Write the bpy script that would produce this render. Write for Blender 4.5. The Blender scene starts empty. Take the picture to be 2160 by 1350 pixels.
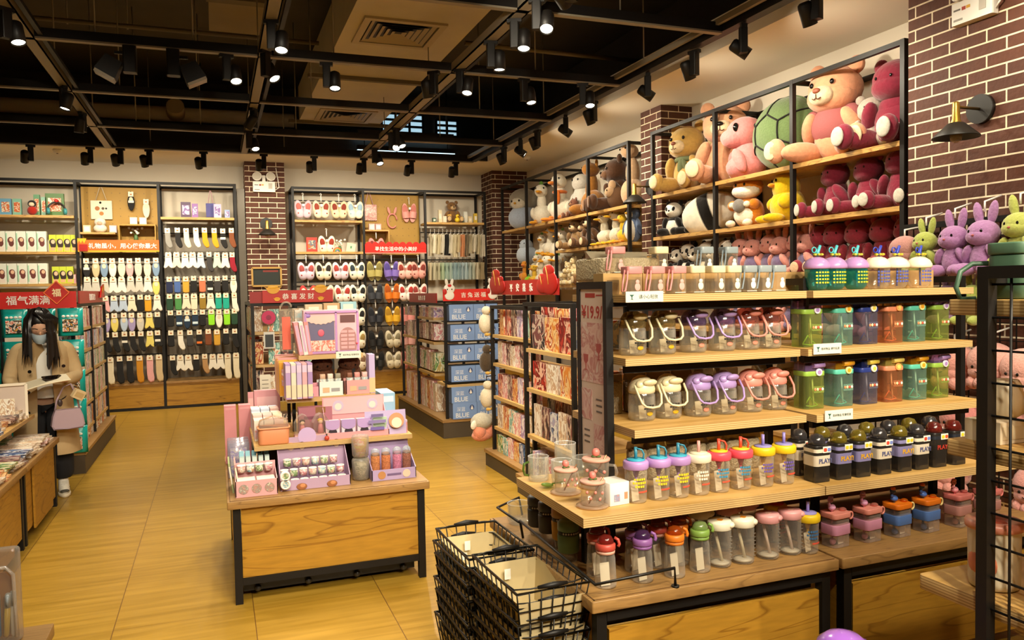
import bpy, math, random
from mathutils import Vector, Matrix, Euler
from math import sin, cos, pi, radians as rad, hypot

SC = bpy.context.scene
COL = SC.collection
random.seed(11)

# ------------------------------------------------------------------ camera, world, exposure
cam_d = bpy.data.cameras.new('camera')
cam_d.sensor_width = 36.0
cam_d.lens = 1662.65 / 2160 * 36.0
cam_d.clip_start = 0.05
cam_o = bpy.data.objects.new('camera', cam_d)
COL.objects.link(cam_o)
def set_camera(yaw, pitch, roll, h):
    cy, sy, cp, sp = cos(yaw), sin(yaw), cos(pitch), sin(pitch)
    fwd = Vector((sy*cp, cy*cp, -sp)); right = Vector((cy, -sy, 0)); up = right.cross(fwd)
    r2 = cos(roll)*right + sin(roll)*up
    u2 = -sin(roll)*right + cos(roll)*up
    m = Matrix((r2, u2, -fwd)).transposed().to_4x4()
    m.translation = Vector((0, 0, h))
    cam_o.matrix_world = m
set_camera(rad(20.545), rad(2.310), rad(-1.054), 1.6)
SC.camera = cam_o

world = bpy.data.worlds.new('world'); SC.world = world
world.use_nodes = True
world.node_tree.nodes['Background'].inputs[0].default_value = (1.0, 0.86, 0.68, 1)
world.node_tree.nodes['Background'].inputs[1].default_value = 0.06
SC.view_settings.view_transform = 'Standard'
SC.view_settings.look = 'None'
SC.view_settings.gamma = 1.0
SC.view_settings.use_curve_mapping = False
SC.view_settings.exposure = -0.33
cy = SC.cycles
cy.max_bounces = 7; cy.diffuse_bounces = 4; cy.glossy_bounces = 3; cy.transmission_bounces = 4
cy.transparent_max_bounces = 24
cy.caustics_reflective = False; cy.caustics_refractive = False
cy.sample_clamp_indirect = 4.0
SPOT_W = 120.0          # watts of one track spot
SPOT_COLOR = (1.0, 0.875, 0.665)

# ------------------------------------------------------------------ materials
def lin(h):
    h = h.lstrip('#')
    c = [int(h[i:i+2], 16)/255 for i in (0, 2, 4)]
    return tuple(x/12.92 if x <= 0.04045 else ((x+0.055)/1.055)**2.4 for x in c) + (1.0,)
_mats = {}
def newmat(name):
    m = bpy.data.materials.new(name); m.use_nodes = True
    nt = m.node_tree; nt.nodes.clear()
    out = nt.nodes.new('ShaderNodeOutputMaterial')
    return m, nt, out
def node(nt, t, **kw):
    n = nt.nodes.new(t)
    for k, v in kw.items(): setattr(n, k, v)
    return n
def bsdf(nt, out):
    b = node(nt, 'ShaderNodeBsdfPrincipled'); nt.links.new(b.outputs[0], out.inputs[0]); return b
def mat(hexc, rough=0.5, metal=0.0, spec=0.5, emit=0.0, noise=0.0, nscale=30.0, sheen=0.0, bump=0.0, coat=0.0):
    k = (hexc, rough, metal, spec, emit, noise, nscale, sheen, bump, coat)
    if k in _mats: return _mats[k]
    m, nt, out = newmat('paint_' + hexc.lstrip('#')); b = bsdf(nt, out)
    b.inputs['Base Color'].default_value = lin(hexc)
    b.inputs['Roughness'].default_value = rough
    b.inputs['Metallic'].default_value = metal
    b.inputs['Specular IOR Level'].default_value = spec
    if sheen: b.inputs['Sheen Weight'].default_value = sheen
    if coat: b.inputs['Coat Weight'].default_value = coat
    if emit:
        b.inputs['Emission Color'].default_value = lin(hexc); b.inputs['Emission Strength'].default_value = emit
    if noise or bump:
        tc = node(nt, 'ShaderNodeTexCoord'); n = node(nt, 'ShaderNodeTexNoise')
        n.inputs['Scale'].default_value = nscale; n.inputs['Detail'].default_value = 4
        nt.links.new(tc.outputs['Object'], n.inputs['Vector'])
        if noise:
            mx = node(nt, 'ShaderNodeMix', data_type='RGBA', blend_type='MULTIPLY')
            mr = node(nt, 'ShaderNodeMapRange'); mr.inputs[3].default_value = 1-noise; mr.inputs[4].default_value = 1+noise
            nt.links.new(n.outputs[0], mr.inputs[0])
            mx.inputs[0].default_value = 1.0; mx.inputs[6].default_value = lin(hexc)
            nt.links.new(mr.outputs[0], mx.inputs[7]); nt.links.new(mx.outputs[2], b.inputs['Base Color'])
        if bump:
            bp = node(nt, 'ShaderNodeBump'); bp.inputs['Strength'].default_value = bump; bp.inputs['Distance'].default_value = 0.01
            nt.links.new(n.outputs[0], bp.inputs['Height']); nt.links.new(bp.outputs[0], b.inputs['Normal'])
    _mats[k] = m
    return m
def plush(hexc): return mat(hexc, rough=0.95, spec=0.1, noise=0.22, nscale=26, sheen=0.35, bump=0.5)
def glass(hexc='#f4f6f4', dens=0.12, edge=0.55):
    """thin clear plastic or glass: see-through, tinted, glossy"""
    k = ('glass', hexc, dens, edge)
    if k in _mats: return _mats[k]
    m, nt, out = newmat('clear_' + hexc.lstrip('#'))
    tr = node(nt, 'ShaderNodeBsdfTransparent'); gl = node(nt, 'ShaderNodeBsdfGlossy'); df = node(nt, 'ShaderNodeBsdfDiffuse')
    c = lin(hexc); tr.inputs[0].default_value = tuple(q**.5 for q in c[:3]) + (1,)
    gl.inputs['Roughness'].default_value = 0.13; df.inputs[0].default_value = c
    lw = node(nt, 'ShaderNodeLayerWeight'); lw.inputs[0].default_value = 0.5
    mr = node(nt, 'ShaderNodeMapRange'); mr.inputs[3].default_value = dens*.5; mr.inputs[4].default_value = edge*.55
    nt.links.new(lw.outputs['Facing'], mr.inputs[0])
    m1 = node(nt, 'ShaderNodeMixShader'); nt.links.new(mr.outputs[0], m1.inputs[0])
    nt.links.new(tr.outputs[0], m1.inputs[1]); nt.links.new(df.outputs[0], m1.inputs[2])
    pw = node(nt, 'ShaderNodeMath', operation='POWER'); pw.inputs[1].default_value = 3.0; nt.links.new(lw.outputs['Facing'], pw.inputs[0])
    fr = node(nt, 'ShaderNodeMapRange'); fr.inputs[3].default_value = 0.06; fr.inputs[4].default_value = 0.5; nt.links.new(pw.outputs[0], fr.inputs[0])
    m2 = node(nt, 'ShaderNodeMixShader'); nt.links.new(fr.outputs[0], m2.inputs[0])
    nt.links.new(m1.outputs[0], m2.inputs[1]); nt.links.new(gl.outputs[0], m2.inputs[2])
    nt.links.new(m2.outputs[0], out.inputs[0])
    _mats[k] = m
    return m
def wood(light, dark, axis='X', scale=1.0, rough=0.45, key='wood', contrast=0.5):
    k = (key, light, dark, axis, scale)
    if k in _mats: return _mats[k]
    m, nt, out = newmat(key); b = bsdf(nt, out)
    tc = node(nt, 'ShaderNodeTexCoord'); mp = node(nt, 'ShaderNodeMapping'); oi = node(nt, 'ShaderNodeObjectInfo')
    s = {'X': (0.9, 7, 7), 'Y': (7, 0.9, 7), 'Z': (7, 7, 0.9)}[axis]
    mp.inputs['Scale'].default_value = tuple(q*scale for q in s)
    nt.links.new(tc.outputs['Object'], mp.inputs['Vector'])
    nz = node(nt, 'ShaderNodeTexNoise'); nz.inputs['Scale'].default_value = 0.8; nz.inputs['Detail'].default_value = 3
    nz.inputs['Distortion'].default_value = 0.6
    ad = node(nt, 'ShaderNodeVectorMath', operation='ADD')
    nt.links.new(mp.outputs[0], ad.inputs[0]); nt.links.new(oi.outputs['Random'], ad.inputs[1])
    nt.links.new(ad.outputs[0], nz.inputs['Vector'])
    ml = node(nt, 'ShaderNodeMath', operation='MULTIPLY'); ml.inputs[1].default_value = 9.0
    nt.links.new(nz.outputs[0], ml.inputs[0])
    fr = node(nt, 'ShaderNodeMath', operation='FRACT'); nt.links.new(ml.outputs[0], fr.inputs[0])
    fine = node(nt, 'ShaderNodeTexNoise'); fine.inputs['Scale'].default_value = 9; fine.inputs['Detail'].default_value = 4
    nt.links.new(ad.outputs[0], fine.inputs['Vector'])
    cr = node(nt, 'ShaderNodeValToRGB')
    cr.color_ramp.elements[0].position = 0.0; cr.color_ramp.elements[0].color = lin(light)
    cr.color_ramp.elements[1].position = 1.0; cr.color_ramp.elements[1].color = lin(light)
    e = cr.color_ramp.elements.new(0.80); e.color = lin(light)
    e = cr.color_ramp.elements.new(0.93); e.color = lin(dark)
    nt.links.new(fr.outputs[0], cr.inputs[0])
    mx = node(nt, 'ShaderNodeMix', data_type='RGBA', blend_type='MULTIPLY'); mx.inputs[0].default_value = contrast
    mr = node(nt, 'ShaderNodeMapRange'); mr.inputs[1].default_value = 0.3; mr.inputs[2].default_value = 0.7
    mr.inputs[3].default_value = 0.7; mr.inputs[4].default_value = 1.15
    nt.links.new(fine.outputs[0], mr.inputs[0])
    nt.links.new(cr.outputs[0], mx.inputs[6]); nt.links.new(mr.outputs[0], mx.inputs[7])
    nt.links.new(mx.outputs[2], b.inputs['Base Color'])
    b.inputs['Roughness'].default_value = rough
    _mats[k] = m
    return m
def ply_edge():
    """pale plywood with its layered edge: thin stripes by height"""
    k = 'ply'
    if k in _mats: return _mats[k]
    m, nt, out = newmat('plywood'); b = bsdf(nt, out)
    tc = node(nt, 'ShaderNodeTexCoord'); sp = node(nt, 'ShaderNodeSeparateXYZ'); nt.links.new(tc.outputs['Object'], sp.inputs[0])
    ml = node(nt, 'ShaderNodeMath', operation='MULTIPLY'); ml.inputs[1].default_value = 130.0; nt.links.new(sp.outputs[2], ml.inputs[0])
    fr = node(nt, 'ShaderNodeMath', operation='FRACT'); nt.links.new(ml.outputs[0], fr.inputs[0])
    mp = node(nt, 'ShaderNodeMapping'); mp.inputs['Scale'].default_value = (1.6, 14, 14); nt.links.new(tc.outputs['Object'], mp.inputs[0])
    nz = node(nt, 'ShaderNodeTexNoise'); nz.inputs['Scale'].default_value = 1.5; nz.inputs['Detail'].default_value = 5
    nt.links.new(mp.outputs[0], nz.inputs['Vector'])
    geo = node(nt, 'ShaderNodeNewGeometry'); sn = node(nt, 'ShaderNodeSeparateXYZ'); nt.links.new(geo.outputs['Normal'], sn.inputs[0])
    ab = node(nt, 'ShaderNodeMath', operation='ABSOLUTE'); nt.links.new(sn.outputs[2], ab.inputs[0])
    gt = node(nt, 'ShaderNodeMath', operation='GREATER_THAN'); gt.inputs[1].default_value = 0.5; nt.links.new(ab.outputs[0], gt.inputs[0])
    c1 = node(nt, 'ShaderNodeValToRGB'); c1.color_ramp.elements[0].color = lin('#b98f4a'); c1.color_ramp.elements[1].color = lin('#d3aa66')
    nt.links.new(nz.outputs[0], c1.inputs[0])
    c1.color_ramp.elements[0].position = 0.35; c1.color_ramp.elements[1].position = 0.62
    c2 = node(nt, 'ShaderNodeValToRGB'); c2.color_ramp.elements[0].color = lin('#cfb078'); c2.color_ramp.elements[1].color = lin('#a98550')
    c2.color_ramp.elements[0].position = 0.45; c2.color_ramp.elements[1].position = 0.6
    nt.links.new(fr.outputs[0], c2.inputs[0])
    mx = node(nt, 'ShaderNodeMix', data_type='RGBA'); nt.links.new(gt.outputs[0], mx.inputs[0])
    nt.links.new(c2.outputs[0], mx.inputs[6]); nt.links.new(c1.outputs[0], mx.inputs[7])
    nt.links.new(mx.outputs[2], b.inputs['Base Color']); b.inputs['Roughness'].default_value = 0.5
    _mats[k] = m
    return m
def printed(cols, scale=18.0, key='print', rough=0.35, stretch=(1, 1, 1)):
    """printed cover art: blotches of a few colours, different on every object"""
    k = (key, tuple(cols), scale, stretch)
    if k in _mats: return _mats[k]
    m, nt, out = newmat('printed_art'); b = bsdf(nt, out)
    tc = node(nt, 'ShaderNodeTexCoord'); oi = node(nt, 'ShaderNodeObjectInfo'); ad = node(nt, 'ShaderNodeVectorMath', operation='ADD')
    sc = node(nt, 'ShaderNodeMath', operation='MULTIPLY'); sc.inputs[1].default_value = 40.0; nt.links.new(oi.outputs['Random'], sc.inputs[0])
    mp = node(nt, 'ShaderNodeMapping'); mp.inputs['Scale'].default_value = stretch; nt.links.new(tc.outputs['Object'], mp.inputs[0])
    nt.links.new(mp.outputs[0], ad.inputs[0]); nt.links.new(sc.outputs[0], ad.inputs[1])
    nz = node(nt, 'ShaderNodeTexNoise'); nz.inputs['Scale'].default_value = scale; nz.inputs['Detail'].default_value = 3.5; nz.inputs['Distortion'].default_value = 1.2
    nt.links.new(ad.outputs[0], nz.inputs['Vector'])
    cr = node(nt, 'ShaderNodeValToRGB'); n = len(cols)
    cr.color_ramp.interpolation = 'CONSTANT' if scale < 30 and key != 'pinkphoto' else 'LINEAR'
    for i, c in enumerate(cols):
        p = 0.30 + 0.40*i/max(1, n-1)
        if i == 0: e = cr.color_ramp.elements[0]; e.position = 0.0
        elif i == 1: e = cr.color_ramp.elements[1]; e.position = p
        else: e = cr.color_ramp.elements.new(p)
        e.color = lin(c)
    nt.links.new(nz.outputs[0], cr.inputs[0]); nt.links.new(cr.outputs[0], b.inputs['Base Color'])
    b.inputs['Roughness'].default_value = rough
    _mats[k] = m
    return m
BLACK = mat('#16130f', rough=0.45)
BLACKM = mat('#14110f', rough=0.5, spec=0.35)
WHITE = mat('#f1ede4', rough=0.45)
PLY = ply_edge()
OAK = wood('#ad7f28', '#8a5e18', 'X', 1.0, key='golden_veneer')
OAKY = wood('#ad7f28', '#8a5e18', 'Y', 1.0, key='golden_veneer_side')
TOPW = wood('#a27c48', '#86643a', 'X', 1.6, key='table_oak')
TOPY = wood('#c49a58', '#8f6a38', 'X', 1.6, key='shelf_oak')

# ------------------------------------------------------------------ mesh builder
class MB:
    def __init__(s): s.v = []; s.f = []; s.sm = []; s.mi = []; s.k = 0; s.M = None
    def mtl(s, k): s.k = k; return s
    def at(s, loc=(0, 0, 0), rot=(0, 0, 0), sc=1.0):
        scv = (sc, sc, sc) if isinstance(sc, (int, float)) else sc
        s.M = Matrix.LocRotScale(Vector(loc), Euler(rot), Vector(scv)); return s
    def home(s): s.M = None; return s
    def add(s, vs, fs, smooth=False):
        o = len(s.v)
        if s.M is None: s.v += [tuple(p) for p in vs]
        else: s.v += [tuple(s.M @ Vector(p)) for p in vs]
        for f in fs: s.f.append([i+o for i in f]); s.sm.append(smooth); s.mi.append(s.k)
        return s
    def box(s, x0, y0, z0, x1, y1, z1):
        v = [(x0,y0,z0),(x1,y0,z0),(x1,y1,z0),(x0,y1,z0),(x0,y0,z1),(x1,y0,z1),(x1,y1,z1),(x0,y1,z1)]
        return s.add(v, [(3,2,1,0),(4,5,6,7),(0,1,5,4),(1,2,6,5),(2,3,7,6),(3,0,4,7)])
    def cbox(s, cx, cy, z0, sx, sy, h): return s.box(cx-sx/2, cy-sy/2, z0, cx+sx/2, cy+sy/2, z0+h)
    def loft(s, rings, cap0=True, cap1=True, smooth=False, closed=True):
        n = len(rings[0]); v = [p for r in rings for p in r]; f = []
        for i in range(len(rings)-1):
            for j in range(n if closed else n-1):
                a = i*n+j; b = i*n+(j+1) % n
                f.append((a, b, b+n, a+n))
        s.add(v, f, smooth)
        o = len(s.v) - len(v)
        if cap0: s.f.append([o+j for j in reversed(range(n))]); s.sm.append(False); s.mi.append(s.k)
        if cap1: s.f.append([o+(len(rings)-1)*n+j for j in range(n)]); s.sm.append(False); s.mi.append(s.k)
        return s
    def rbox(s, cx, cy, z0, sx, sy, h, r=0.01, seg=3, ch=0.0, smooth=False):
        """box with rounded upright edges and chamfered rims"""
        def ring(z, d):
            out = []; hx = sx/2-d; hy = sy/2-d; rr = max(r-d, 0.0005)
            for q in range(4):
                ax = (1, -1, -1, 1)[q]; ay = (1, 1, -1, -1)[q]
                for i in range(seg+1):
                    a = pi/2*q + pi/2*i/seg
                    out.append((cx+ax*(hx-rr)+rr*cos(a), cy+ay*(hy-rr)+rr*sin(a), z))
            return out
        if ch: rings = [ring(z0, ch), ring(z0+ch*.3, ch*.3), ring(z0+ch, 0), ring(z0+h-ch, 0), ring(z0+h-ch*.3, ch*.3), ring(z0+h, ch)]
        else: rings = [ring(z0, 0), ring(z0+h, 0)]
        return s.loft(rings, smooth=smooth or bool(ch))
    def lathe(s, prof, seg=20, c=(0, 0), cap0=True, cap1=True, smooth=True):
        rings = [[(c[0]+max(r, 1e-4)*cos(2*pi*i/seg), c[1]+max(r, 1e-4)*sin(2*pi*i/seg), z) for i in range(seg)] for r, z in prof]
        return s.loft(rings, cap0, cap1, smooth)
    def cyl(s, c, r, z0, z1, seg=16): return s.lathe([(r, z0), (r, z1)], seg, c)
    def tube(s, pts, r, seg=6, closed=False, smooth=True):
        P = [Vector(p) for p in pts]; n = len(P); rings = []; up = Vector((0, 0, 1)); prev = None
        for i in range(n):
            if closed: t = (P[(i+1) % n]-P[i-1])
            else: t = P[min(i+1, n-1)]-P[max(i-1, 0)]
            if t.length < 1e-9: t = Vector((0, 0, 1))
            t.normalize()
            if prev is None:
                a = up if abs(t.z) < 0.95 else Vector((1, 0, 0))
                u = t.cross(a).normalized()
            else:
                u = prev - t*prev.dot(t)
                u = u.normalized() if u.length > 1e-6 else t.cross(up).normalized()
            prev = u; w = t.cross(u)
            rr = r[i] if isinstance(r, (list, tuple)) else r
            rings.append([tuple(P[i]+(u*cos(2*pi*j/seg)+w*sin(2*pi*j/seg))*rr) for j in range(seg)])
        if closed: rings.append(rings[0])
        return s.loft(rings, not closed, not closed, smooth)
    def bar(s, a, b, w, h=None):
        """square bar between two points (axis aligned)"""
        h = h or w; a = Vector(a); b = Vector(b); d = [abs(b[i]-a[i]) for i in range(3)]; k = d.index(max(d))
        lo = [min(a[i], b[i]) for i in range(3)]; hi = [max(a[i], b[i]) for i in range(3)]
        sz = [w/2]*3
        if k != 2: sz[2] = h/2
        for i in range(3):
            if i != k: lo[i] -= sz[i]; hi[i] += sz[i]
        return s.box(*lo, *hi)
    def ell(s, c, r, rot=(0, 0, 0), seg=14, rings=9):
        if isinstance(r, (int, float)): r = (r, r, r)
        m = Matrix.LocRotScale(Vector(c), Euler(rot), Vector(r))
        R = []
        for i in range(1, rings):
            th = pi*i/rings
            R.append([tuple(m @ Vector((sin(th)*cos(2*pi*j/seg), sin(th)*sin(2*pi*j/seg), -cos(th)))) for j in range(seg)])
        n0 = len(s.v)
        s.loft(R, False, False, True)
        o = len(s.v); top = m @ Vector((0, 0, 1)); bot = m @ Vector((0, 0, -1))
        if s.M is not None: top = s.M @ top; bot = s.M @ bot
        s.v += [tuple(bot), tuple(top)]
        last = n0+(rings-2)*seg
        for j in range(seg):
            s.f.append([o, n0+(j+1) % seg, n0+j]); s.f.append([o+1, last+j, last+(j+1) % seg])
            s.sm += [True, True]; s.mi += [s.k, s.k]
        return s
    def prism(s, pts, y0, y1, smooth=False):
        """outline in x,z pushed along y"""
        return s.loft([[(x, y0, z) for x, z in pts], [(x, y1, z) for x, z in pts]], smooth=smooth)
    def slab(s, pts, z0, z1): return s.loft([[(x, y, z0) for x, y in pts], [(x, y, z1) for x, y in pts]])
    def grid(s, rows, smooth=True): return s.loft(rows, False, False, smooth, closed=False)
    def text(s, body, h, depth=0.002, cx=0, cz=0, y=0, bold=0.0, maxw=None):
        """lettering standing in the x,z plane, facing -y, centred"""
        v, f, w, hh, x0, z0 = glyphs(body, bold)
        k = h/hh
        if maxw: k = min(k, maxw/w)
        vs = [(cx+(a-x0-w/2)*k, y-c*depth, cz+(b-z0-hh/2)*k) for a, b, c in v]
        return s.add(vs, f)
    def mesh(s, name):
        me = bpy.data.meshes.new(name); me.from_pydata(s.v, [], s.f)
        me.polygons.foreach_set('use_smooth', s.sm); me.polygons.foreach_set('material_index', s.mi)
        me.update(); return me
    def ob(s, name, mats, parent=None, loc=None, rot=None):
        me = s.mesh(name)
        for q in (mats if isinstance(mats, (list, tuple)) else [mats]): me.materials.append(q)
        o = bpy.data.objects.new(name, me); COL.objects.link(o)
        if parent: o.parent = parent; KIDS.setdefault(parent.name, []).append(o)
        if loc: o.location = loc
        if rot: o.rotation_euler = rot
        return o
KIDS = {}
_gl = {}
def glyphs(body, bold=0.0):
    k = (body, bold)
    if k not in _gl:
        c = bpy.data.curves.new('lettering', 'FONT'); c.body = body; c.extrude = 0.5; c.offset = bold; c.resolution_u = 2
        o = bpy.data.objects.new('lettering', c); COL.objects.link(o)
        dg = bpy.context.evaluated_depsgraph_get(); e = o.evaluated_get(dg); me = bpy.data.meshes.new_from_object(e)
        v = [(p.co.x, p.co.y, p.co.z+0.5) for p in me.vertices]; f = [list(p.vertices) for p in me.polygons]
        bpy.data.objects.remove(o); bpy.data.curves.remove(c); bpy.data.meshes.remove(me)
        xs = [p[0] for p in v]; zs = [p[1] for p in v]
        _gl[k] = (v, f, max(xs)-min(xs), max(zs)-min(zs), min(xs), min(zs))
    return _gl[k]

# ------------------------------------------------------------------ things
LABELS = {}
def tag(o, label, cat, group=None):
    o['label'] = label; o['category'] = cat
    if group: o['group'] = group
    return o
def thing(name, label, cat, loc=(0, 0, 0), rz=0, group=None, rot=None):
    o = bpy.data.objects.new(name, None); COL.objects.link(o); o.empty_display_size = 0.05
    o.location = loc; o.rotation_euler = rot or (0, 0, rz)
    return tag(o, label, cat, group)
def struct(name, mb, m, **kw):
    o = mb.ob(name, m, **kw); o['kind'] = 'structure'; return o
def dup(src, label, loc, rz=None, group=None, rot=None, sc=None, swap=None):
    """copy a thing with its parts and sub-parts; swap = {old material: new material}"""
    def cp(o, par):
        c = o.copy(); COL.objects.link(c)
        if par: c.parent = par; KIDS.setdefault(par.name, []).append(c)
        if swap and o.type == 'MESH' and any(q in swap for q in o.data.materials if q):
            c.data = swapped(o.data, swap)
        for ch in KIDS.get(o.name, ()): cp(ch, c)
        return c
    r = cp(src, None); r.location = loc
    if rot is not None: r.rotation_euler = rot
    elif rz is not None: r.rotation_euler = (0, 0, rz)
    if sc is not None: r.scale = (sc, sc, sc) if isinstance(sc, (int, float)) else sc
    r['label'] = label
    if group: r['group'] = group
    return r
_sw = {}
def swapped(me, swap):
    k = (me.name, tuple(sorted((a.name, b.name) for a, b in swap.items())))
    if k not in _sw:
        n = me.copy()
        for i, q in enumerate(n.materials):
            if q in swap: n.materials[i] = swap[q]
        _sw[k] = n
    return _sw[k]
NTH = ['first', 'second', 'third', 'fourth', 'fifth', 'sixth', 'seventh', 'eighth', 'ninth', 'tenth', 'eleventh', 'twelfth', 'thirteenth',
       'fourteenth', 'fifteenth', 'sixteenth', 'seventeenth', 'eighteenth', 'nineteenth', 'twentieth']
def ordinal(i, n, frm='left'):
    opp = {'left': 'right', 'front': 'back', 'top': 'bottom'}[frm]
    if n == 1: return ''
    if i == 0: return frm + 'most' if frm == 'left' else 'nearest' if frm == 'front' else 'topmost'
    if i == n-1: return opp + 'most' if frm == 'left' else 'farthest' if frm == 'front' else 'lowest'
    return NTH[i] + ' from the ' + frm
# ------------------------------------------------------------------ room shell
def brick_mat():
    m, nt, out = newmat('brick'); b = bsdf(nt, out)
    tc = node(nt, 'ShaderNodeTexCoord'); sp = node(nt, 'ShaderNodeSeparateXYZ'); nt.links.new(tc.outputs['Object'], sp.inputs[0])
    ad = node(nt, 'ShaderNodeMath', operation='ADD'); nt.links.new(sp.outputs[0], ad.inputs[0]); nt.links.new(sp.outputs[1], ad.inputs[1])
    cb = node(nt, 'ShaderNodeCombineXYZ'); nt.links.new(ad.outputs[0], cb.inputs[0]); nt.links.new(sp.outputs[2], cb.inputs[1])
    br = node(nt, 'ShaderNodeTexBrick'); nt.links.new(cb.outputs[0], br.inputs[0])
    br.inputs['Scale'].default_value = 1.0; br.inputs['Brick Width'].default_value = 0.25; br.inputs['Row Height'].default_value = 0.0745
    br.inputs['Mortar Size'].default_value = 0.0052; br.inputs['Mortar Smooth'].default_value = 0.1
    br.inputs['Color1'].default_value = lin('#582f1c'); br.inputs['Color2'].default_value = lin('#4a2617'); br.inputs['Mortar'].default_value = lin('#e6d6b8')
    nz = node(nt, 'ShaderNodeTexNoise'); nz.inputs['Scale'].default_value = 24; nz.inputs['Detail'].default_value = 5; nt.links.new(tc.outputs['Object'], nz.inputs[0])
    mr = node(nt, 'ShaderNodeMapRange'); mr.inputs[3].default_value = 0.75; mr.inputs[4].default_value = 1.2; nt.links.new(nz.outputs[0], mr.inputs[0])
    mx = node(nt, 'ShaderNodeMix', data_type='RGBA', blend_type='MULTIPLY'); mx.inputs[0].default_value = 1.0
    nt.links.new(br.outputs[0], mx.inputs[6]); nt.links.new(mr.outputs[0], mx.inputs[7]); nt.links.new(mx.outputs[2], b.inputs['Base Color'])
    h = node(nt, 'ShaderNodeMath', operation='SUBTRACT'); nt.links.new(nz.outputs[0], h.inputs[0]); nt.links.new(br.outputs['Fac'], h.inputs[1])
    bp = node(nt, 'ShaderNodeBump'); bp.inputs['Strength'].default_value = 0.6; bp.inputs['Distance'].default_value = 0.012
    nt.links.new(h.outputs[0], bp.inputs['Height']); nt.links.new(bp.outputs[0], b.inputs['Normal'])
    b.inputs['Roughness'].default_value = 0.75
    return m
def floor_mat():
    m, nt, out = newmat('floor_tile'); b = bsdf(nt, out)
    tc = node(nt, 'ShaderNodeTexCoord'); sp = node(nt, 'ShaderNodeSeparateXYZ'); nt.links.new(tc.outputs['Object'], sp.inputs[0])
    def line(axis, off):
        a = node(nt, 'ShaderNodeMath', operation='ADD'); a.inputs[1].default_value = off; nt.links.new(sp.outputs[axis], a.inputs[0])
        d = node(nt, 'ShaderNodeMath', operation='DIVIDE'); d.inputs[1].default_value = 0.64; nt.links.new(a.outputs[0], d.inputs[0])
        fl = node(nt, 'ShaderNodeMath', operation='FLOOR'); nt.links.new(d.outputs[0], fl.inputs[0])
        fr = node(nt, 'ShaderNodeMath', operation='FRACT'); nt.links.new(d.outputs[0], fr.inputs[0])
        lt = node(nt, 'ShaderNodeMath', operation='LESS_THAN'); lt.inputs[1].default_value = 0.0075; nt.links.new(fr.outputs[0], lt.inputs[0])
        return lt, fl
    lx, fx = line(0, 0.512+0.64*8); ly, fy = line(1, 20*0.64-4.14)
    sc = node(nt, 'ShaderNodeMath', operation='MULTIPLY'); sc.inputs[1].default_value = 0.45; nt.links.new(ly.outputs[0], sc.inputs[0])
    mxl = node(nt, 'ShaderNodeMath', operation='MAXIMUM'); nt.links.new(lx.outputs[0], mxl.inputs[0]); nt.links.new(sc.outputs[0], mxl.inputs[1])
    cb = node(nt, 'ShaderNodeCombineXYZ'); nt.links.new(fx.outputs[0], cb.inputs[0]); nt.links.new(fy.outputs[0], cb.inputs[1])
    wn = node(nt, 'ShaderNodeTexWhiteNoise'); nt.links.new(cb.outputs[0], wn.inputs['Vector'])
    mp = node(nt, 'ShaderNodeMapping'); mp.inputs['Scale'].default_value = (1.1, 16, 1); nt.links.new(tc.outputs['Object'], mp.inputs[0])
    ad = node(nt, 'ShaderNodeVectorMath', operation='MULTIPLY_ADD'); nt.links.new(wn.outputs['Color'], ad.inputs[0]); ad.inputs[1].default_value = (9, 9, 9)
    nt.links.new(mp.outputs[0], ad.inputs[2])
    nz = node(nt, 'ShaderNodeTexNoise'); nz.inputs['Scale'].default_value = 1.6; nz.inputs['Detail'].default_value = 5; nz.inputs['Distortion'].default_value = 0.5
    nt.links.new(ad.outputs[0], nz.inputs[0])
    cr = node(nt, 'ShaderNodeValToRGB'); cr.color_ramp.elements[0].position = 0.3; cr.color_ramp.elements[1].position = 0.72
    cr.color_ramp.elements[0].color = lin('#93701f'); cr.color_ramp.elements[1].color = lin('#b08a35')
    nt.links.new(nz.outputs[0], cr.inputs[0])
    mx = node(nt, 'ShaderNodeMix', data_type='RGBA'); nt.links.new(mxl.outputs[0], mx.inputs[0])
    nt.links.new(cr.outputs[0], mx.inputs[6]); mx.inputs[7].default_value = lin('#6e4d20'); nt.links.new(mx.outputs[2], b.inputs['Base Color'])
    b.inputs['Roughness'].default_value = 0.3
    b.inputs['Specular IOR Level'].default_value = 0.4
    return m
BRICK = brick_mat()
WALLP = mat('#dcd2bf', rough=0.85, noise=0.04, nscale=3)
SOFF = mat('#f3ead6', rough=0.85, noise=0.03, nscale=2)
SLAB = mat('#4d473d', rough=0.95, noise=0.25, nscale=2.0)
DUCT = mat('#c4baa6', rough=0.8, noise=0.12, nscale=3)
struct('floor', MB().box(-6, -3, -0.1, 5, 12.8, 0), floor_mat())
struct('ceiling', MB().box(-6, -3, 4.7, 5, 12.8, 4.8), SLAB)
struct('wall_back', MB().box(-6, 12.55, 0, 5, 12.7, 3.75), WALLP)
struct('wall_back_upper', MB().box(-6, 12.56, 3.75, 5, 12.7, 4.7), SLAB)
struct('wall_right', MB().box(4.8, -3, 0, 4.95, 12.55, 3.75), WALLP)
struct('wall_right_upper', MB().box(4.82, -3, 3.75, 4.95, 12.55, 4.7), SLAB)
struct('wall_left_bounce', MB().box(-6.1, -3, 0, -6, 12.55, 4.7), WALLP)  # unseen wall added on the left to bounce light back in
struct('wall_front_bounce', MB().box(-6, -3.1, 0, 5, -3, 4.7), WALLP)  # added out of view behind the camera, for bounced light
struct('ceiling_soffit_right', MB().box(3.85, -3, 3.49, 4.8, 12.55, 3.75), SOFF)
struct('ceiling_soffit_back', MB().box(-6, 11.2, 3.49, 3.85, 12.55, 3.75), SOFF)
struct('brick_pillar_near', MB().box(4.25, 1.2, 0, 4.8, 3.93, 3.49), BRICK)
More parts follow.
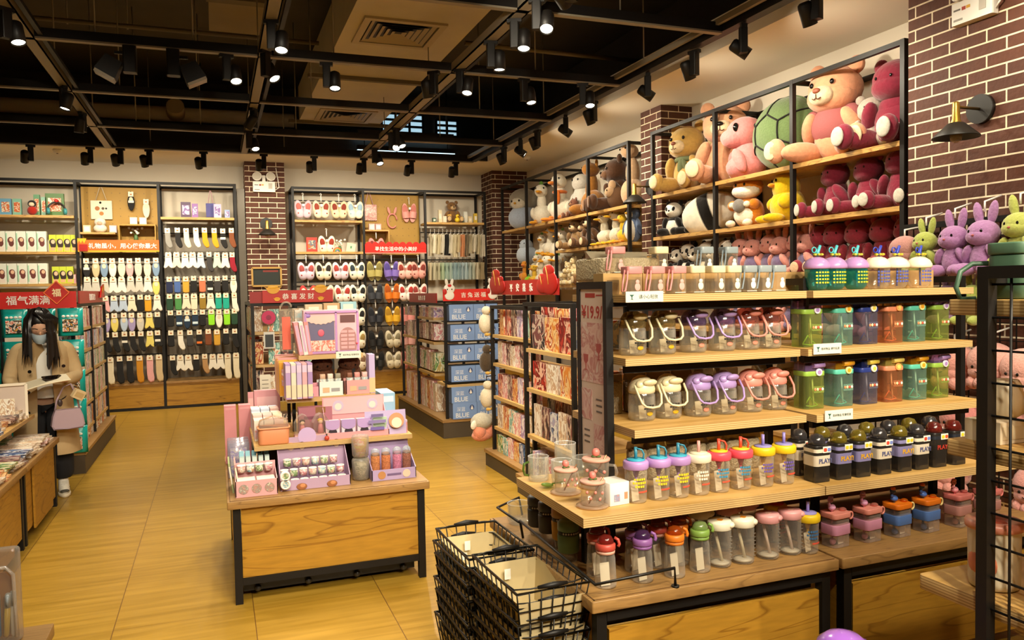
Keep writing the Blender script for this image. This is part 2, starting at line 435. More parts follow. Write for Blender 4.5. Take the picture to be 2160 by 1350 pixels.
struct('brick_pillar_middle', MB().box(4.42, 7.24, 0, 4.8, 7.66, 3.49), BRICK)
struct('brick_pillar_corner', MB().box(4.2, 12.0, 0, 4.8, 12.55, 3.49), BRICK)
struct('brick_pillar_back', MB().box(0.44, 12.0, 0, 0.99, 12.55, 3.49), BRICK)
struct('trim_2', MB().box(-6, 11.185, 3.5, 3.85, 11.2, 3.76), BLACK)
struct('trim_1', MB().box(0.33, 12.02, 0, 0.43, 12.55, 3.1), mat('#5a5348', rough=0.4, metal=0.3))

# clerestory windows high on the back wall, above the dropped ceiling edge
def win(n, x0, z0, x1, z1, cols, rows):
    f = MB()
    for i in range(cols+1): f.bar((x0+(x1-x0)*i/cols, 12.53, z0), (x0+(x1-x0)*i/cols, 12.53, z1), 0.035)
    for i in range(rows+1): f.bar((x0, 12.53, z0+(z1-z0)*i/rows), (x1, 12.53, z0+(z1-z0)*i/rows), 0.035)
    fo = struct('window_%d' % n, f, BLACK)
    MB().box(x0, 12.545, z0, x1, 12.552, z1).ob('pane', mat('#a9cfe0', emit=1.3), fo)
win(1, 2.55, 4.12, 3.22, 4.42, 3, 3); win(2, 3.44, 4.1, 3.8, 4.36, 2, 3)
def tube_light(z, y, x0, x1, lab):
    t = thing('linear_light', lab, 'ceiling light', (0, 0, 0), group='cool linear lights behind the tracks')
    MB().box(x0, y, z+0.03, x1, y+0.08, z+0.09).ob('housing', BLACK, t)
    MB().box(x0, y+.01, z, (x0+x1)/2-.02, y+.07, z+0.03).box((x0+x1)/2+.02, y+.01, z, x1, y+.07, z+0.03).ob('tube', mat('#bfe4f2', emit=2.6), t)
    for x in (x0+.1, x1-.1): MB().tube([(x, y+.04, z+.09), (x, y+.04, 4.7)], .006).ob('hanger', BLACK, t)
tube_light(3.74, 11.0, 1.9, 3.28, 'upper of the two cool white linear lights far behind the spotlight tracks')
tube_light(3.53, 11.02, 1.9, 3.3, 'lower of the two cool white linear lights far behind the spotlight tracks')

# air duct with two square diffusers
t = thing('air_duct', 'pale boxed air duct running under the dark ceiling with two square diffusers', 'air duct', (0, 0, 0))
MB().box(1.12, 4.2, 3.9, 2.2, 11.0, 4.35).ob('duct_box', DUCT, t)
for y in (5.95, 8.6, 10.95):
    MB().box(0.98, y-.03, 3.86, 2.36, y+.03, 3.899).ob('support_rail', mat('#6b604d', rough=.7), t)
def diffuser(cx, cy, par):
    f = MB(); h = .36
    def fr(a, b, z0, z1):
        f.box(cx-a, cy-a, z0, cx+a, cy-b, z1).box(cx-a, cy+b, z0, cx+a, cy+a, z1).box(cx-a, cy-b, z0, cx-b, cy+b, z1).box(cx+b, cy-b, z0, cx+a, cy+b, z1)
    fr(h, h-.06, 3.88, 3.9)
    o = f.ob('diffuser', mat('#b5a78c', rough=.6), par)
    g = MB()
    for i in range(5):
        a = h-.075-.055*i
        if a < .06: break
        rings = []
        for d, z in ((0, 3.885), (.035, 3.899)):
            q = a-d; rings.append([(cx-q, cy-q, z), (cx+q, cy-q, z), (cx+q, cy+q, z), (cx-q, cy+q, z)])
        g.loft(rings, False, False)
    g.ob('louvre', mat('#a5977d', rough=.6), o)
    MB().box(cx-.3, cy-.3, 3.8985, cx+.3, cy+.3, 3.8995).ob('recess', BLACK, o)
diffuser(1.6, 7.03, t); diffuser(1.66, 10.5, t)
t = thing('duct_pipe', 'long pale round duct crossing the ceiling near the back wall', 'duct pipe', (0, 11.5, 4.0))
MB().tube([(-3.2, 0, 0), (1.1, 0, 0)], .095, 16).ob('pipe', DUCT, t)
MB().tube([(-.42, -.06, 0), (-.42, -.24, .06)], [.12, .11], 16).ob('branch_collar', mat('#b0a38a', rough=.7), t)
for x in (-2.6, -.1): MB().tube([(x, 0, .09), (x, 0, .7)], .008).ob('hanger', BLACK, t)
t = thing('concrete_beam', 'pale concrete ceiling beam end above the second spotlight track', 'ceiling beam', (0, 0, 0))
MB().box(0.02, 6.9, 4.25, .52, 8.6, 4.7).ob('beam', mat('#8d8068', rough=.9, noise=.12, nscale=4), t)
MB().box(0.0, 7.5, 4.2, .54, 7.62, 4.7).ob('joint_band', mat('#6f6450', rough=.9), t)

# ------------------------------------------------------------------ suspended grid and lighting tracks
GREYCH = mat('#8c8371', rough=.5, metal=.2)
ZT = 3.4
XB = [-1.17, 0.40, 1.93]; YB = [4.85, 6.38, 7.92, 9.48]
xl = ['left', 'middle', 'right']
for i, x in enumerate(XB):
    t = thing('ceiling_channel', '%s of the three grey metal channels running towards the back of the dark ceiling' % ('leftmost', 'middle', 'rightmost')[i],
              'ceiling channel', (x, 0, ZT), group='long grey channels of the ceiling grid')
    MB().box(-.045, 1, 0, .045, 10.78, .012).box(-.045, 1, 0, -.037, 10.78, .07).box(.037, 1, 0, .045, 10.78, .07).ob('channel', GREYCH, t)
    MB().box(.07, 1, .02, .1, 10.78, .05).ob('lighting_track', BLACKM, t)
    for k in range(3): MB().tube([(.015, 5.2+2.1*k, .06), (.015, 5.2+2.1*k, 1.3)], .006, 5).ob('hanger_rod', GREYCH, t)
for i, y in enumerate(YB):
    t = thing('cross_track', 'black lighting track crossing the ceiling, %s row from the front' % NTH[i], 'lighting track', (0, y, ZT), group='cross tracks of the ceiling grid')
    MB().box(-3.4, -.03, .012, 3.46, .03, .075).ob('track', BLACKM, t)
    MB().box(-3.4, -.026, .0, 3.46, .026, .012).ob('underside', GREYCH, t)
    for x in (-2.4, -.75, -.1, .93, 2.65): MB().tube([(x, 0, .07), (x, 0, 1.3)], .006, 5).ob('hanger_rod', GREYCH, t)
t = thing('back_track', 'black lighting track along the back wall soffit', 'lighting track', (0, 10.8, ZT))
MB().box(-4, -.04, .012, 3.5, .04, .1).ob('track', BLACKM, t); MB().box(-4, -.03, 0, 3.5, .03, .012).ob('underside', GREYCH, t)
for x in (-2.4, -.7, .9, 2.4): MB().tube([(x, 0, .1), (x, 0, 1.3)], .006, 5).ob('hanger_rod', GREYCH, t)
t = thing('right_track', 'black lighting track along the soffit above the plush toy wall', 'lighting track', (3.5, 0, ZT))
MB().box(-.04, 1, .012, .04, 10.8, .1).ob('track', BLACKM, t); MB().box(-.1, 1, .05, -.07, 10.8, .09).ob('conduit', GREYCH, t)
for y in (4.2, 6.0, 8.2, 9.9): MB().tube([(0, y, .1), (0, y, 1.3)], .006, 5).ob('hanger_rod', GREYCH, t)
t = thing('sprinkler_pipe', 'thin grey pipe running across the dark ceiling void', 'pipe', (0, 8.2, 4.1))
MB().tube([(-4, 0, 0), (1.05, 0, 0)], .022, 8).ob('pipe', mat('#5d5443', rough=.6), t)
for x in (-1.9, -1.6, -1.2, -.7): MB().tube([(x, .1, 0), (x, .1, .6)], .008, 5).ob('hanger', GREYCH, t)
t = thing('conduit_pipe', 'brown conduit crossing the dark ceiling right of the air duct', 'pipe', (0, 7.6, 4.05))
MB().tube([(2.4, 0, 0), (4.6, 0, -.02)], .025, 8).ob('pipe', mat('#6b604d', rough=.6), t)

# track spotlights: head, driver box, lens and the lamp itself
LENS = mat('#fff3d8', emit=14.0)
LENSOFF = mat('#4a4338', rough=.2)
_sp = {}
def spot_src(on):
    if on in _sp: return _sp[on]
    p = {}
    d = MB(); d.rbox(0, 0, -.19, .055, .06, .17, .008, 2); d.box(-.02, -.05, -.025, .02, .05, .0)
    p['driver'] = d.mesh('driver_box')
    h = MB().lathe([(.03, -.085), (.042, -.075), (.045, -.06), (.045, .06), (.041, .06), (.038, .045)], 18, cap1=False)
    p['head'] = h.mesh('lamp_head')
    p['lens'] = MB().lathe([(.0385, .043), (.0385, .05)], 18).mesh('lens')
    p['arm'] = MB().tube([(0, 0, -.015), (.045, 0, -.0)], .012, 8).mesh('pivot')
    _sp[on] = p
    return p
SPOTS = []
def spotlight(loc, aim, lab, on=True, lit_power=1.0, size=74, group='black track spotlights', side=1):
    p = spot_src(0)
    t = thing('track_spotlight', lab, 'spotlight', loc, group=group)
    a = Vector(aim)-Vector(loc); rz = math.atan2(a.y, a.x)
    t.rotation_euler = (0, 0, rz)
    d = math.atan2(hypot(a.x, a.y), -a.z)      # angle from straight down
    def add(n, me, m, mx=None, par=t):
        o = bpy.data.objects.new(n, me)
        if not me.materials: me.materials.append(m)
        COL.objects.link(o); o.parent = par; KIDS.setdefault(par.name, []).append(o)
        if mx: o.matrix_local = mx
        return o
    add('driver_box', p['driver'], BLACKM)
    off = Vector((.0, .062*side, -.15))
    R = Matrix.Translation(off) @ Matrix.Rotation(pi-d, 4, 'Y')
    h = add('lamp_head', p['head'], BLACKM, R)
    if on: add('lens', p['lens'], LENS, None, h)
    else:
        if 'lensoff' not in p: p['lensoff'] = p['lens'].copy(); p['lensoff'].materials.clear()
        add('lens', p['lensoff'], LENSOFF, None, h)
    add('pivot', p['arm'], BLACKM, Matrix.Translation(Vector((0, .02*side, -.15))) @ Matrix.Rotation(pi/2*side, 4, 'Z'))
    if on and lit_power > 0:
        L = bpy.data.lights.new('spot', 'SPOT'); L.energy = SPOT_W*lit_power; L.color = SPOT_COLOR
        L.spot_size = rad(size); L.spot_blend = .7 if size < 100 else 1.0; L.shadow_soft_size = .035
        o = bpy.data.objects.new('spot_lamp', L); COL.objects.link(o)
        src = Vector(loc) + Matrix.Rotation(rz, 3, 'Z') @ off
        dirv = (Matrix.Rotation(rz, 3, 'Z') @ (Matrix.Rotation(pi-d, 3, 'Y') @ Vector((0, 0, 1)))).normalized()
        o.location = src + dirv*.06
        o.rotation_euler = dirv.to_track_quat('-Z', 'Y').to_euler()
    return t
# along the back track, washing the back shelves
bx = [(-2.0, -2.3), (-1.37, -1.5), (-1.04, -.9), (-.72, -.4), (-.09, .1), (.64, .7), (1.28, 1.4), (1.94, 1.9), (2.60, 2.6), (3.24, 3.4)]
for i, (x, ax) in enumerate(bx):
    spotlight((x, 10.8, ZT), (ax, 12.1, 1.4 if i % 2 else 1.9), 'black spotlight on the track along the back wall, %s' % ordinal(i, len(bx)), size=150, lit_power=.8)
ry = [(9.52, 0), (8.93, 1), (8.40, 0), (7.62, 1), (6.97, 0), (5.94, 1), (5.24, 0), (4.64, 1), (3.92, 0), (3.0, 1), (2.1, 0)]
rl = ['farthest', 'eighth from the front', 'seventh from the front', 'sixth from the front', 'fifth from the front', 'fourth from the front', 'third from the front', 'second from the front', 'nearest', '', '']
for i, (y, l) in enumerate(ry):
    lab = 'black spotlight on the track above the plush toy wall, ' + rl[i] if rl[i] else 'black spotlight above the brick wall, %s the picture edge' % ('just beyond', 'well beyond')[i-9]
    spotlight((3.5, y, ZT), (4.55, y-(.5 if l else -.3), 2.55 if l else 1.3), lab, size=170, lit_power=.68)
def row(pts, gname):
    for i, (x, y, ax, ay, az, on, lab) in enumerate(pts):
        spotlight((x, y, ZT), (ax, ay, az), lab, on=on, group=gname, lit_power=2.4 if ay == 9.2 else 1.0)
row([(-1.17, 5.75, -.6, 5.0, .5, True, 'lit spotlight on the left channel at the left edge of the picture'),
     (-1.17, 7.74, -1.8, 7.4, .9, True, 'black spotlight on the left channel, second from the front'),
     (-1.17, 8.78, -1.5, 8.9, .8, True, 'black spotlight on the left channel, farthest'),
     (.40, 5.5, .1, 4.2, 0, True, 'large lit spotlight on the middle channel, nearest of its four'),
     (.40, 6.2, 1.6, 4.9, .6, True, 'lit spotlight on the middle channel just under the first cross track'),
     (.40, 8.16, -1.25, 9.2, .9, True, 'lit spotlight on the middle channel, third from the front'),
     (.40, 9.3, .9, 7.4, 0, True, 'lit spotlight on the middle channel, farthest'),
     (1.93, 4.61, 1.2, 3.2, .8, True, 'very bright spotlight at the top edge on the right channel'),
     (1.93, 5.0, 1.5, 4.2, .5, True, 'tall lit spotlight on the right channel, second from the front'),
     (1.93, 5.49, 1.9, 5.3, .6, True, 'lit spotlight on the right channel pointing straight down'),
     (1.93, 6.26, 1.3, 5.3, .4, True, 'lit spotlight on the right channel at the crossing of tracks'),
     (1.93, 8.71, 2.6, 7.4, .9, True, 'black spotlight on the right channel near the windows'),
     (1.93, 8.98, .8, 5.6, 1.0, True, 'dazzling spotlight on the right channel turned to the viewer'),
     (1.93, 9.98, 2.3, 8.6, .8, True, 'black spotlight on the right channel, farthest')], 'spotlights on the long channels')
row([(.13, 6.38, .4, 5.0, .6, True, 'lit spotlight on the cross track left of the middle channel'),
     (.87, 6.38, .75, 5.4, .4, True, 'lit spotlight on the cross track in front of the air duct'),
     (1.74, 6.38, 2.3, 7.0, .8, True, 'dark spotlight on the cross track below the far diffuser'),
     (2.54, 6.38, 2.6, 5.6, .7, True, 'dark spotlight on the cross track right of the right channel'),
     (3.1, 6.38, 2.7, 5.4, .7, True, 'lit spotlight on the cross track close to the soffit')], 'spotlights on the cross tracks')
# unseen fill spots added to brighten goods and floor, built as track fixtures
FILL_SPOTS = [(.9, -.9, 1.5, 2.6, 1.0, 2.2), (1.6, -1.1, 2.0, 2.6, 1.15, 2.2), (2.5, -1.0, 2.7, 2.6, 1.1, 2.2), (1.3, -.3, 1.7, 2.4, .5, 1.6), (2.4, -.3, 2.7, 2.4, .5, 1.6),
      (.2, 1.9, .35, 4.6, .8, 1.5), (.9, 2.1, .75, 4.6, .9, 1.5), (-.4, 2.4, .2, 4.6, .7, .8), (-1.17, 3.6, -1.35, 7.2, 1.0, 1.6), (-.6, 3.9, -1.5, 7.9, 1.1, 1.4), (-1.17, 2.6, -1.5, 5.4, .5, 1.2),
      (.4, 4.0, .75, 8.0, 1.2, 1.6), (1.3, 4.0, 2.5, 8.2, .9, 1.8), (.4, 3.4, 2.35, 6.0, .9, 1.3), (.7, 4.1, 2.4, 5.4, .8, 1.2), (1.93, 3.6, 4.5, 4.7, 2.0, .6), (1.93, 4.1, 4.5, 6.0, 2.0, .6), (1.4, 3.9, 4.5, 7.8, 2.0, .8),
      (.4, 2.6, .0, 3.6, .2, .6), (2.7, 1.9, 4.2, 3.2, 1.3, .7), (.6, .2, 1.2, 2.6, .5, 1.0), (1.3, .0, 1.8, 1.3, .8, .9), (-.1, .9, -.75, 2.9, .6, .9), (2.3, .45, 2.4, 2.5, .6, 1.7), (3.0, .45, 2.9, 2.5, .6, 1.7)]
for i, (x, y, ax, ay, az, k) in enumerate(FILL_SPOTS):
    spotlight((x, y, ZT), (ax, ay, az), 'added fill spotlight overhead out of the picture, %s of its rows' % NTH[i % 20] if i < 20 else 'added fill spotlight overhead behind the viewer, %s' % NTH[i-20], group='added fill spotlights overhead out of the picture', lit_power=k)
for i, (x, r) in enumerate(((-.53, .5), (-.24, -.45))):
    t = thing('flood_lamp', '%s of two boxy dark lamps under the nearest full cross track' % ('left', 'right')[i], 'ceiling lamp', (x, 6.38, ZT), group='boxy dark lamps')
    MB().rbox(0, 0, -.19, .09, .08, .19, .01, 2).ob('driver_box', BLACKM, t)
    h = MB().loft([[(-.06, -.05, 0), (.06, -.05, 0), (.06, .05, 0), (-.06, .05, 0)], [(-.075, -.06, -.13), (.075, -.06, -.13), (.075, .06, -.13), (-.075, .06, -.13)]]).ob('shade', BLACKM, t, (-.1 if i == 0 else .1, 0, -.1), (0, r, 0))
    MB().box(-.07, -.055, -.15, .07, .055, -.13).ob('lens', mat('#8d8068', rough=.3), h)
    MB().bar((0, 0, -.05), (-.1 if i == 0 else .1, 0, -.05), .02).ob('arm', BLACKM, t)

# smoke detectors, wall lamps, emergency lights
for (x, y, z, l) in ((-1.85, 11.6, 3.49, 'small white smoke detector on the back soffit near the left edge'), (4.25, 10.6, 3.49, 'small white smoke detector on the soffit above the corner pillar')):
    t = thing('smoke_detector', l, 'smoke detector', (x, y, z))
    MB().lathe([(.05, 0), (.055, -.015), (.04, -.04), (.02, -.05)], 18).ob('sensor_body', WHITE, t)
    MB().cyl((0, 0), .012, -.056, -.049, 10).ob('sensor_tip', mat('#5d574c'), t)
def wall_lamp(loc, rz, lab):
    t = thing('wall_lamp', lab, 'wall lamp', loc, rz, 'black enamel wall lamps')
    MB().tube([(0, 0, 0), (0, -.03, 0)], .085, 24).ob('wall_plate', BLACK, t)
    MB().tube([(0, -.03, .0), (0, -.21, .0), (0, -.21, -.02)], .009, 8).ob('arm', mat('#8a6a35', rough=.3, metal=.8), t)
    MB().lathe([(.012, .03), (.02, .02), (.022, -.07), (.03, -.09), (.032, -.1)], 14, (0, -.21)).ob('socket', mat('#b08c3c', rough=.3, metal=.8), t)
    MB().lathe([(.03, -.09), (.045, -.095), (.125, -.17), (.128, -.178), (.122, -.172), (.04, -.1)], 28, (0, -.21), False, False).ob('lamp_shade', BLACK, t)
    MB().lathe([(.014, -.1), (.02, -.13), (.033, -.165), (.03, -.19), (.012, -.205)], 14, (0, -.21)).ob('bulb', glass('#e8cf9a', .3, .7), t)
wall_lamp((4.25, 3.40, 2.60), -pi/2, 'black cone wall lamp on the large brick wall at the right')
wall_lamp((4.42, 7.44, 2.66), -pi/2, 'black cone wall lamp on the middle brick pillar between the plush shelves')
wall_lamp((.715, 12.0, 2.6), 0, 'black cone wall lamp on the back brick pillar')
def emergency(loc, rz, lab, k=1.0):
    t = thing('emergency_light', lab, 'emergency light', loc, rz, 'twin head emergency lights')
    t.scale = (k, k, k)
    MB().rbox(0, -.03, -.06, .27, .06, .13, .012, 2).ob('battery_box', WHITE, t)
    MB().box(-.02, -.03, .07, .02, -.01, .15).ob('bracket', WHITE, t)
    for s in (-1, 1):
        h = MB().lathe([(.02, -.04), (.05, -.02), (.058, .01), (.055, .02)], 18).ob('lamp_head', WHITE, t, (.08*s, -.05, .13), (rad(75), 0, rad(12*s)))
        MB().cyl((0, 0), .05, .018, .022, 16).ob('lens', mat('#cfc9bb', rough=.15), h)
    p = MB().box(-.115, -.062, .02, -.07, -.0605, .03); p.ob('maker_mark', mat('#6a645c'), t)
    MB().box(-.06, -.062, .015, -.035, -.0605, .035).ob('red_mark', mat('#a83a2c'), t)
    MB().box(-.03, -.062, .018, -.005, -.0605, .035).ob('yellow_mark', mat('#d8a437'), t)
    MB().rbox(.075, -.062, -.02, .045, .004, .07, .0015, 1).ob('indicator_plate', mat('#bdb7aa'), t)
    MB().box(-.115, -.062, -.04, -.055, -.0605, -.028).ob('rating_text', mat('#9a948a'), t)
    MB().tube([(.135, -.03, -.03), (.18, -.05, -.0), (.17, -.03, .1), (.15, -.01, .25)], .006, 6).ob('cable', WHITE, t)
emergency((4.25, 3.43, 3.18), -pi/2, 'white emergency light box high on the large brick wall')
emergency((.70, 12.0, 3.12), 0, 'white emergency light with two round heads on the back brick pillar', 1.15)
# ------------------------------------------------------------------ wall shelving
PANEL = mat('#8f8576', rough=.6, noise=.08, nscale=4)
PEG = mat('#a98334', rough=.6, noise=.06, nscale=8)
def bay(name, label, cat, loc, rz, w, depth, ztop, shelves=(), hooks=(), end=False, panel=None, base=.385, zbot=0, posts=True, shelf_m=None, setback=0.0):
    """one unit of tall wall shelving; local x along the front, y into the wall"""
    t = thing(name, label, cat, loc, rz)
    P = .036
    xs = [0] + ([w] if end else [])
    for x in xs:
        for y in (P/2, depth-P/2): MB().bar((x, y, zbot), (x, y, ztop), P).ob('post', BLACKM, t)
        MB().bar((x, P, ztop-P/2), (x, depth-P, ztop-P/2), P*.9).ob('side_rail', BLACKM, t)
    for y in (P/2, depth-P/2): MB().bar((P/2, y, ztop-P/2), (w-P/2, y, ztop-P/2), P*.95).ob('top_rail', BLACKM, t)
    for z, d in shelves:
        s = MB(); s.box(P/2+.002, setback, z-.034, w-P/2-.002, min(d, depth-.04), z); s.ob('shelf', shelf_m or TOPY, t)
    for z in hooks:
        MB().bar((P/2, depth-.1, z), (w-P/2, depth-.1, z), .016).ob('hook_bar', BLACKM, t)
    if panel: MB().box(P/2, depth-.03, panel[0], w-P/2, depth-.012, panel[1]).ob('back_panel', panel[2] if len(panel) > 2 else PANEL, t)
    if base:
        b = MB().box(P/2+.001, .004, .04, w-P/2-.001, depth-.04, base-.03).ob('base_cabinet', OAK, t)
        MB().box(P/2, -.012, base-.03, w-P/2, depth-.03, base).ob('base_top', TOPW, b)
        MB().box(P/2, 0.0, 0, w-P/2, .03, .038).ob('kick_rail', BLACKM, b)
    return t
YF = 12.0
bay('shelf_unit', 'tall wall shelving unit at the left edge holding white and lime boxes', 'shelf unit', (-2.76, YF, 0), 0, 1.03, .5, 3.163, [(2.683, .4), (2.2, .4), (1.775, .4)], end=False, panel=(.4, 2.0, WALLP))
t = bay('shelf_unit', 'tall sock display unit with a yellow pegboard above its sock rows', 'shelf unit', (-1.725, YF, 0), 0, 1.02, .5, 3.163, [], [2.09, 1.85, 1.59, 1.35, 1.09, .75], panel=(.385, 2.2))
def pegboard(par, w, z0, z1):
    h = MB().box(.025, .32, z0, w-.025, .34, z1).mtl(1)
    for i in range(9):
        for j in range(8): h.box(.1+i*(w-.2)/8-.006, .3185, z0+.08+j*(z1-z0-.16)/7-.006, .1+i*(w-.2)/8+.006, .32, z0+.08+j*(z1-z0-.16)/7+.006)
    h.ob('pegboard', [PEG, mat('#7d5f2c')], par)
pegboard(t, 1.02, 2.2, 3.11)
MB().box(.03, .06, 2.44, .46, .33, 2.465).ob('small_shelf', TOPY, t)
b = MB().box(.5, .06, 2.56, .97, .33, 2.58).box(.5, .06, 2.2, .515, .33, 2.56).box(.955, .06, 2.2, .97, .33, 2.56); b.ob('box_shelf', PEG, t)
bay('shelf_unit', 'tall sock display unit beside the back brick pillar with one shelf on top', 'shelf unit', (-.705, YF, 0), 0, 1.005, .5, 3.163, [(2.68, .4)], [2.48, 2.15, 1.82, 1.58, 1.35, 1.07, .72], end=True, panel=(.385, 2.6))
bay('shelf_unit', 'tall slipper display unit right of the back brick pillar', 'shelf unit', (1.10, YF, 0), 0, 1.03, .5, 3.15, [(2.666, .4), (2.195, .4)], [2.99, 2.09, 1.75, 1.4, 1.04, .7], panel=(.385, 2.1))
t = bay('shelf_unit', 'tall slipper display unit with a yellow pegboard and red banner', 'shelf unit', (2.13, YF, 0), 0, .96, .5, 3.15, [], [2.09, 1.75, 1.4, 1.04, .7], panel=(.385, 2.1))
pegboard(t, .96, 2.16, 3.1)
MB().box(.03, .06, 2.51, .4, .33, 2.53).box(.385, .06, 2.2, .4, .33, 2.51).ob('small_shelf', TOPY, t)
bay('shelf_unit', 'tall unit of hanging baby clothes in the corner by the brick pillar', 'shelf unit', (3.09, YF, 0), 0, .98, .5, 3.15, [(2.655, .4)], [2.52, 2.08], end=True)

# ---- banners over the shelving
def banner(label, loc, w, h, text, bg, fg, rz=0, th=.5, tilt=0, edge=None, tx=0.0, name='sign'):
    t = thing(name, label, 'sign', loc, group='red new year signs', rot=(tilt, 0, rz))
    MB().box(-w/2, 0, 0, w/2, .012, h).ob('sign_board', bg, t)
    if edge: MB().box(-w/2, -.003, 0, w/2, -.0005, h*.1).ob('border', edge, t)
    if text: MB().text(text, h*th, .004, tx, h*.5, -.0005, .012, w*.84).ob('lettering', fg, t)
    return t
RED = mat('#c01f17', rough=.4); RED2 = mat('#9f1713', rough=.4); GOLD = mat('#e8a825', rough=.35); CREAM = mat('#f3e6cc', rough=.5); ORNG = mat('#e8611c', rough=.4)
t = banner('long orange banner with white characters under the left pegboard', (-1.215, 11.97, 2.195), 1.0, .16, '礼物虽小，用心使你最大', ORNG, WHITE, th=.58, edge=GOLD, tx=.05)
MB().at((-.43, -.004, .1)).box(-.05, -.01, -.09, .05, 0, .0).ob('gift_box', RED2, t)
MB().prism([(-.5+.02*i, .11+.04*(i % 2)) for i in range(6)] + [(-.39, .18), (-.5, .18)], -.006, -.0005).ob('bow', GOLD, t)
t = banner('red scalloped banner with white characters under the right pegboard', (2.61, 11.97, 2.165), .95, .14, '寻找生活中的小美好', RED, WHITE, th=.5, edge=mat('#f08a7a'))
o = MB()
for i in range(9): o.at((-.42+.105*i, .004, .125), (pi/2, 0, 0)).cyl((0, 0), .053, -.004, .006, 16)
o.ob('scalloped_edge', RED, t)

# ---- socks
CARD = mat('#efe4c8', rough=.6)
SOCKC = {'white': '#ece6d6', 'cream': '#e6dabc', 'pale grey': '#c9c3b4', 'grey': '#8f8b83', 'charcoal': '#3d3a38', 'black': '#1d1b1a', 'navy': '#232a4a', 'blue': '#4a66a0',
         'pale blue': '#b3c2d4', 'dusty blue': '#7b93ad', 'pink': '#e0a4a2', 'lavender': '#a394bd', 'beige': '#cdb48a', 'tan': '#b58c5c', 'brown': '#7d4526', 'mustard': '#d69a1e', 'yellow': '#e2cf6a',
         'ochre': '#c5851c', 'gold': '#cf9d35', 'coral': '#db7350', 'dark red': '#94182a', 'dark green': '#24462f', 'green': '#4b8a4a', 'lime': '#93e02a', 'teal': '#1ea790', 'olive': '#94762a',
         'striped navy': '#1f3248', 'mint': '#bcd8c0', 'black and white': '#1d1b1a', 'orange and black': '#1f1b19'}
def sock_outline(kind):
    if kind == 'no-show':
        pts = []
        for i in range(20):
            a = 2*pi*i/20; x = .04*cos(a); z = -.13+.105*sin(a)
            pts.append((x*(1.0+.12*sin(a*1)), z))
        return pts
    if kind == 'ankle':
        return [(-.034, 0), (.034, 0), (.036, -.07), (.04, -.11), (.052, -.155), (.056, -.185), (.04, -.2), (.018, -.185), (.0, -.16), (-.02, -.185), (-.044, -.2), (-.054, -.18), (-.048, -.15), (-.038, -.1)]
    if kind == 'folded':
        return [(-.036, 0), (.036, 0), (.037, -.19), (.02, -.2), (-.02, -.2), (-.037, -.19)]
    if kind == 'crew':
        return [(-.03, 0), (.03, 0), (.032, -.12), (.045, -.17), (.055, -.22), (.045, -.245), (.02, -.25), (-.005, -.22), (-.025, -.17)]
    return [(-.035, 0), (.035, 0), (.034, -.2), (.045, -.28), (.04, -.33), (.0, -.345), (-.028, -.31), (-.036, -.22)]    # long
_sk = {}
def sock(kind, col, label, x, z, y=11.98):
    k = (kind, col)
    if k not in _sk:
        t = thing('sock_pair', label, 'socks', (x, y, z), group='sock pairs on hooks')
        o = sock_outline(kind); m = mat(SOCKC[col], rough=.9, noise=.08, nscale=60)
        rings = []
        cx = 0; cz = sum(p[1] for p in o)/len(o)
        for yy, s in ((.012, .9), (.004, 1), (-.008, 1), (-.014, .86)): rings.append([(cx+(px-cx)*s, yy, cz+(pz-cz)*s) for px, pz in o])
        b = MB().loft(rings, smooth=True).ob('socks', m, t)
        if col in ('black and white', 'striped navy', 'orange and black'):
            c2 = {'black and white': '#ece6d6', 'striped navy': '#cfe0e6', 'orange and black': '#e2752a'}[col]
            zt = -.1 if kind != 'folded' else -.14
            MB().box(-.03, -.0165, zt-.03, .03, -.0135, zt).ob('stripe', mat(c2, rough=.9), b)
        c = MB().box(-.029, -.02, -.048, .029, -.0155, .016).ob('header_card', CARD, t)
        MB().box(-.01, -.021, -.03, .012, -.0201, -.012).ob('printed_mark', mat('#b0703c'), c)
        if kind == 'no-show': MB().at((0, -.0145, -.085), (pi/2, 0, 0), (1, 1.35, 1)).lathe([(.022, 0), (.022, .001)], 14).ob('opening', mat('#d9cdb0', rough=.9), b)
        t.scale = (1.16, 1, 1.06)
        MB().tube([(0, .39, .012), (0, -.03, .012), (0, -.034, .022)], .003, 5).ob('wire_hook', BLACKM, t)
        _sk[k] = t; return t
    return dup(_sk[k], label, (x, y, z))
RW = ['top', 'second', 'third', 'fourth', 'fifth', 'sixth', 'bottom']
def sock_rows(bayname, x0, x1, rows):
    for r, (z, kind, items) in enumerate(rows):
        n = len(items)
        for i, it in enumerate(items):
            k, c = (it if isinstance(it, tuple) else (kind, it))
            x = x0+(x1-x0)*i/(n-1)+random.uniform(-.006, .006)
            sock(k, c, '%s %s socks, %s, %s row of the %s sock unit' % (c, k, ordinal(i, n), RW[r] if r < len(rows)-1 else 'bottom', bayname), x, z+random.uniform(-.006, .004))
N, A, F_, C_, L_ = 'no-show', 'ankle', 'folded', 'crew', 'long'
sock_rows('left', -1.62, -.77, [
    (2.09, N, ['black and white', 'beige', 'dusty blue', 'white', 'cream', 'pink', 'pale grey', 'cream', 'dusty blue']),
    (1.84, A, ['pale grey', 'pale grey', 'pale grey', 'white', 'white', 'pale grey', 'pale grey', 'white', (N, 'yellow')]),
    (1.585, A, ['cream', 'pale grey', 'pink', 'pale blue', 'pale blue', 'cream', (F_, 'black'), (F_, 'mustard'), 'white']),
    (1.345, N, ['white', 'cream', 'lavender', 'yellow', 'pale blue', 'lavender', 'pale grey', (A, 'yellow'), (F_, 'black')]),
    (1.085, C_, ['black', 'black', 'black', 'black', 'black and white', 'black', 'black', (A, 'yellow'), (A, 'black and white')]),
    (.75, L_, ['white', 'cream', 'cream', 'black', 'black', 'ochre', 'pink', 'beige'])])
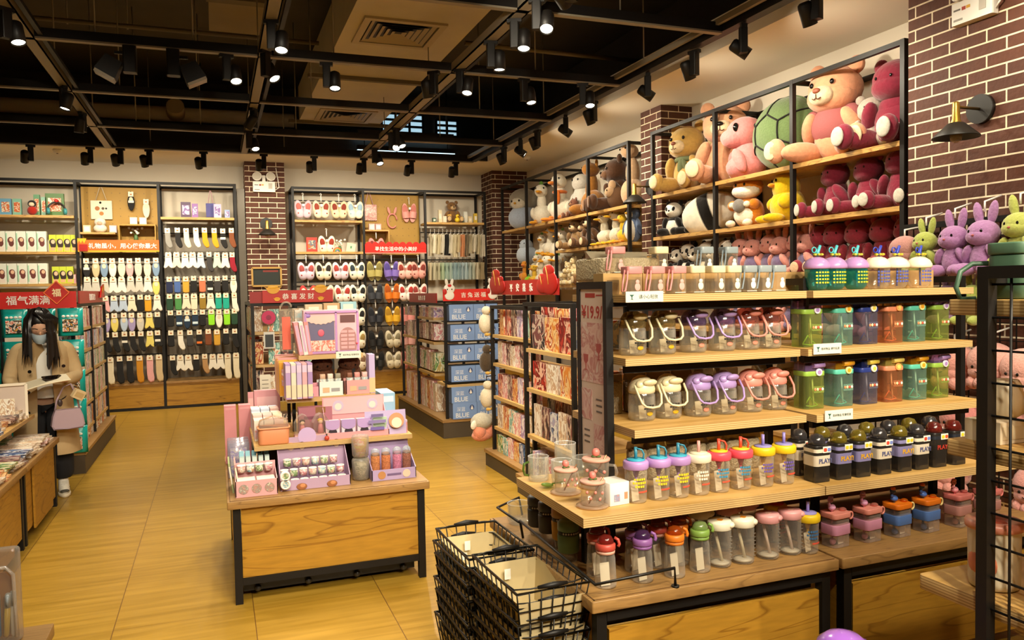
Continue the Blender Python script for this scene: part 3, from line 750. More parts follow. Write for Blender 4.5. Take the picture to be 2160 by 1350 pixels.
sock_rows('right', -.60, .24, [
    (2.51, C_, ['grey', 'black', 'cream', 'white', 'mustard', 'mustard', 'black and white', 'brown']),
    (2.17, A, ['white', 'cream', 'white', 'white', 'pale blue', (C_, 'charcoal'), 'mint', 'white', (C_, 'dark red')]),
    (1.835, F_, ['navy', 'blue', 'gold', 'black', 'coral', 'black and white', 'charcoal', 'black', (N, 'white')]),
    (1.59, F_, ['dark green', 'green', (A, 'cream'), 'cream', 'olive', (A, 'white'), 'teal', 'teal', (C_, 'white')]),
    (1.36, F_, ['black', 'striped navy', (N, 'striped navy'), 'striped navy', 'black', 'lime', (N, 'white'), 'lime', 'dark green']),
    (1.08, F_, ['black', (C_, 'white'), 'charcoal', 'orange and black', 'brown', 'gold', 'black', (C_, 'black')]),
    (.73, A, [(C_, 'black'), 'white', 'white', (F_, 'black'), (C_, 'tan'), 'white', 'white', (L_, 'cream'), (L_, 'cream')])])

# ---- slippers
def slipper_pair(kind, label, loc, c1, c2, rz=0, fan=.16):
    """two slippers hung toes down from a white hanger"""
    t = thing('slipper_pair', label, 'slippers', loc, rz, 'slipper pairs on hooks')
    t.scale = (1.18, 1.1, 1.15)
    m1 = mat(c1, rough=.9 if kind == 'fluffy' else .5, noise=.1, nscale=40); m2 = mat(c2, rough=.9)
    for s in (-1, 1):
        if kind == 'fluffy':
            b = MB().at((.052*s, 0, -.135), (0, fan*s, 0)).ell((0, 0, 0), (.053, .034, .118)).ell((0, -.025, -.055), (.052, .035, .062)).ob('slipper', m1, t)
            MB().at((.052*s, -.001, -.135), (0, fan*s, 0)).ell((0, -.034, .03), (.03, .012, .05)).ob('lining', m2, b)
            MB().at((.052*s, 0, -.135), (0, fan*s, 0)).ell((.018*s, -.05, -.05), (.012, .012, .012)).ob('bead', m2, b)
        else:
            o = [(.047*cos(a)*(1.06 if sin(a) < 0 else .9), .13*sin(a)) for a in [2*pi*i/22 for i in range(22)]]
            b = MB().at((.052*s, 0, -.14), (0, fan*s*.7, 0)).prism(o, -.012, .014).ob('sole', m1, t)
            st = MB().at((.052*s, 0, -.14), (0, fan*s*.7, 0)); R = []
            for z in (.012, -.02, -.075): R.append([(.052*cos(q)*(1-.06*abs(z+.02)/.05), -.012-.042*sin(q), z) for q in [pi*i/10 for i in range(11)]])
            st.grid(R).ob('strap', m1, b)
            MB().at((.052*s, 0, -.14), (0, fan*s*.7, 0)).ell((0, -.012, .045), (.036, .006, .06)).ob('footbed', m2, b)
    MB().tube([(0, .02, .05), (.012, .02, .062), (.0, .02, .075), (-.012, .02, .06)], .004, 6).tube([(0, -.012, -.03), (0, .0, .05)], .006, 6).box(-.014, -.05, -.1, .014, -.044, -.07).ob('hanger', WHITE, t)
    return t
SROW = {2.09: 'upper', 1.75: 'middle', 1.4: 'third', 1.04: 'fourth', .7: 'lowest'}
SL = [('fluffy', 1.24, 2.97, '#c9b2bd', '#c0605a', 'lavender pink open slippers, leftmost on the top bar above the shelf'),
      ('fluffy', 1.50, 2.97, '#ddd0b4', '#8a3a2a', 'cream slippers with red brown openings, second on the top bar'),
      ('fluffy', 1.76, 2.97, '#d6c5a0', '#7d3020', 'beige slippers with dark red openings, third on the top bar'),
      ('fluffy', 2.00, 2.97, '#e6dcc2', '#86a2b4', 'cream slippers with pale blue openings, rightmost on the top bar'),
      ('fluffy', 1.26, 2.06, '#cdbccb', '#a64b48', 'lilac fluffy slippers on the upper hook row, leftmost'),
      ('fluffy', 1.51, 2.06, '#e9dcc0', '#2b2320', 'cream fluffy slippers with black openings, upper hook row, second'),
      ('fluffy', 1.76, 2.06, '#d8c6d0', '#a84038', 'pale lilac fluffy slippers with red openings, upper hook row, third'),
      ('fluffy', 2.00, 2.06, '#ece2c8', '#2e3a42', 'ivory fluffy slippers with dark blue openings beside the bay post'),
      ('fluffy', 1.28, 1.72, '#b93a38', '#e9dcc0', 'red fluffy slippers half hidden behind the gold ingot sign'),
      ('fluffy', 1.53, 1.72, '#e6d8ba', '#c08a86', 'cream fluffy slippers just above the gold ingot sign'),
      ('fluffy', 1.78, 1.72, '#ece4d4', '#b03a34', 'white fluffy slippers with bright red openings, middle hook row'),
      ('fluffy', 2.01, 1.72, '#efe8d4', '#22201e', 'white panda coloured slippers with black openings, middle hook row'),
      ('fluffy', 1.99, 1.37, '#e9e1cc', '#1f1d1c', 'white slippers with black lining, third hook row beside the bay post'),
      ('fluffy', 1.76, 1.37, '#dccfc0', '#8a4a40', 'beige fluffy slippers behind the pink castle box, third hook row'),
      ('fluffy', 1.99, 1.02, '#e9dfc8', '#a88a4a', 'cream slippers with tan lining, fourth hook row beside the bay post'),
      ('fluffy', 1.99, .69, '#dfd0b6', '#8d6a50', 'beige slippers on the lowest hook row beside the bay post'),
      ('slide', 2.27, 2.06, '#b0a45e', '#7d7440', 'khaki green slides on the upper hook row'),
      ('slide', 2.53, 2.06, '#7f68ba', '#4f4288', 'purple slides on the upper hook row'),
      ('fluffy', 2.74, 2.06, '#e4b0a2', '#8f3428', 'pale coral slippers with red openings on the upper hook row'),
      ('fluffy', 2.95, 2.06, '#dd9a8e', '#7a2f28', 'pink slippers with dark red openings beside the baby clothes'),
      ('slide', 2.27, 1.72, '#3b3d44', '#26282e', 'charcoal slides on the middle hook row'),
      ('slide', 2.53, 1.72, '#df7a1e', '#a84f10', 'orange slides on the middle hook row'),
      ('fluffy', 2.75, 1.72, '#ebdcd2', '#b0342e', 'white slippers with red openings right of the orange slides'),
      ('fluffy', 2.96, 1.72, '#e2c6bc', '#9a3a34', 'pale pink slippers above the red rabbit sign'),
      ('slide', 2.27, 1.37, '#30323a', '#1e2026', 'black slides on the third hook row'),
      ('slide', 2.53, 1.37, '#e3b12c', '#a97f1e', 'yellow slides on the third hook row'),
      ('slide', 2.76, 1.37, '#dc8f88', '#a85a54', 'pink slides right of the yellow slides'),
      ('slide', 2.27, 1.01, '#1f1f20', '#111112', 'black sandals on the fourth hook row'),
      ('fluffy', 2.53, 1.01, '#cfc2a4', '#8d8468', 'beige furry slides on the fourth hook row'),
      ('slide', 2.76, 1.01, '#d9a29a', '#a06a62', 'dusty pink slides on the fourth hook row'),
      ('slide', 2.27, .69, '#232322', '#141413', 'black slides on the lowest hook row'),
      ('fluffy', 2.53, .69, '#d6c9ab', '#9a9076', 'beige furry slides on the lowest hook row'),
      ('slide', 2.76, .69, '#d98e84', '#a35b54', 'salmon slides on the lowest hook row')]
for k, x, z, a, b, l in SL: slipper_pair(k, l, (x, 11.97, z), a, b)

# ---- hanging baby clothes and bagged briefs
def hang_cloth(label, x, z, c, kind, w, h):
    t = thing('baby_garment', label, 'clothes', (x, 11.98, z), random.uniform(.5, .9), 'small clothes on hangers')
    m = mat(c, rough=.85 if kind != 'bag' else .35, noise=.08, nscale=30)
    n = 9; rows = []
    for j in range(7):
        q = j/6; ww = w*(.62+.38*q) if kind != 'bag' else w
        rows.append([((i/(n-1)-.5)*ww, -.012*sin(i*2.1+j*.4)-.01, -.03-q*h) for i in range(n)])
    b = MB().grid(rows)
    back = [[(p[0], p[1]+.02, p[2]) for p in r] for r in rows]; b.grid(back[::-1])  # front and back of the cloth
    b.ob('garment', m, t)
    MB().tube([(-w*.3, 0, -.028), (0, 0, -.012), (w*.3, 0, -.028)], .004, 5).tube([(0, 0, -.012), (0, 0, .025), (.012, 0, .04), (.0, 0, .052), (-.01, 0, .045)], .0025, 5).ob('hanger', WHITE if kind != 'bag' else BLACKM, t)
gc = [('#d9ccae', 'oatmeal'), ('#e8dfc6', 'ivory'), ('#cdbf9a', 'sand'), ('#e6dcc4', 'cream'), ('#1e1c1b', 'black'), ('#efe6cf', 'pale cream'), ('#e3d6b2', 'straw'), ('#c9b78e', 'wheat'), ('#cf8a5c', 'terracotta'),
      ('#8a7a62', 'taupe'), ('#dccfae', 'stone'), ('#e9e0c9', 'milk white'), ('#bfb291', 'khaki'), ('#e2d9c2', 'eggshell')]
for i, (c, n) in enumerate(gc):
    hang_cloth('%s baby trousers on hanger, %s on the upper garment rail' % (n, ordinal(i, len(gc))), 3.16+i*.066, 2.49, c, 'cloth', .15, random.uniform(.27, .36))
bc = [('#cdbf9f', 'beige'), ('#c4bda2', 'stone'), ('#d8d0b2', 'cream'), ('#c2cfae', 'pale green'), ('#bcd0c0', 'mint'), ('#c2d2c6', 'sage'), ('#b5ccd0', 'pale blue'), ('#bdd4d6', 'ice blue'), ('#c4d6da', 'aqua grey'),
      ('#bccdd0', 'silver blue'), ('#c9d4ce', 'grey green'), ('#c6cdbd', 'lichen'), ('#d2c8ae', 'oat'), ('#c3b28c', 'sand')]
for i, (c, n) in enumerate(bc):
    hang_cloth('%s bagged baby underwear, %s on the lower garment rail' % (n, ordinal(i, len(bc))), 3.16+i*.064, 2.05, c, 'bag', .14, .27)
# ------------------------------------------------------------------ plush toys and the right-hand wall of shelves
for i, (ya, yb) in enumerate(((5.07, 4.0), (6.1, 5.07), (7.19, 6.1))):
    bay('shelf_unit', ['tall open shelf unit next to the large brick wall', 'tall open shelf unit, second from the large brick wall', 'tall open shelf unit against the middle brick pillar'][i],
        'shelf unit', (4.27, ya, 0), -pi/2, ya-yb, .52, 3.19, [(2.53, .52), (2.10, .52), (1.66, .52), (1.2, .52)], end=i == 0)
for i, (ya, yb) in enumerate(((8.71, 7.70), (9.70, 8.71), (10.75, 9.70), (11.78, 10.75))):
    bay('shelf_unit', ['tall open shelf unit just beyond the middle brick pillar', 'tall open shelf unit holding brown plush, second beyond the pillar', 'tall open shelf unit holding the white geese', 'tall open shelf unit against the corner brick pillar'][i],
        'shelf unit', (4.27, ya, 0), -pi/2, ya-yb, .52, 3.19, ([(2.50, .52), (2.09, .52), (1.63, .52), (1.2, .52)] if i < 2 else [(2.50, .52), (1.63, .52), (1.2, .52)]), end=i == 0)

EYE = mat('#0d0b0a', rough=.12)
def soft(t, name, col, parts, seg=16, rings=11, par=None):
    b = MB()
    for p in parts: b.ell(p[0], p[1], p[2] if len(p) > 2 else (0, 0, 0), seg, rings)
    return b.ob(name, plush(col) if isinstance(col, str) else col, par or t)
def eyes(t, x, y, z, r=.022):
    for s in (-1, 1): MB().ell((x*s, y, z), (r, r*.7, r*1.15), seg=10, rings=7).ob('eye', EYE, t)
WALLRZ = -pi/2
def bear(label, loc, h, c, muz='#e6d2ac', rz=WALLRZ, hk=1.0, lz=1.0, shirt=None, ear='', sole=None, group=None, face=True, tilt=0, legs=1.0, cat='teddy bear'):
    t = thing('teddy_bear', label, cat, loc, rz, group); t.scale = (h, h, h)
    t.rotation_euler = (tilt, 0, rz)
    soft(t, 'body', c, [((0, 0, .28), (.25, .2, .29)), ((0, .0, .45), (.2, .17, .16)), ((-.2*lz, -.27*legs, .115), (.115, .27, .115), (0, 0, -.2*lz*lz)), ((.2*lz, -.27*legs, .115), (.115, .27, .115), (0, 0, .2*lz*lz)),
         ((-.27, -.09, .37), (.085, .1, .2), (.5, .45, 0)), ((.27, -.09, .37), (.085, .1, .2), (.5, -.45, 0)), ((-.27*lz*lz, -.5*legs, .15), (.115, .09, .14)), ((.27*lz*lz, -.5*legs, .15), (.115, .09, .14))])
    hd = soft(t, 'head', c, [((0, -.02, .73), (.255, .22, .22)), ((0, -.06, .66), (.24, .2, .15))])
    for s in (-1, 1):
        e = soft(t, 'ear', c, [((.2*s, .0, .92), (.085, .05, .085))], 12, 8, hd)
        soft(t, 'sole', sole or muz, [((.285*lz*lz*s, -.585*legs, .15), (.085, .02, .105))], 12, 8)
    if face:
        soft(t, 'muzzle', muz, [((0, -.22, .655), (.125, .09, .088))], 14, 9, hd)
        MB().ell((0, -.305, .69), (.04, .022, .026), seg=10, rings=7).ob('nose', mat('#8a4a34', rough=.5) if face == 'soft' else EYE, hd)
        MB().tube([(-.045, -.3, .625), (-.02, -.309, .612), (0, -.311, .625), (0, -.31, .66), (0, -.311, .625), (.02, -.309, .612), (.045, -.3, .625)], .005, 5).ob('mouth', mat('#5a3428', rough=.8), hd)
        eyes(hd, .105, -.225, .765)
    else: eyes(hd, .09, -.225, .75, .016)
    if hk != 1: hd.matrix_local = Matrix.Translation((0, 0, .52*(1-hk))) @ Matrix.Scale(hk, 4)
    if shirt:
        b = MB().ell((0, -.01, .38), (.275, .235, .24), seg=24, rings=16).ell((-.24, -.05, .46), (.11, .12, .13), (.4, .5, 0)).ell((.24, -.05, .46), (.11, .12, .13), (.4, -.5, 0))
        b.ob('shirt', mat(shirt, rough=.9, bump=.3, nscale=90), t)
    return t
X0 = 4.50
bear('huge peach teddy bear in a dusty pink shirt beside the brick wall', (4.50, 4.83, 2.53), .70, '#d99a76', '#d8c3a0', WALLRZ+.22, hk=1.18, lz=1.35, legs=.8, shirt='#9c5757', face='soft', cat='teddy bear')
bear('plain dark pink plush bear with grey soles on the top shelf, nearest the brick wall', (4.55, 4.30, 2.53), .66, '#7c2437', '#9a9284', WALLRZ+.1, sole='#b5afa2', face=False)
bear('small pale pink plush bear squeezed between the peach and the dark pink bear', (4.52, 4.50, 2.56), .40, '#a89c90', '#c9a79c', WALLRZ+.6, sole='#8a3040', face=False)
for i, (y, h, l) in enumerate(((4.20, .46, 'rightmost'), (4.50, .44, 'middle'), (4.83, .45, 'leftmost'))):
    bear('dark pink plush bear with grey soles, second shelf beside the brick wall, ' + l, (4.5, y, 2.10), h, '#7c2437', '#9a9284', WALLRZ+.2-.2*i, sole='#c2bbad', face=False, group='dark pink plush bears')
for i, y in enumerate((4.16, 4.38, 4.62, 4.84, 5.0)):
    bear('small dark red plush bear on the third shelf beside the brick wall, %s' % ('nearest', 'second nearest', 'middle one', 'second farthest', 'farthest')[i], (4.52, y, 1.66), .42, '#8e2f3c', '#b98f62', WALLRZ+.1*i, sole='#d9b390', face=False, group='small dark red plush bears')
# green shell cushion
t = thing('shell_cushion', 'green turtle shell cushion with dark seams on the top shelf', 'cushion', (4.54, 5.42, 2.845), WALLRZ)
t.scale = (.35, .35, .35)
m = plush('#647a4c')
MB().ell((0, 0, 0), (1, .72, .88), seg=28, rings=18).ob('shell', m, t)
hexa = [(.46*cos(a), .44*sin(a)) for a in [pi/6+2*pi*i/6 for i in range(6)]]
def shp(x, z):
    q = 1-(x/1.0)**2-(z/.88)**2
    return (x, -.72*math.sqrt(max(q, .0))-.008, z)
sm = MB()
for i in range(6):
    a, b = hexa[i], hexa[(i+1) % 6]
    sm.tube([shp(a[0]+(b[0]-a[0])*k/6, a[1]+(b[1]-a[1])*k/6) for k in range(7)], .022, 5)
    sm.tube([shp(a[0]*(1+1.15*k/6), a[1]*(1+1.0*k/6)) for k in range(7)], .022, 5)
sm.ob('seams', mat('#17140f', rough=.9), t)
MB().tube([(1.0*cos(a), -.02, .88*sin(a)) for a in [2*pi*i/30 for i in range(30)]], .03, 6, True).ob('piping', m, t)
# pink dinosaur-like plush
t = thing('plush_animal', 'smooth pink long-headed plush animal with a black oval eye on the top shelf', 'plush toy', (4.46, 5.84, 2.53), WALLRZ-.5); t.scale = (.52, .52, .52)
soft(t, 'body', '#d98482', [((0, 0, .3), (.34, .3, .34)), ((.0, -.05, .2), (.38, .34, .22)), ((-.26, -.2, .28), (.12, .1, .24), (.3, .5, 0)), ((.28, -.2, .28), (.12, .1, .24), (.3, -.5, 0))])
h = soft(t, 'head', '#d98482', [((0, -.06, .78), (.3, .32, .27)), ((0, -.2, .7), (.24, .28, .18))])
for s in (-1, 1): MB().ell((.235*s, -.25, .84), (.03, .05, .075), seg=10, rings=8).ob('eye', EYE, h)
bear('large peach fluffy teddy bear behind a shelf post on the top shelf', (4.50, 6.24, 2.53), .74, '#d19a76', '#dcc09a', WALLRZ+.75, hk=1.1, face=True)
bear('tan teddy bear wearing a green scarf on the top shelf by the middle pillar', (4.46, 6.80, 2.53), .64, '#bb9650', '#e0caa0', WALLRZ+.3, hk=1.15, legs=.85, face='soft')
t = thing('scarf', 'sage green scarf around the tan teddy bear by the middle pillar', 'scarf', (4.46, 6.80, 2.53), WALLRZ+.45)
b = MB(); b.tube([(.11*cos(a), -.01+.1*sin(a), .315) for a in [2*pi*i/20 for i in range(20)]], .026, 8, True); b.ell((-.02, -.115, .24), (.035, .02, .08), (.2, .2, 0)).ell((.03, -.115, .25), (.03, .02, .07), (.2, -.3, 0))
b.ob('cloth', mat('#66704e', rough=.95), t)
bear('small dull tan teddy bear peeking out beside the large peach bear', (4.60, 6.50, 2.66), .46, '#a98c58', '#c9b184', WALLRZ+.1)
# second shelf: pandas, panda cushion, fox, yellow plush
def panda(label, loc, h, rz=WALLRZ, group='panda plush toys'):
    t = thing('panda_plush', label, 'panda toy', loc, rz, group); t.scale = (h, h, h)
    soft(t, 'torso', '#e9e2d2', [((0, 0, .27), (.26, .21, .27))])
    soft(t, 'limbs', '#1a1716', [((-.24, -.1, .36), (.09, .11, .2), (.4, .4, 0)), ((.24, -.1, .36), (.09, .11, .2), (.4, -.4, 0)), ((-.2, -.26, .12), (.12, .24, .12), (0, 0, -.2)), ((.2, -.26, .12), (.12, .24, .12), (0, 0, .2)), ((0, .02, .46), (.24, .19, .08))], 12, 8)
    hd = soft(t, 'head', '#efe8d8', [((0, -.03, .74), (.26, .22, .22)), ((0, -.14, .68), (.14, .14, .1))])
    for s in (-1, 1):
        soft(t, 'ear', '#1a1716', [((.2*s, .02, .93), (.085, .05, .085))], 10, 7, hd)
        soft(t, 'eye_patch', '#1a1716', [((.11*s, -.215, .76), (.05, .03, .07), (0, .5*s, 0))], 10, 7, hd)
    MB().ell((0, -.27, .71), (.035, .02, .025), seg=8, rings=6).ob('nose', EYE, hd)
    return t
p1 = panda('small panda plush at the left end of the second shelf by the middle pillar', (4.42, 7.0, 2.10), .36, WALLRZ+.4)
dup(p1, 'small panda plush tucked behind the striped panda cushion', (4.5, 6.78, 2.10), WALLRZ+.1)
t = thing('panda_cushion', 'large round white cushion with a broad black band on the second shelf', 'cushion', (4.44, 6.42, 2.285), WALLRZ-.75, rot=(0, rad(-20), WALLRZ+.62))
for a, b, n, c in ((-.27, -.045, 'white_end', '#e9e0ca'), (-.05, .065, 'black_band', '#15120f'), (.06, .27, 'white_end', '#eee6d2')):
    R = []
    for i in range(9):
        x = a+(b-a)*i/8; q = max(0.0004, 1-(x/.272)**2)**.5; rr = .19*q**.8
        R.append([(x, .8*rr*cos(2*pi*j/24)-.0, rr*sin(2*pi*j/24)) for j in range(24)])
    MB().loft(R, smooth=True).ob(n, plush(c), t)
t = thing('fox_plush', 'orange and white fox plush hugging a grey stone on the second shelf', 'plush toy', (4.44, 5.82, 2.10), WALLRZ+.25); t.scale = (.46, .46, .46)
soft(t, 'body', '#c9781f', [((0, 0, .28), (.32, .25, .3)), ((-.25, -.16, .42), (.09, .12, .1)), ((.25, -.16, .42), (.09, .12, .1))])
soft(t, 'belly', '#ece2cc', [((0, -.12, .24), (.24, .16, .2))])
h = soft(t, 'head', '#cf7d22', [((0, -.02, .76), (.31, .25, .22))])
soft(t, 'cheeks', '#efe6d2', [((0, -.09, .69), (.3, .2, .15))], 16, 10, h)
for s in (-1, 1):
    soft(t, 'ear', '#c9781f', [((.22*s, .02, .95), (.07, .04, .1))], 10, 7, h)
    soft(t, 'paw', '#efdcc0', [((.2*s, -.3, .07), (.09, .1, .07))], 10, 7)
    soft(t, 'hand', '#efdcc0', [((.17*s, -.28, .42), (.07, .06, .06))], 10, 7)
    MB().ell((.1*s, -.265, .8), (.024, .02, .03), seg=8, rings=6).ob('eye', EYE, h)
soft(t, 'stone', '#77726c', [((0, -.3, .40), (.13, .09, .13))], 12, 9)
t = thing('yellow_plush', 'plain bright yellow plush chick sitting on the second shelf', 'plush toy', (4.46, 5.34, 2.10), WALLRZ-.35); t.scale = (.47, .47, .47)
soft(t, 'body', '#d9b412', [((0, 0, .3), (.34, .3, .32)), ((0, -.02, .62), (.26, .24, .3)), ((-.28, -.12, .36), (.1, .16, .13), (.3, .3, 0)), ((.28, -.12, .36), (.1, .16, .13), (.3, -.3, 0))])
for s in (-1, 1): soft(t, 'foot', '#d9b412', [((.2*s, -.32, .08), (.11, .2, .08))], 10, 7)
soft(t, 'beak', '#d98a14', [((0, -.28, .66), (.06, .07, .04))], 10, 7)
eyes(t, .1, -.24, .74, .024)
# third shelf
for i, y in enumerate((7.0, 6.84, 6.68, 6.52, 6.36, 6.2)):
    dup(p1, 'small panda plush in the row on the third shelf, %s' % ordinal(i, 6), (4.46+.03*(i % 2), y, 1.66), WALLRZ+.3-.1*i, sc=.32+.05*(i % 2))
def bunny(label, loc, h, c, dress, rz=WALLRZ, group='plush rabbits', ears='up'):
    t = thing('plush_rabbit', label, 'rabbit toy', loc, rz, group); t.scale = (h, h, h)
    soft(t, 'body', c, [((0, 0, .25), (.22, .18, .26)), ((-.18, -.2, .1), (.1, .2, .1), (0, 0, -.2)), ((.18, -.2, .1), (.1, .2, .1), (0, 0, .2)), ((-.22, -.08, .32), (.07, .09, .17), (.4, .5, 0)), ((.22, -.08, .32), (.07, .09, .17), (.4, -.5, 0))], 12, 8)
    hd = soft(t, 'head', c, [((0, -.03, .63), (.24, .2, .2)), ((0, -.1, .58), (.21, .15, .13))], 14, 9)
    for s in (-1, 1):
        soft(t, 'ear', c, [((.12*s, .02, .93), (.075, .05, .18), (0, .2*s, 0))] if ears == 'up' else [((.22*s, .0, .72), (.06, .06, .2), (0, -.5*s, 0))], 10, 8, hd)
        MB().ell((.1*s, -.2, .66), (.022, .015, .028), seg=8, rings=6).ob('eye', EYE, hd)
    MB().ell((0, -.245, .6), (.025, .015, .018), seg=8, rings=6).ob('nose', mat('#b05a5a'), hd)
    if dress: soft(t, 'dress', dress, [((0, 0, .27), (.245, .205, .22)), ((0, -.02, .12), (.27, .23, .1))], 12, 8)
    return t
b1 = bunny('pink plush rabbit in purple clothes on the third shelf, nearest the striped cushion', (4.46, 5.95, 1.66), .42, '#d09084', '#6f5f80', WALLRZ+.2)
for i, y in enumerate((5.78, 5.6, 5.42, 5.25, 5.1)):
    dup(b1, 'pink plush rabbit in purple clothes on the third shelf, %s' % ['second from its left', 'third from its left', 'fourth from its left', 'fifth from its left', 'beside the shelf post'][i], (4.46+.05*(i % 2), y, 1.66), WALLRZ+.2-.12*i, sc=.4+.04*(i % 2))
for i, (y, z) in enumerate(((5.9, 1.2), (5.66, 1.2), (5.42, 1.2), (5.2, 1.2), (4.9, 1.2), (4.6, 1.2), (4.3, 1.2))):
    dup(b1, 'pink plush rabbit on the plush shelf behind the cup gondola, %s' % ordinal(i, 7), (4.42, y, z), WALLRZ+.1*i-.2, sc=.44)

# ---- far half of the wall
bear('big dark brown plush bear on the top shelf beyond the middle pillar', (4.55, 8.45, 2.5), .66, '#4a2f1d', '#6b4a30', WALLRZ-.3)
t = thing('plush_animal', 'tall pale beige plush animal leaning at the right end of the far top shelf', 'plush toy', (4.46, 7.92, 2.5), WALLRZ); t.scale = (.62, .62, .62)
soft(t, 'body', '#bd9a76', [((0, 0, .25), (.24, .22, .27)), ((0, 0, .6), (.13, .13, .3)), ((0, -.06, 1.0), (.15, .17, .13))])
for s in (-1, 1): MB().ell((.1*s, -.2, 1.04), .02, seg=8, rings=6).ob('eye', EYE, t)
t = thing('plush_animal', 'brown knitted texture plush hedgehog on the far top shelf', 'plush toy', (4.42, 8.22, 2.5), WALLRZ); t.scale = (.32, .32, .32)
soft(t, 'body', mat('#5d3f24', rough=.95, noise=.5, nscale=60, bump=1.0), [((0, 0, .4), (.42, .36, .42))]); soft(t, 'head', '#a98a68', [((0, -.3, .6), (.2, .2, .2)), ((0, -.2, .85), (.16, .14, .2))]); eyes(t, .09, -.47, .66, .03)
t = thing('plush_animal', 'golden brown long-necked plush animal on the far top shelf', 'plush toy', (4.5, 9.0, 2.5), WALLRZ+.2); t.scale = (.62, .62, .62)
soft(t, 'body', '#8a5a20', [((0, 0, .25), (.27, .25, .27)), ((-.05, 0, .55), (.13, .13, .32), (0, .12, 0)), ((-.2, -.22, .12), (.12, .25, .12)), ((.2, -.22, .12), (.12, .25, .12))])
h = soft(t, 'head', '#8a5a20', [((0, -.06, .92), (.15, .2, .14)), ((-.12, .0, 1.03), (.04, .03, .1)), ((.12, .0, 1.03), (.04, .03, .1))]); eyes(h, .1, -.2, .96)
t = thing('plush_animal', 'pale grey plush seal standing on the far top shelf', 'plush toy', (4.55, 9.42, 2.5), WALLRZ+.3); t.scale = (.58, .58, .58)
soft(t, 'body', '#b9b2a6', [((0, 0, .38), (.25, .22, .4)), ((0, -.04, .8), (.22, .2, .2)), ((-.25, -.06, .4), (.06, .1, .2), (0, .3, 0)), ((.25, -.06, .4), (.06, .1, .2), (0, -.3, 0))]); eyes(t, .09, -.22, .86)
bear('small reddish brown plush bear on the far top shelf beside the seal', (4.4, 9.35, 2.5), .26, '#6d4432', '#8d6448', WALLRZ)
def duck(label, loc, h, c='#e9e1cc', beak='#dd9a1a', rz=WALLRZ, leaf=False, scarf=None, group='plush ducks and geese', feet=True, tilt=0):
    t = thing('plush_duck', label, 'duck toy', loc, rz, group, rot=(tilt, 0, rz)); t.scale = (h, h, h)
    soft(t, 'body', c, [((0, .02, .24), (.24, .26, .24)), ((0, -.04, .52), (.11, .12, .22)), ((-.22, .04, .28), (.06, .2, .14)), ((.22, .04, .28), (.06, .2, .14))], 14, 9)
    hd = soft(t, 'head', c, [((0, -.08, .78), (.155, .165, .15))], 14, 9)
    soft(t, 'beak', beak, [((0, -.28, .74), (.075, .13, .035))], 10, 7, hd)
    for s in (-1, 1):
        MB().ell((.09*s, -.195, .83), (.02, .015, .024), seg=8, rings=6).ob('eye', EYE, hd)
        if feet: soft(t, 'foot', beak, [((.13*s, -.3, .04), (.08, .15, .04), (0, 0, .3*s)), ((.12*s, -.16, .08), (.04, .1, .04))], 10, 7)
    if leaf: MB().ell((0, -.06, .96), (.05, .03, .05), seg=8, rings=6).ob('leaf', mat('#5f8a34', rough=.8), hd)
    if scarf: soft(t, 'scarf', scarf, [((0, -.05, .58), (.15, .16, .05)), ((.06, -.2, .46), (.06, .03, .14))], 12, 8)
    return t
d1 = duck('tall white plush goose with a yellow bill on the far top shelf near the corner', (4.44, 10.52, 2.5), .62, leaf=True, rz=WALLRZ+.9)
duck('tall white plush goose with an orange scarf on the far top shelf', (4.5, 9.98, 2.5), .70, scarf='#d9742c', beak='#d9822a', rz=WALLRZ+.5)
duck('white plush duck with bright yellow feet on the second far shelf, leftmost', (4.42, 8.52, 2.09), .42, '#cfc4ac', '#d9a514', WALLRZ+.1)
duck('white plush duck with bright yellow feet on the second far shelf, rightmost', (4.44, 8.25, 2.09), .44, '#cfc4ac', '#d9a514', WALLRZ-.1)
duck('small yellow plush duckling on the second far shelf', (4.4, 8.02, 2.09), .36, '#d8ae2a', '#d98a1a', WALLRZ)
t = thing('penguin_plush', 'blue and white penguin plush at the right end of the second far shelf', 'plush toy', (4.42, 7.85, 2.09), WALLRZ+.3); t.scale = (.42, .42, .42)
soft(t, 'body', '#5f6f8d', [((0, 0, .35), (.25, .22, .36)), ((0, -.02, .78), (.21, .2, .2)), ((-.25, -.04, .4), (.05, .1, .22), (0, .3, 0)), ((.25, -.04, .4), (.05, .1, .22), (0, -.3, 0))]); soft(t, 'belly', '#e3ddcd', [((0, -.1, .33), (.2, .15, .3)), ((0, -.1, .76), (.16, .13, .14))]); soft(t, 'beak', '#d99a1a', [((0, -.25, .77), (.05, .06, .03))], 8, 6); eyes(t, .09, -.2, .83)
def monkey(label, loc, h, c, rz=WALLRZ):
    t = bear(label, loc, h, c, '#d9bd92', rz, group='tan plush monkeys', cat='plush toy'); t.name = 'plush_monkey'; return t
monkey('tan plush monkey with a pale face on the second far shelf', (4.44, 9.36, 2.09), .42, '#8a6a44', WALLRZ+.3)
monkey('tan plush monkey looking sideways on the second far shelf, middle of three', (4.46, 9.1, 2.09), .40, '#7d5d3a', WALLRZ-.5)
monkey('brown plush monkey with a white muzzle beside the shelf post on the second far shelf', (4.42, 8.86, 2.09), .44, '#5f4129', WALLRZ+.1)
monkey('dark tan plush monkey on the third far shelf', (4.46, 8.9, 1.63), .44, '#7a5836', WALLRZ)
bear('brown plush bear on the third far shelf behind the pale puppies', (4.56, 9.2, 1.63), .46, '#6d4a2a', '#a98a5c', WALLRZ)
bear('dim brown plush bear on the third far shelf beside the piglet', (4.5, 8.45, 1.63), .42, '#5c3d26', '#8d6a48', WALLRZ)
b2 = bear('cream fluffy puppy plush on the third far shelf, topmost of its heap', (4.36, 9.30, 1.78), .22, '#dcc696', '#ead9b4', WALLRZ, group='cream fluffy puppies', cat='plush toy')
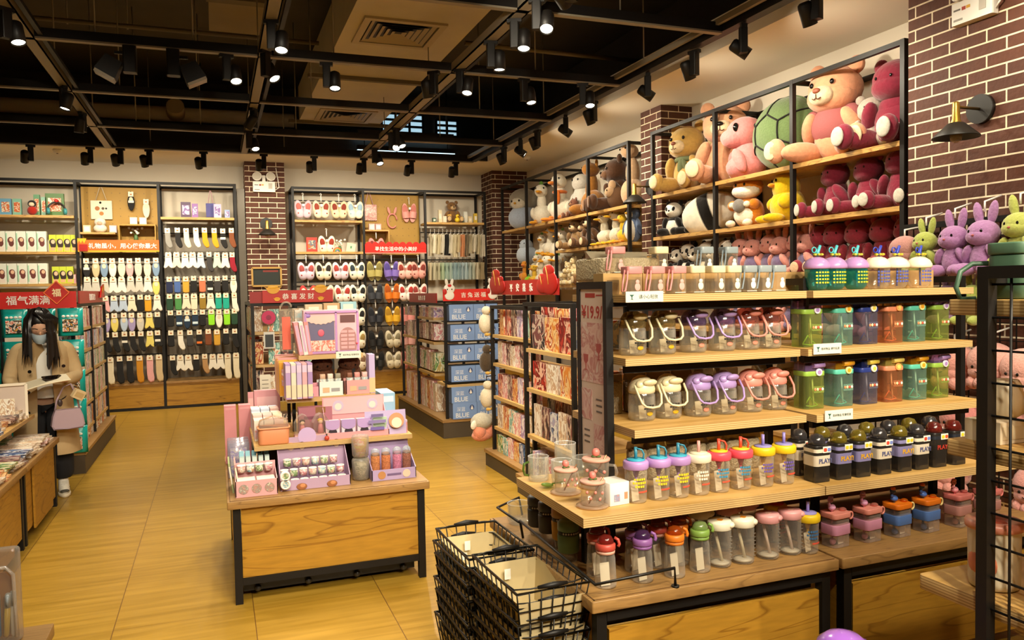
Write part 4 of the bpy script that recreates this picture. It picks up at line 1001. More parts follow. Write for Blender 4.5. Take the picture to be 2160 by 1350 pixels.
for i, (y, z) in enumerate(((9.5, 1.63), (9.36, 1.63), (9.22, 1.63), (9.08, 1.63), (9.42, 1.72))):
    dup(b2, 'cream fluffy puppy plush on the third far shelf, %s' % ['leftmost of its heap', 'second from the left in its heap', 'third from the left in its heap', 'rightmost of its heap', 'upper left of its heap'][i], (4.34, y, z), WALLRZ+.3*i-.5)
t = thing('piglet_plush', 'pale green and white piglet plush behind the square cups', 'plush toy', (4.42, 8.0, 1.63), WALLRZ); t.scale = (.4, .4, .4)
soft(t, 'body', '#cfd8b4', [((0, 0, .35), (.36, .33, .34))]); soft(t, 'face', '#e9e2d0', [((0, -.22, .32), (.24, .16, .2))]); eyes(t, .1, -.35, .42)
# goose heap
gh = [(10.62, 1.98, .42, .8), (10.40, 2.05, .44, .3), (10.15, 2.0, .5, -.2), (9.92, 1.95, .46, .2), (10.58, 1.70, .40, .9), (10.36, 1.66, .42, .3), (10.12, 1.64, .44, 0), (9.9, 1.63, .44, .2), (10.72, 1.63, .36, .7)]
gl = ['upper left of the heap', 'just right of the topmost goose', 'topmost and largest of the heap', 'upper right of the heap', 'middle left of the heap', 'second from the left in its lower row', 'third from the left in its lower row', 'lower right of the heap', 'lowest at the left of the heap']
for i, (y, z, s, r) in enumerate(gh):
    o = dup(d1, 'white plush goose, ' + gl[i] + ' on the far shelf', (4.36 if i > 3 else 4.48, y, z), WALLRZ+r, group='heaped white geese', rot=(-.12*(i % 3), .1*(i % 2), WALLRZ+r), sc=s)
    if i in (5, 7): pass
duck('yellow plush duck at the foot of the goose heap', (4.28, 10.45, 1.63), .32, '#d9b13a', '#d98a1a', WALLRZ+.4)
duck('orange plush duck at the left foot of the goose heap', (4.28, 10.82, 1.68), .34, '#d0872c', '#d9742c', WALLRZ+.8)
duck('white plush duck with big yellow feet at the right foot of the goose heap', (4.28, 10.2, 1.63), .36, '#e5dcc4', '#e0b020', WALLRZ+.2)
t = thing('plush_ball', 'lime green plush ball under the goose heap', 'plush toy', (4.27, 10.66, 1.70)); soft(t, 'ball', '#8fc21e', [((0, 0, 0), (.07, .07, .07))]); soft(t, 'stem', '#5f8a34', [((0, 0, .07), (.02, .02, .03))], 8, 6)
t = thing('penguin_plush', 'big grey penguin plush in pale blue pyjamas next to the corner brick pillar', 'plush toy', (4.42, 11.2, 2.5), WALLRZ+.5); t.scale = (.6, .6, .6)
soft(t, 'head', '#9c9484', [((0, 0, .72), (.42, .3, .3))]); soft(t, 'pyjamas', '#a3aebf', [((0, 0, .28), (.44, .34, .32))]); soft(t, 'face', '#d8ceb8', [((0, -.18, .64), (.24, .16, .16))]); eyes(t, .12, -.32, .68, .026); soft(t, 'beak', '#c9922c', [((0, -.34, .62), (.04, .04, .03))], 8, 6)
t = thing('penguin_plush', 'pale blue round plush below the grey penguin near the corner pillar', 'plush toy', (4.42, 11.1, 1.95), WALLRZ+.5); t.scale = (.42, .42, .42)
soft(t, 'body', '#b4bfcb', [((0, 0, .35), (.4, .36, .36)), ((0, -.04, .7), (.26, .24, .22))]); eyes(t, .1, -.27, .76)
# hanging plush on the mesh panel of the large brick wall
t = thing('wire_display_grid', 'black wire display grid fixed to the large brick wall', 'display grid', (4.2, 0, 0))
MB().bar((0, 1.4, 1.945), (0, 3.9, 1.945), .035).ob('top_rail', BLACKM, t)
w = MB()
for i in range(25): w.bar((.01, 1.45+i*.1, .3), (.01, 1.45+i*.1, 1.94), .006)
for i in range(16): w.bar((.004, 1.4, .35+i*.1), (.004, 3.9, .35+i*.1), .006)
w.ob('wire_mesh', BLACKM, t)
def hang_plush(kind, label, y, z, h, c, c2=None, rz=WALLRZ):
    if kind == 'rabbit':
        t = bunny(label, (4.06, y, z), h, c, c2, rz, group='hanging plush rabbits')
    else:
        t = thing('octopus_plush', label, 'plush toy', (4.06, y, z), rz, 'pink hanging octopus plush'); t.scale = (h, h, h)
        soft(t, 'body', c, [((0, 0, .5), (.5, .42, .42)), ((0, -.02, .3), (.46, .4, .25))])
        for i in range(5):
            a = pi+pi*(i+.5)/5
            soft(t, 'leg', c, [((.36*cos(a), .3*sin(a), .08), (.15, .15, .15))], 10, 8)
        eyes(t, .12, -.42, .42, .03)
        MB().tube([(-.05, -.425, .33), (0, -.43, .31), (.05, -.425, .33)], .01, 5).ob('mouth', EYE, t)
    k = 1/h
    MB().tube([(0, .0, .95 if kind == 'rabbit' else .9), (0, 0, 1.1), (0, .13*k, 1.2)], .006*k, 5).ob('hanging_loop', WHITE, t)
hang_plush('octopus', 'dusty pink plush poking out behind the cream dome bottles', 3.78, 1.70, .2, '#b5837c')
hang_plush('rabbit', 'yellow green plush rabbit hanging at the left of the brick wall mesh', 3.62, 1.64, .31, '#a3ad56')
hang_plush('rabbit', 'lilac plush rabbit hanging on the mesh, left one', 3.42, 1.62, .36, '#a678a8')
hang_plush('rabbit', 'lilac plush rabbit with a raised arm hanging on the mesh, right one', 3.23, 1.62, .38, '#ab7dae')
hang_plush('rabbit', 'yellow green plush rabbit hanging at the right edge above the mesh gondola', 3.02, 1.66, .36, '#b1b860')
hang_plush('rabbit', 'small dull purple plush rabbit in the second hanging row', 3.46, 1.34, .28, '#7e5d78')
hang_plush('rabbit', 'small yellow green plush rabbit in the second hanging row', 3.3, 1.34, .28, '#a3ad56')
for i, (y, z, h, c) in enumerate(((3.42, .98, .27, '#d29488'), (3.18, 1.0, .27, '#d59a8e'), (3.36, .66, .27, '#c9827c'), (2.98, .98, .27, '#d9a194'), (2.8, 1.0, .27, '#d59a8e'), (3.1, .66, .27, '#cf8f86'), (3.45, .36, .27, '#c98b80'), (2.9, .36, .27, '#cf8f86'))):
    hang_plush('octopus', 'pink octopus plush on the brick wall mesh, %s' % ['left of the third row', 'second in the third row', 'left of the fourth row', 'third in the third row with a smile', 'right of the third row', 'second in the fourth row', 'left of the lowest row', 'right of the lowest row'][i], y, z, h, c)
# ------------------------------------------------------------------ cup gondola in the right foreground
def gondola_base(label, x0, x1, y0, y1, z=.545, closed=False):
    t = thing('display_table', label, 'display table', (x0, y0, 0), group='low display tables')
    w = x1-x0; d = y1-y0
    MB().rbox(w/2, d/2, z-.04, w, d, .04, .006, 2, .002).ob('tabletop', TOPW, t)
    MB().box(.012, .012, z, w-.012, .016, z+.002).box(.012, .012, z, .016, d-.012, z+.002).ob('groove', mat('#6b4a24', rough=.7), t) if x0 < 1.3 else None
    for x in (.045, w-.045):
        for y in (.04, d-.04): MB().bar((x, y, 0), (x, y, z-.041), .038).ob('leg', BLACKM, t)
    if closed:
        MB().bar((.065, .04, .115), (w-.065, .04, .115), .036).ob('bottom_rail', BLACKM, t)
        MB().box(.066, .03, .134, w-.066, .05, z-.042).ob('front_panel', OAK, t)
        MB().box(.07, .12, .03, w-.07, d-.1, .13).ob('underside_box', BLACK, t)
        for i in range(4): MB().ell((.14+.26*i, .105, .045), (.018, .014, .018)).ob('caster', mat('#2c2a28', .3), t)
    else:
        for y in (.04, d-.04): MB().bar((.065, y, z-.062), (w-.065, y, z-.062), .04).ob('upper_rail', BLACKM, t)
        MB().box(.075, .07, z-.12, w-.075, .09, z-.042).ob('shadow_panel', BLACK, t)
        MB().box(.075, .026, .1, w-.075, .05, z-.115).ob('front_panel', OAK, t)
    MB().box(.03, .07, .08, .05, d-.07, z-.045).ob('side_panel', OAKY, t)
    MB().box(w-.05, .07, .08, w-.03, d-.07, z-.045).ob('side_panel', OAKY, t)
    return t
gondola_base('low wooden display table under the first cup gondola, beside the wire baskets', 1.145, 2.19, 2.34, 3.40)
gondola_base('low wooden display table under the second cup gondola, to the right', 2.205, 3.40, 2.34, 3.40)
def upper(label, x0, x1, name, shelves, end):
    t = thing('display_gondola', label, 'display shelf', (0, 0, 0), group='black framed cup gondolas')
    for x in ((x0+.015, x1+.03) if end else (x1-.02,)):
        for y in (2.831, 3.075): MB().bar((x, y, .565), (x, y, 1.62), .03).ob('post', BLACKM, t)
        MB().bar((x, 2.846, 1.605), (x, 3.06, 1.605), .03).ob('end_rail', BLACKM, t)
    for y in (2.831, 3.075): MB().bar((x0+.03, y, 1.535), (x1, y, 1.535), .03).ob('rail', BLACKM, t)
    for q, (z, ya, yb, xa, xb, th) in enumerate(shelves):
        MB().box(xa, ya, z-th, xb, yb, z).ob('shelf', PLY, t)
        if q < 3: MB().box(xa+.03, ya+.06, z-th-.035, xb-.03, ya+.08, z-th).ob('bracket', BLACKM, t)
    return t
t = upper('black framed gondola of cups with a price sign on its end', 1.457, 2.42, 'a', [(1.565, 2.68, 3.2, 1.49, 2.335, .03), (1.316, 2.72, 3.2, 1.49, 2.335, .03), (1.045, 2.655, 3.22, 1.49, 2.31, .032), (.81, 2.41, 3.05, 1.15, 2.185, .034)], True)
for x, y in ((1.30, 2.70), (1.30, 2.95), (2.0, 2.86)): MB().bar((x, y, .545), (x, y, .776), .03).ob('support_leg', BLACKM, t)
MB().box(1.33, 2.98, .56, 2.17, 3.0, .776).ob('back_board', TOPW, t)
for x, y in ((1.75, 2.9), (1.95, 2.9)): pass
t = upper('black framed gondola of square bottles next to the mesh panel gondola', 2.42, 3.42, 'b', [(1.565, 2.68, 3.2, 2.37, 3.30, .03), (1.316, 2.70, 3.2, 2.36, 3.32, .03), (1.04, 2.65, 3.22, 2.36, 3.34, .032), (.81, 2.41, 3.05, 2.19, 3.42, .034)], False)
for x, y in ((2.57, 2.9), (3.3, 2.9)): MB().bar((x, y, .545), (x, y, .776), .03).ob('support_leg', BLACKM, t)
MB().box(2.21, 2.98, .56, 3.40, 3.0, .776).ob('back_board', TOPW, t)
w = MB()
for i in range(8): w.bar((3.06+.05*i, 3.075, .86), (3.06+.05*i, 3.075, 1.6), .006)
for i in range(8): w.bar((3.05, 3.07, .9+.09*i), (3.42, 3.07, .9+.09*i), .006)
w.ob('wire_mesh', BLACKM, t)
# wire guard rail on the table corner
t = thing('guard_rail', 'thin black wire guard around the corner of the low cup table', 'guard rail', (0, 0, 0))
MB().tube([(1.474, 2.352, .547), (1.472, 2.352, .612), (1.155, 2.335, .607), (1.17, 3.07, .62), (1.182, 3.07, .547)], .0055, 6).ob('rail_wire', BLACK, t)
MB().tube([(1.165, 3.07, .615), (1.15, 3.30, .62), (1.3, 3.42, .62), (1.3, 3.38, .547)], .0055, 6).ob('rail_wire', BLACK, t)
MB().cyl((1.474, 2.352), .014, .545, .551).ob('foot', BLACK, t)
# price sign on the gondola end
t = thing('price_sign', 'tall pink and white price sign reading 19.9 on the end of the cup gondola', 'sign', (1.462, 2.953, .84), -pi/2)
MB().box(-.118, 0, 0, .118, .008, .765).ob('sign_board', mat('#d6c2b4', rough=.4), t)
f = MB()
for a, b in (((-.122, .002, 0), (-.122, .002, .775)), ((.122, .002, 0), (.122, .002, .775)), ((-.122, .002, .77), (.122, .002, .77)), ((-.122, .002, 0), (.122, .002, 0))): f.bar(a, b, .012)
f.ob('sign_frame', BLACKM, t)
REDT = mat('#a8332c', rough=.5)
MB().text('¥19.9/', .062, .001, .0, .655, -.0004, .012, .19).ob('lettering', REDT, t)
MB().box(-.06, -.001, .715, .03, 0, .733).box(.04, -.001, .722, .1, 0, .727).ob('red_heading', REDT, t)
PK = printed(['#d9c6bc', '#cfa49c', '#d9bdb4', '#b8746e', '#d9cac2', '#c9948c'], 11, 'pinkphoto')
MB().box(-.11, -.001, .36, .11, 0, .61).ob('cup_photo', PK, t)
for x0, z0 in ((-.11, .2), (.005, .06)): MB().box(x0, -.001, z0, x0+.1, 0, z0+.13).ob('cup_photo', PK, t)
for i, (x, z) in enumerate(((.055, .29), (.055, .265), (.055, .24), (-.06, .15), (-.06, .125), (-.06, .1))): MB().box(x-.025, -.001, z, x+.025, 0, z+.007).ob('fine_print', mat('#5c5450'), t)
def glass_goblet(par, x, z, s):
    o = [(-.5*s, .8*s), (.5*s, .8*s), (.46*s, .2*s), (.1*s, -.1*s), (.08*s, -.6*s), (.4*s, -.7*s), (-.4*s, -.7*s), (-.08*s, -.6*s), (-.1*s, -.1*s), (-.46*s, .2*s)]
    MB().prism([(x+a, z+b) for a, b in o], -.002, -.001).ob('pictured_goblet', mat('#a84540', rough=.4), par)
glass_goblet(t, .06, .49, .045); glass_goblet(t, -.06, .44, .045)
# small notices on the shelf fronts
def notice(label, loc, w, h, text):
    t = thing('shelf_notice', label, 'sign', loc, group='small white shelf notices')
    MB().box(-w/2, 0, 0, w/2, .004, h).ob('card', mat('#e6e0cf', rough=.5), t)
    MB().text(text, h*.38, .0006, w*.1, h*.5, -.0002, .006, w*.66).ob('lettering', mat('#4d5a4f'), t)
    MB().prism([(-w*.4, h*.7), (-w*.28, h*.7), (-w*.33, h*.5), (-w*.33, h*.3), (-w*.29, h*.26), (-w*.39, h*.26), (-w*.35, h*.3), (-w*.35, h*.5)], -.001, -.0002).ob('glass_symbol', mat('#27564a'), t)
notice('white notice with a green glass symbol on the top shelf of the first cup gondola', (1.55, 2.671, 1.537), .165, .042, '请小心轻放')
notice('white notice with a glass symbol under the upper row of square bottles', (2.455, 2.69, 1.293), .15, .045, '易碎物品 请勿乱放')
notice('white notice under the lower row of square bottles', (2.47, 2.64, 1.012), .15, .045, '易碎物品 轻拿轻放')

# ---- kinds of cups
CLR = glass(); TAGP = mat('#dcd2bd', rough=.6)
def paper(par, x, y, z, w=.035, h=.06, rz=.3): return MB().at((x, y, z), (-.12, 0, rz)).box(-w/2, 0, 0, w/2, .001, h).ob('care_tag', TAGP, par)
def jug(label, loc, c, tint, solid):
    t = thing('handle_jug', label, 'cup', loc, 0, 'clear jugs with loop handles')
    MB().lathe([(.03, .002), (.05, .0), (.056, .012), (.057, .06), (.055, .105), (.048, .118)], 24, cap1=False).lathe([(.045, .004), (.05, .014), (.052, .1)], 24, cap0=True, cap1=False).ob('body', glass('#f0ece0', .08, .5), t)
    lid = MB().lathe([(.05, .112), (.055, .116), (.056, .13), (.05, .15), (.036, .172), (.015, .184), (.002, .186)], 24, cap0=False)
    lid = lid.ob('lid', glass(tint, .35, .75) if not solid else mat(c, .35), t)
    MB().ell((.012, -.047, .158), (.034, .02, .014), (-.5, 0, .1)).ob('spout_cover', mat(c, .35, coat=.3), lid)
    MB().ell((-.02, -.03, .15), (.024, .018, .02), (-.5, 0, .1)).ob('hinge', mat(c, .35, coat=.3) if solid else glass(tint, .5, .8), lid)
    P = [(-.052, -.035, .148), (-.05, -.06, .115), (-.042, -.078, .08), (-.028, -.085, .066), (.0, -.088, .061), (.03, -.086, .064), (.046, -.08, .076), (.054, -.065, .11), (.054, -.038, .145)]
    MB().tube(P, .0048, 8).ob('handle', mat(c, .4), t)
    MB().tube([(0, 0, .12), (.012, -.01, .01)], .004, 6).ob('straw', mat('#d8d0c0', .3), t)
    paper(t, -.005, -.02, .008, .04, .055, .2)
    k = MB()
    for i, z in enumerate((.062, .05)):
        for j in range(4): k.box(-.022+.012*j, -.0585, z, -.013+.012*j, -.0575, z+.007)
    k.ob('printed_words', mat('#2e2b28'), t)
    MB().ell((.005, -.056, .032), (.014, .003, .009)).ob('printed_flower', mat({'#dbcfa8': '#c9a41e'}.get(c, '#d98a74'), .5), t)
    return t
JC = [('cream', '#dbcfa8', '#a08a58'), ('purple', '#a58ac2', '#77608c'), ('pink', '#d98a7c', '#b06a5c')]
j1x = [(1.60, 2.86), (1.735, 2.85), (1.885, 2.85), (2.03, 2.85), (2.155, 2.85), (2.27, 2.85)]
j2x = [(1.64, 2.86), (1.765, 2.86), (1.905, 2.85), (2.035, 2.85), (2.17, 2.85), (2.30, 2.85)]
src = {}
for r, (pts, z, solid) in enumerate(((j1x, 1.316, False), (j2x, 1.045, True))):
    for i, (x, y) in enumerate(pts):
        n, c, tn = JC[i//2]
        lab = '%s jug with loop handle, %s shelf of the cup gondola, %s of its pair' % (n, ('second', 'third')[r], ('left', 'right')[i % 2])
        k = (n, solid)
        if k not in src: src[k] = jug(lab, (x, y, z), c, tn, solid)
        else: dup(src[k], lab, (x, y, z), random.uniform(-.15, .15))
def topcup(label, loc, c, strap, fig):
    t = thing('square_cup', label, 'cup', loc, 0, 'square cups with coloured caps')
    MB().rbox(0, 0, .001, .066, .066, .082, .014, 4).ob('body', glass('#f2ead8', .08, .5), t)
    MB().rbox(0, 0, .082, .07, .07, .03, .014, 4, .003).ob('cap', mat(c, .4), t)
    MB().box(-.025, -.035, .003, .025, .02, .006).ob('base_label', TAGP, t)
    if strap: MB().tube([(-.035, -.01, .098), (-.05, -.02, .05), (-.058, -.025, .012), (-.045, -.03, .015), (-.036, -.03, .06), (-.034, -.03, .095)], .004, 6).ob('strap', mat(strap, .5), t)
    b = MB().ell((.008, -.0335, .03), (.013, .002, .016)).ell((.008, -.034, .05), (.009, .002, .009))
    b.ob('printed_figure', mat(fig, .6), t); return t
TC = {'pink': ('#d98d8a', '#d98d8a', '#d9a39a'), 'cream': ('#e3d5aa', None, '#f0e6c8'), 'grey': ('#8d989c', '#77838a', '#e3e0d6')}
r0 = [(1.56, 'pink'), (1.665, 'pink'), (1.765, 'pink'), (1.855, 'cream'), (1.955, 'cream'), (2.035, 'cream'), (2.115, 'grey'), (2.19, 'grey'), (2.265, 'grey')]
cnt = {}
for x, n in r0:
    q = cnt.get(n, 0); cnt[n] = q+1
    lab = '%s capped square cup, front row of the top shelf, %s of three' % (n, ('left', 'middle', 'right')[q])
    if n not in src: src[n] = topcup(lab, (x, 2.79, 1.566), *TC[n])
    else: dup(src[n], lab, (x, 2.79, 1.566), 0)
for i, (x, n) in enumerate(((1.59, 'pink'), (1.80, 'cream'), (2.03, 'grey'), (2.16, 'grey'))):
    dup(src[n], '%s capped square cup on a kraft box%s, top of the cup gondola' % (n, (', left one', ', right one')[i-2] if i > 1 else ''), (x, 2.98, 1.655), 0)
KRAFT = mat('#b8935a', rough=.75, noise=.06, nscale=20)
for i in range(9):
    x = 1.545+i*.094
    t = thing('kraft_box', 'brown kraft cup box at the back of the top shelf, %s' % ordinal(i, 9), 'box', (x, 2.965, 1.566), group='kraft boxes on the first cup gondola')
    MB().box(-.045, -.045, 0, .045, .045, .088).ob('carton', KRAFT, t)
    MB().box(-.028, -.0462, 0, .028, -.0452, .06).ob('window_cutout', mat('#7d6238', rough=.7), t)
for i in range(3):
    t = thing('kraft_box', 'brown kraft box behind the dome bottles on the top shelf, %s' % ordinal(i, 3), 'box', (2.45+i*.36, 2.98, 1.566), group='kraft boxes on the second gondola')
    MB().box(-.17, -.045, 0, .17, .045, .085).ob('carton', KRAFT, t); MB().box(-.15, -.0465, .01, .15, -.0455, .075).ob('printed_panel', mat('#a8834c', rough=.7), t)
# bubble wrapped cups behind
BUB = glass('#b8ab90', .72, .95)
def wrapped(label, loc, h=.13, w=.1):
    t = thing('wrapped_cup', label, 'wrapped cup', loc, random.uniform(-.3, .3), 'bubble wrapped cups')
    b = MB().rbox(0, 0, 0, w, w*.8, h, .03, 4, .012).ob('bubble_wrap', mat('#a89878', rough=.35, bump=1.0, nscale=110, noise=.2), t)
    MB().loft([[(-w*.5, -.02, h), (w*.5, -.02, h), (w*.5, .02, h), (-w*.5, .02, h)], [(-w*.55, -.004, h+.03), (w*.55, -.006, h+.028), (w*.55, .006, h+.03), (-w*.55, .006, h+.032)]]).ob('folded_top', BUB, t)
    return t
for i, x in enumerate((1.60, 1.72, 1.84, 1.96, 2.08, 2.20)): wrapped('bubble wrapped cup behind the loop handle jugs on the third shelf, %s' % ordinal(i, 6), (x, 3.06, 1.046), .14)
for i, x in enumerate((1.58, 1.66, 1.76, 1.86, 1.95, 2.04, 2.13)): wrapped('bubble wrapped cup behind the straw tumblers, %s' % ordinal(i, 7), (x, 2.80-.0*i, .811), .13, .085)
for i, x in enumerate((2.42, 2.56, 2.70, 2.84, 2.98, 3.12)): wrapped('bubble wrapped cup behind the lower square bottles, %s' % ordinal(i, 6), (x, 3.08, 1.041), .15)
def tumbler(label, loc, lid, disc, straw, inner, words, ring):
    t = thing('straw_tumbler', label, 'tumbler', loc, 0, 'tumblers with straws')
    MB().lathe([(.03, .001), (.036, .001), (.0385, .01), (.0415, .125)], 24, cap1=False).ob('body', glass('#f2ece0', .08, .5), t)
    l = MB().lathe([(.044, .122), (.047, .126), (.047, .146), (.043, .152), (.03, .153)], 24, cap0=False).ob('lid', mat(lid, .4), t)
    MB().lathe([(.034, .152), (.033, .1575), (.01, .158), (.002, .158)], 20).ob('lid_disc', mat(disc, .4), l)
    s = MB().tube([(0, 0, .012), (0, 0, .12)], .005, 8).lathe([(.006, .09), (.012, .11), (.013, .122)], 10).ob('inner_straw', mat(inner, .4), t)
    MB().tube([(0, 0, .15), (0, 0, .20)], .0062, 8).ob('straw', mat(straw, .4), s)
    if ring: MB().tube([(.0, -.004, .196), (.02, -.01, .19), (.026, -.014, .175), (.022, -.016, .158)], .0035, 6).ob('cap_ring', mat(straw, .4), s)
    paper(t, -.01, -.015, .006, .036, .075, .3)
    k = MB()
    for i, (z, n) in enumerate(((.085, 5), (.072, 6), (.059, 4))):
        for j in range(n):
            a = -.35+.22*(j-n/2)+.3; k.at((.0415*sin(a), -.0415*cos(a), z), (0, 0, a)).box(-.0035, -.0008, 0, .0035, 0, .008)
    k.ob('printed_words', mat(words, .5), t)
    r = MB()
    for j in range(5): a = -.2+.2*j; r.at((.041*sin(a), -.041*cos(a), .04), (0, 0, a)).box(-.004, -.0008, 0, .004, 0, .006)
    r.ob('red_print', mat('#d9563f', .5), t); return t
TM = [('lilac', '#b48cc9', '#3aa3bd', '#2f7f98', '#9a6fb8', '#d9c92a', 1)]*3 + [('cream', '#e9e0c6', '#e6dcbf', '#d99a92', '#d9cfae', '#e6e0cf', 0)] + [('red', '#d94a5a', '#e0b92a', '#d8452e', '#d8404a', '#3f8fb5', 1)]*2 + [('yellow', '#e3c01e', '#8d86c2', '#8a7cc0', '#e0b51e', '#6d5aa8', 0)]*2
tx = [1.42, 1.515, 1.60, 1.69, 1.78, 1.88, 1.985, 2.085]
cnt = {}
for i, (x, s) in enumerate(zip(tx, TM)):
    q = cnt.get(s[0], 0); cnt[s[0]] = q+1; tot = sum(1 for a in TM if a[0] == s[0])
    lab = '%s lidded straw tumbler on the wide lower shelf%s' % (s[0], '' if tot == 1 else ', %s %s one' % (('left', 'right') if tot == 2 else ('left', 'middle', 'right'))[q:q+1] if False else '' if tot == 1 else ', %s of the %s' % ((('left', 'right') if tot == 2 else ('left', 'middle', 'right'))[q], ('two', 'three')[tot-2]))
    if 'tum'+s[0] not in src: src['tum'+s[0]] = tumbler(lab, (x, 2.525, .811), *s[1:])
    else: dup(src['tum'+s[0]], lab, (x, 2.525, .811), .15*(q-1))
# mugs with pink lids, clear mugs, white carton
def lid_mug(label, loc, s=1.0):
    t = thing('lidded_mug', label, 'mug', loc, 0, 'glass mugs with pink lids'); t.scale = (s, s, s)
    MB().lathe([(.05, 0), (.058, .002), (.06, .006), (.05, .008)], 24).ob('coaster', glass('#e6cdb0', .3, .7), t)
    b = MB().lathe([(.036, .009), (.041, .012), (.043, .085)], 24, cap1=False).ob('body', glass('#f0e8dc', .1, .55), t)
    MB().tube([(.04, 0, .07), (.062, -.005, .068), (.068, -.006, .045), (.06, -.005, .024), (.041, 0, .022)], .005, 8).ob('handle', glass('#f0e8dc', .15, .6), t)
    l = MB().lathe([(.03, .084), (.046, .086), (.047, .093), (.044, .096), (.002, .096)], 26).ob('lid', mat('#d9a590', .5), t)
    MB().ell((0, 0, .113), (.0135, .0135, .014)).ob('knob', mat('#de7f74', .4), l)
    MB().ell((-.006, 0, .1), (.01, .008, .005)).ell((.008, -.004, .099), (.009, .007, .004)).ob('leaf', mat('#4d5f2c', .6), l)
    MB().tube([(-.02, -.01, .015), (.03, -.03, .11)], .0028, 6).ob('spoon', mat('#b58560', .3, .7), t)
    k = MB()
    for a, z in ((-.6, .04), (-.2, .06), (.2, .035), (.5, .055), (-.9, .06)): k.at((.043*sin(a), -.043*cos(a), z)).ell((0, 0, 0), (.006, .003, .006), seg=8, rings=5)
    k.ob('printed_hearts', mat('#d98578', .5), t); return t
m0 = lid_mug('glass mug with pink lid at the front left corner of the wide shelf', (1.245, 2.53, .811))
dup(m0, 'glass mug with pink lid, second from the front at the wide shelf end', (1.235, 2.74, .811), .4)
dup(m0, 'large glass mug with pink lid under the price sign', (1.385, 2.78, .811), -.3, sc=1.2)
def clear_mug(label, loc, r, h, handle=None, flut=False):
    t = thing('glass_mug', label, 'mug', loc, 0, 'plain clear glassware')
    MB().lathe([(r*.8, .0), (r*.92, .004), (r, .02), (r, h)], 12 if flut else 24, cap1=False, smooth=not flut).lathe([(r*.7, .012), (r*.85, .02), (r*.92, h)], 24, cap1=False).ob('body', glass('#f2f2ea', .12, .6), t)
    if handle: MB().tube([(-r, 0, h*.8), (-r*1.5, -.004, h*.75), (-r*1.6, -.005, h*.5), (-r*1.45, -.004, h*.3), (-r, 0, h*.25)], .005, 8).ob('handle', handle, t)
    MB().lathe([(r*.98, h-.001), (r*1.02, h), (r*.98, h+.002), (r*.95, h)], 24, cap0=False, cap1=False).ob('rim', glass('#ffffff', .35, .8), t)
    return t
GREENH = glass('#6d8f3a', .55, .9)
clear_mug('clear glass mug with green handle at the left tip of the wide shelf', (1.215, 2.965, .811), .043, .1, GREENH)
clear_mug('clear glass tumbler behind the green handled mug', (1.29, 2.90, .811), .042, .09)
clear_mug('tall clear glass behind the glassware on the wide shelf', (1.345, 2.985, .811), .045, .14)
clear_mug('cut glass bowl beside the price sign', (1.43, 2.97, .811), .055, .075, None, True)
clear_mug('cut glass bowl on the low table behind the dark tumblers', (1.245, 3.27, .547), .055, .09, None, True)
t = thing('glass_stirrer', 'pale green leaf shaped glass stirrer on the wide shelf', 'stirrer', (1.2, 2.84, .813))
MB().ell((0, 0, .01), (.03, .02, .008), (0, .2, .4)).ob('leaf', glass('#9cc76a', .5, .9), t); MB().tube([(.02, 0, .012), (.06, -.02, .02)], .003, 6).ob('stem', glass('#9cc76a', .5, .9), t)
t = thing('white_carton', 'small white carton beside the front pink lidded mug', 'box', (1.335, 2.55, .811), .12)
MB().rbox(0, 0, 0, .085, .095, .082, .002, 1, .001).ob('carton', WHITE, t)
MB().box(-.025, -.0485, .014, 0, -.0478, .04).ob('label', printed(['#d9cdbb', '#8a8fb0', '#c98d74'], 60, 'lbl'), t); MB().box(.02, -.0485, .02, .034, -.0478, .045).ob('label', mat('#c08a6a'), t)
# sport bottles on the low table
def sport(label, loc, c, tint, tagged):
    t = thing('sport_bottle', label, 'bottle', loc, random.uniform(-.2, .2), 'clear bottles with flip lids')
    MB().lathe([(.03, .001), (.037, .001), (.0385, .012), (.036, .06), (.0345, .1), (.03, .118)], 24, cap1=False).ob('body', glass('#eeeae0', .1, .5), t)
    MB().lathe([(.029, .118), (.034, .119), (.034, .128), (.029, .13)], 22).ob('neck_band', mat('#d3a08a' if c == '#b5483c' else c, .5), t)
    l = MB().lathe([(.034, .13), (.036, .134), (.036, .15), (.03, .155)], 22).ob('lid', mat(c, .4), t)
    MB().loft([[(.03*cos(a)*s, .028*sin(a)*s-.002, z) for a in [2*pi*i/18 for i in range(18)]] for s, z in ((1.0, .152), (.95, .165), (.7, .178), (.3, .182))], smooth=True).ob('dome', glass(tint, .55, .85), l)
    MB().tube([(.03, -.01, .172), (.042, -.016, .165), (.046, -.018, .15), (.04, -.02, .142)], .006, 6).ob('flip_tab', mat(c, .35), l)
    if tagged: paper(t, -.004, -.01, .004, .036, .08, .1)
    return t
SB = [(1.255, 2.455, 'red', 'in front, leftmost'), (1.275, 2.565, 'red', 'behind the leftmost one'), (1.40, 2.45, 'purple', 'in front'), (1.425, 2.55, 'purple', 'behind the other purple one'),
      (1.525, 2.555, 'red', 'between the purple and orange ones'), (1.53, 2.445, 'orange', 'in front'), (1.615, 2.55, 'orange', 'behind the other orange one'), (1.645, 2.455, 'green', 'sixth along the front row')]
SCOL = {'red': ('#b5483c', '#8f2f2a'), 'purple': ('#8a5a9a', '#5c3a6a'), 'orange': ('#dd7a22', '#b5561a'), 'green': ('#7d9f48', '#a9c47a')}
for x, y, n, w in SB:
    lab = '%s flip lid clear bottle on the low table, %s' % (n, w)
    k = 'sport' + n
    if k not in src: src[k] = sport(lab, (x, y, .546), *SCOL[n], True)
    else: dup(src[k], lab, (x, y, .546), .2)
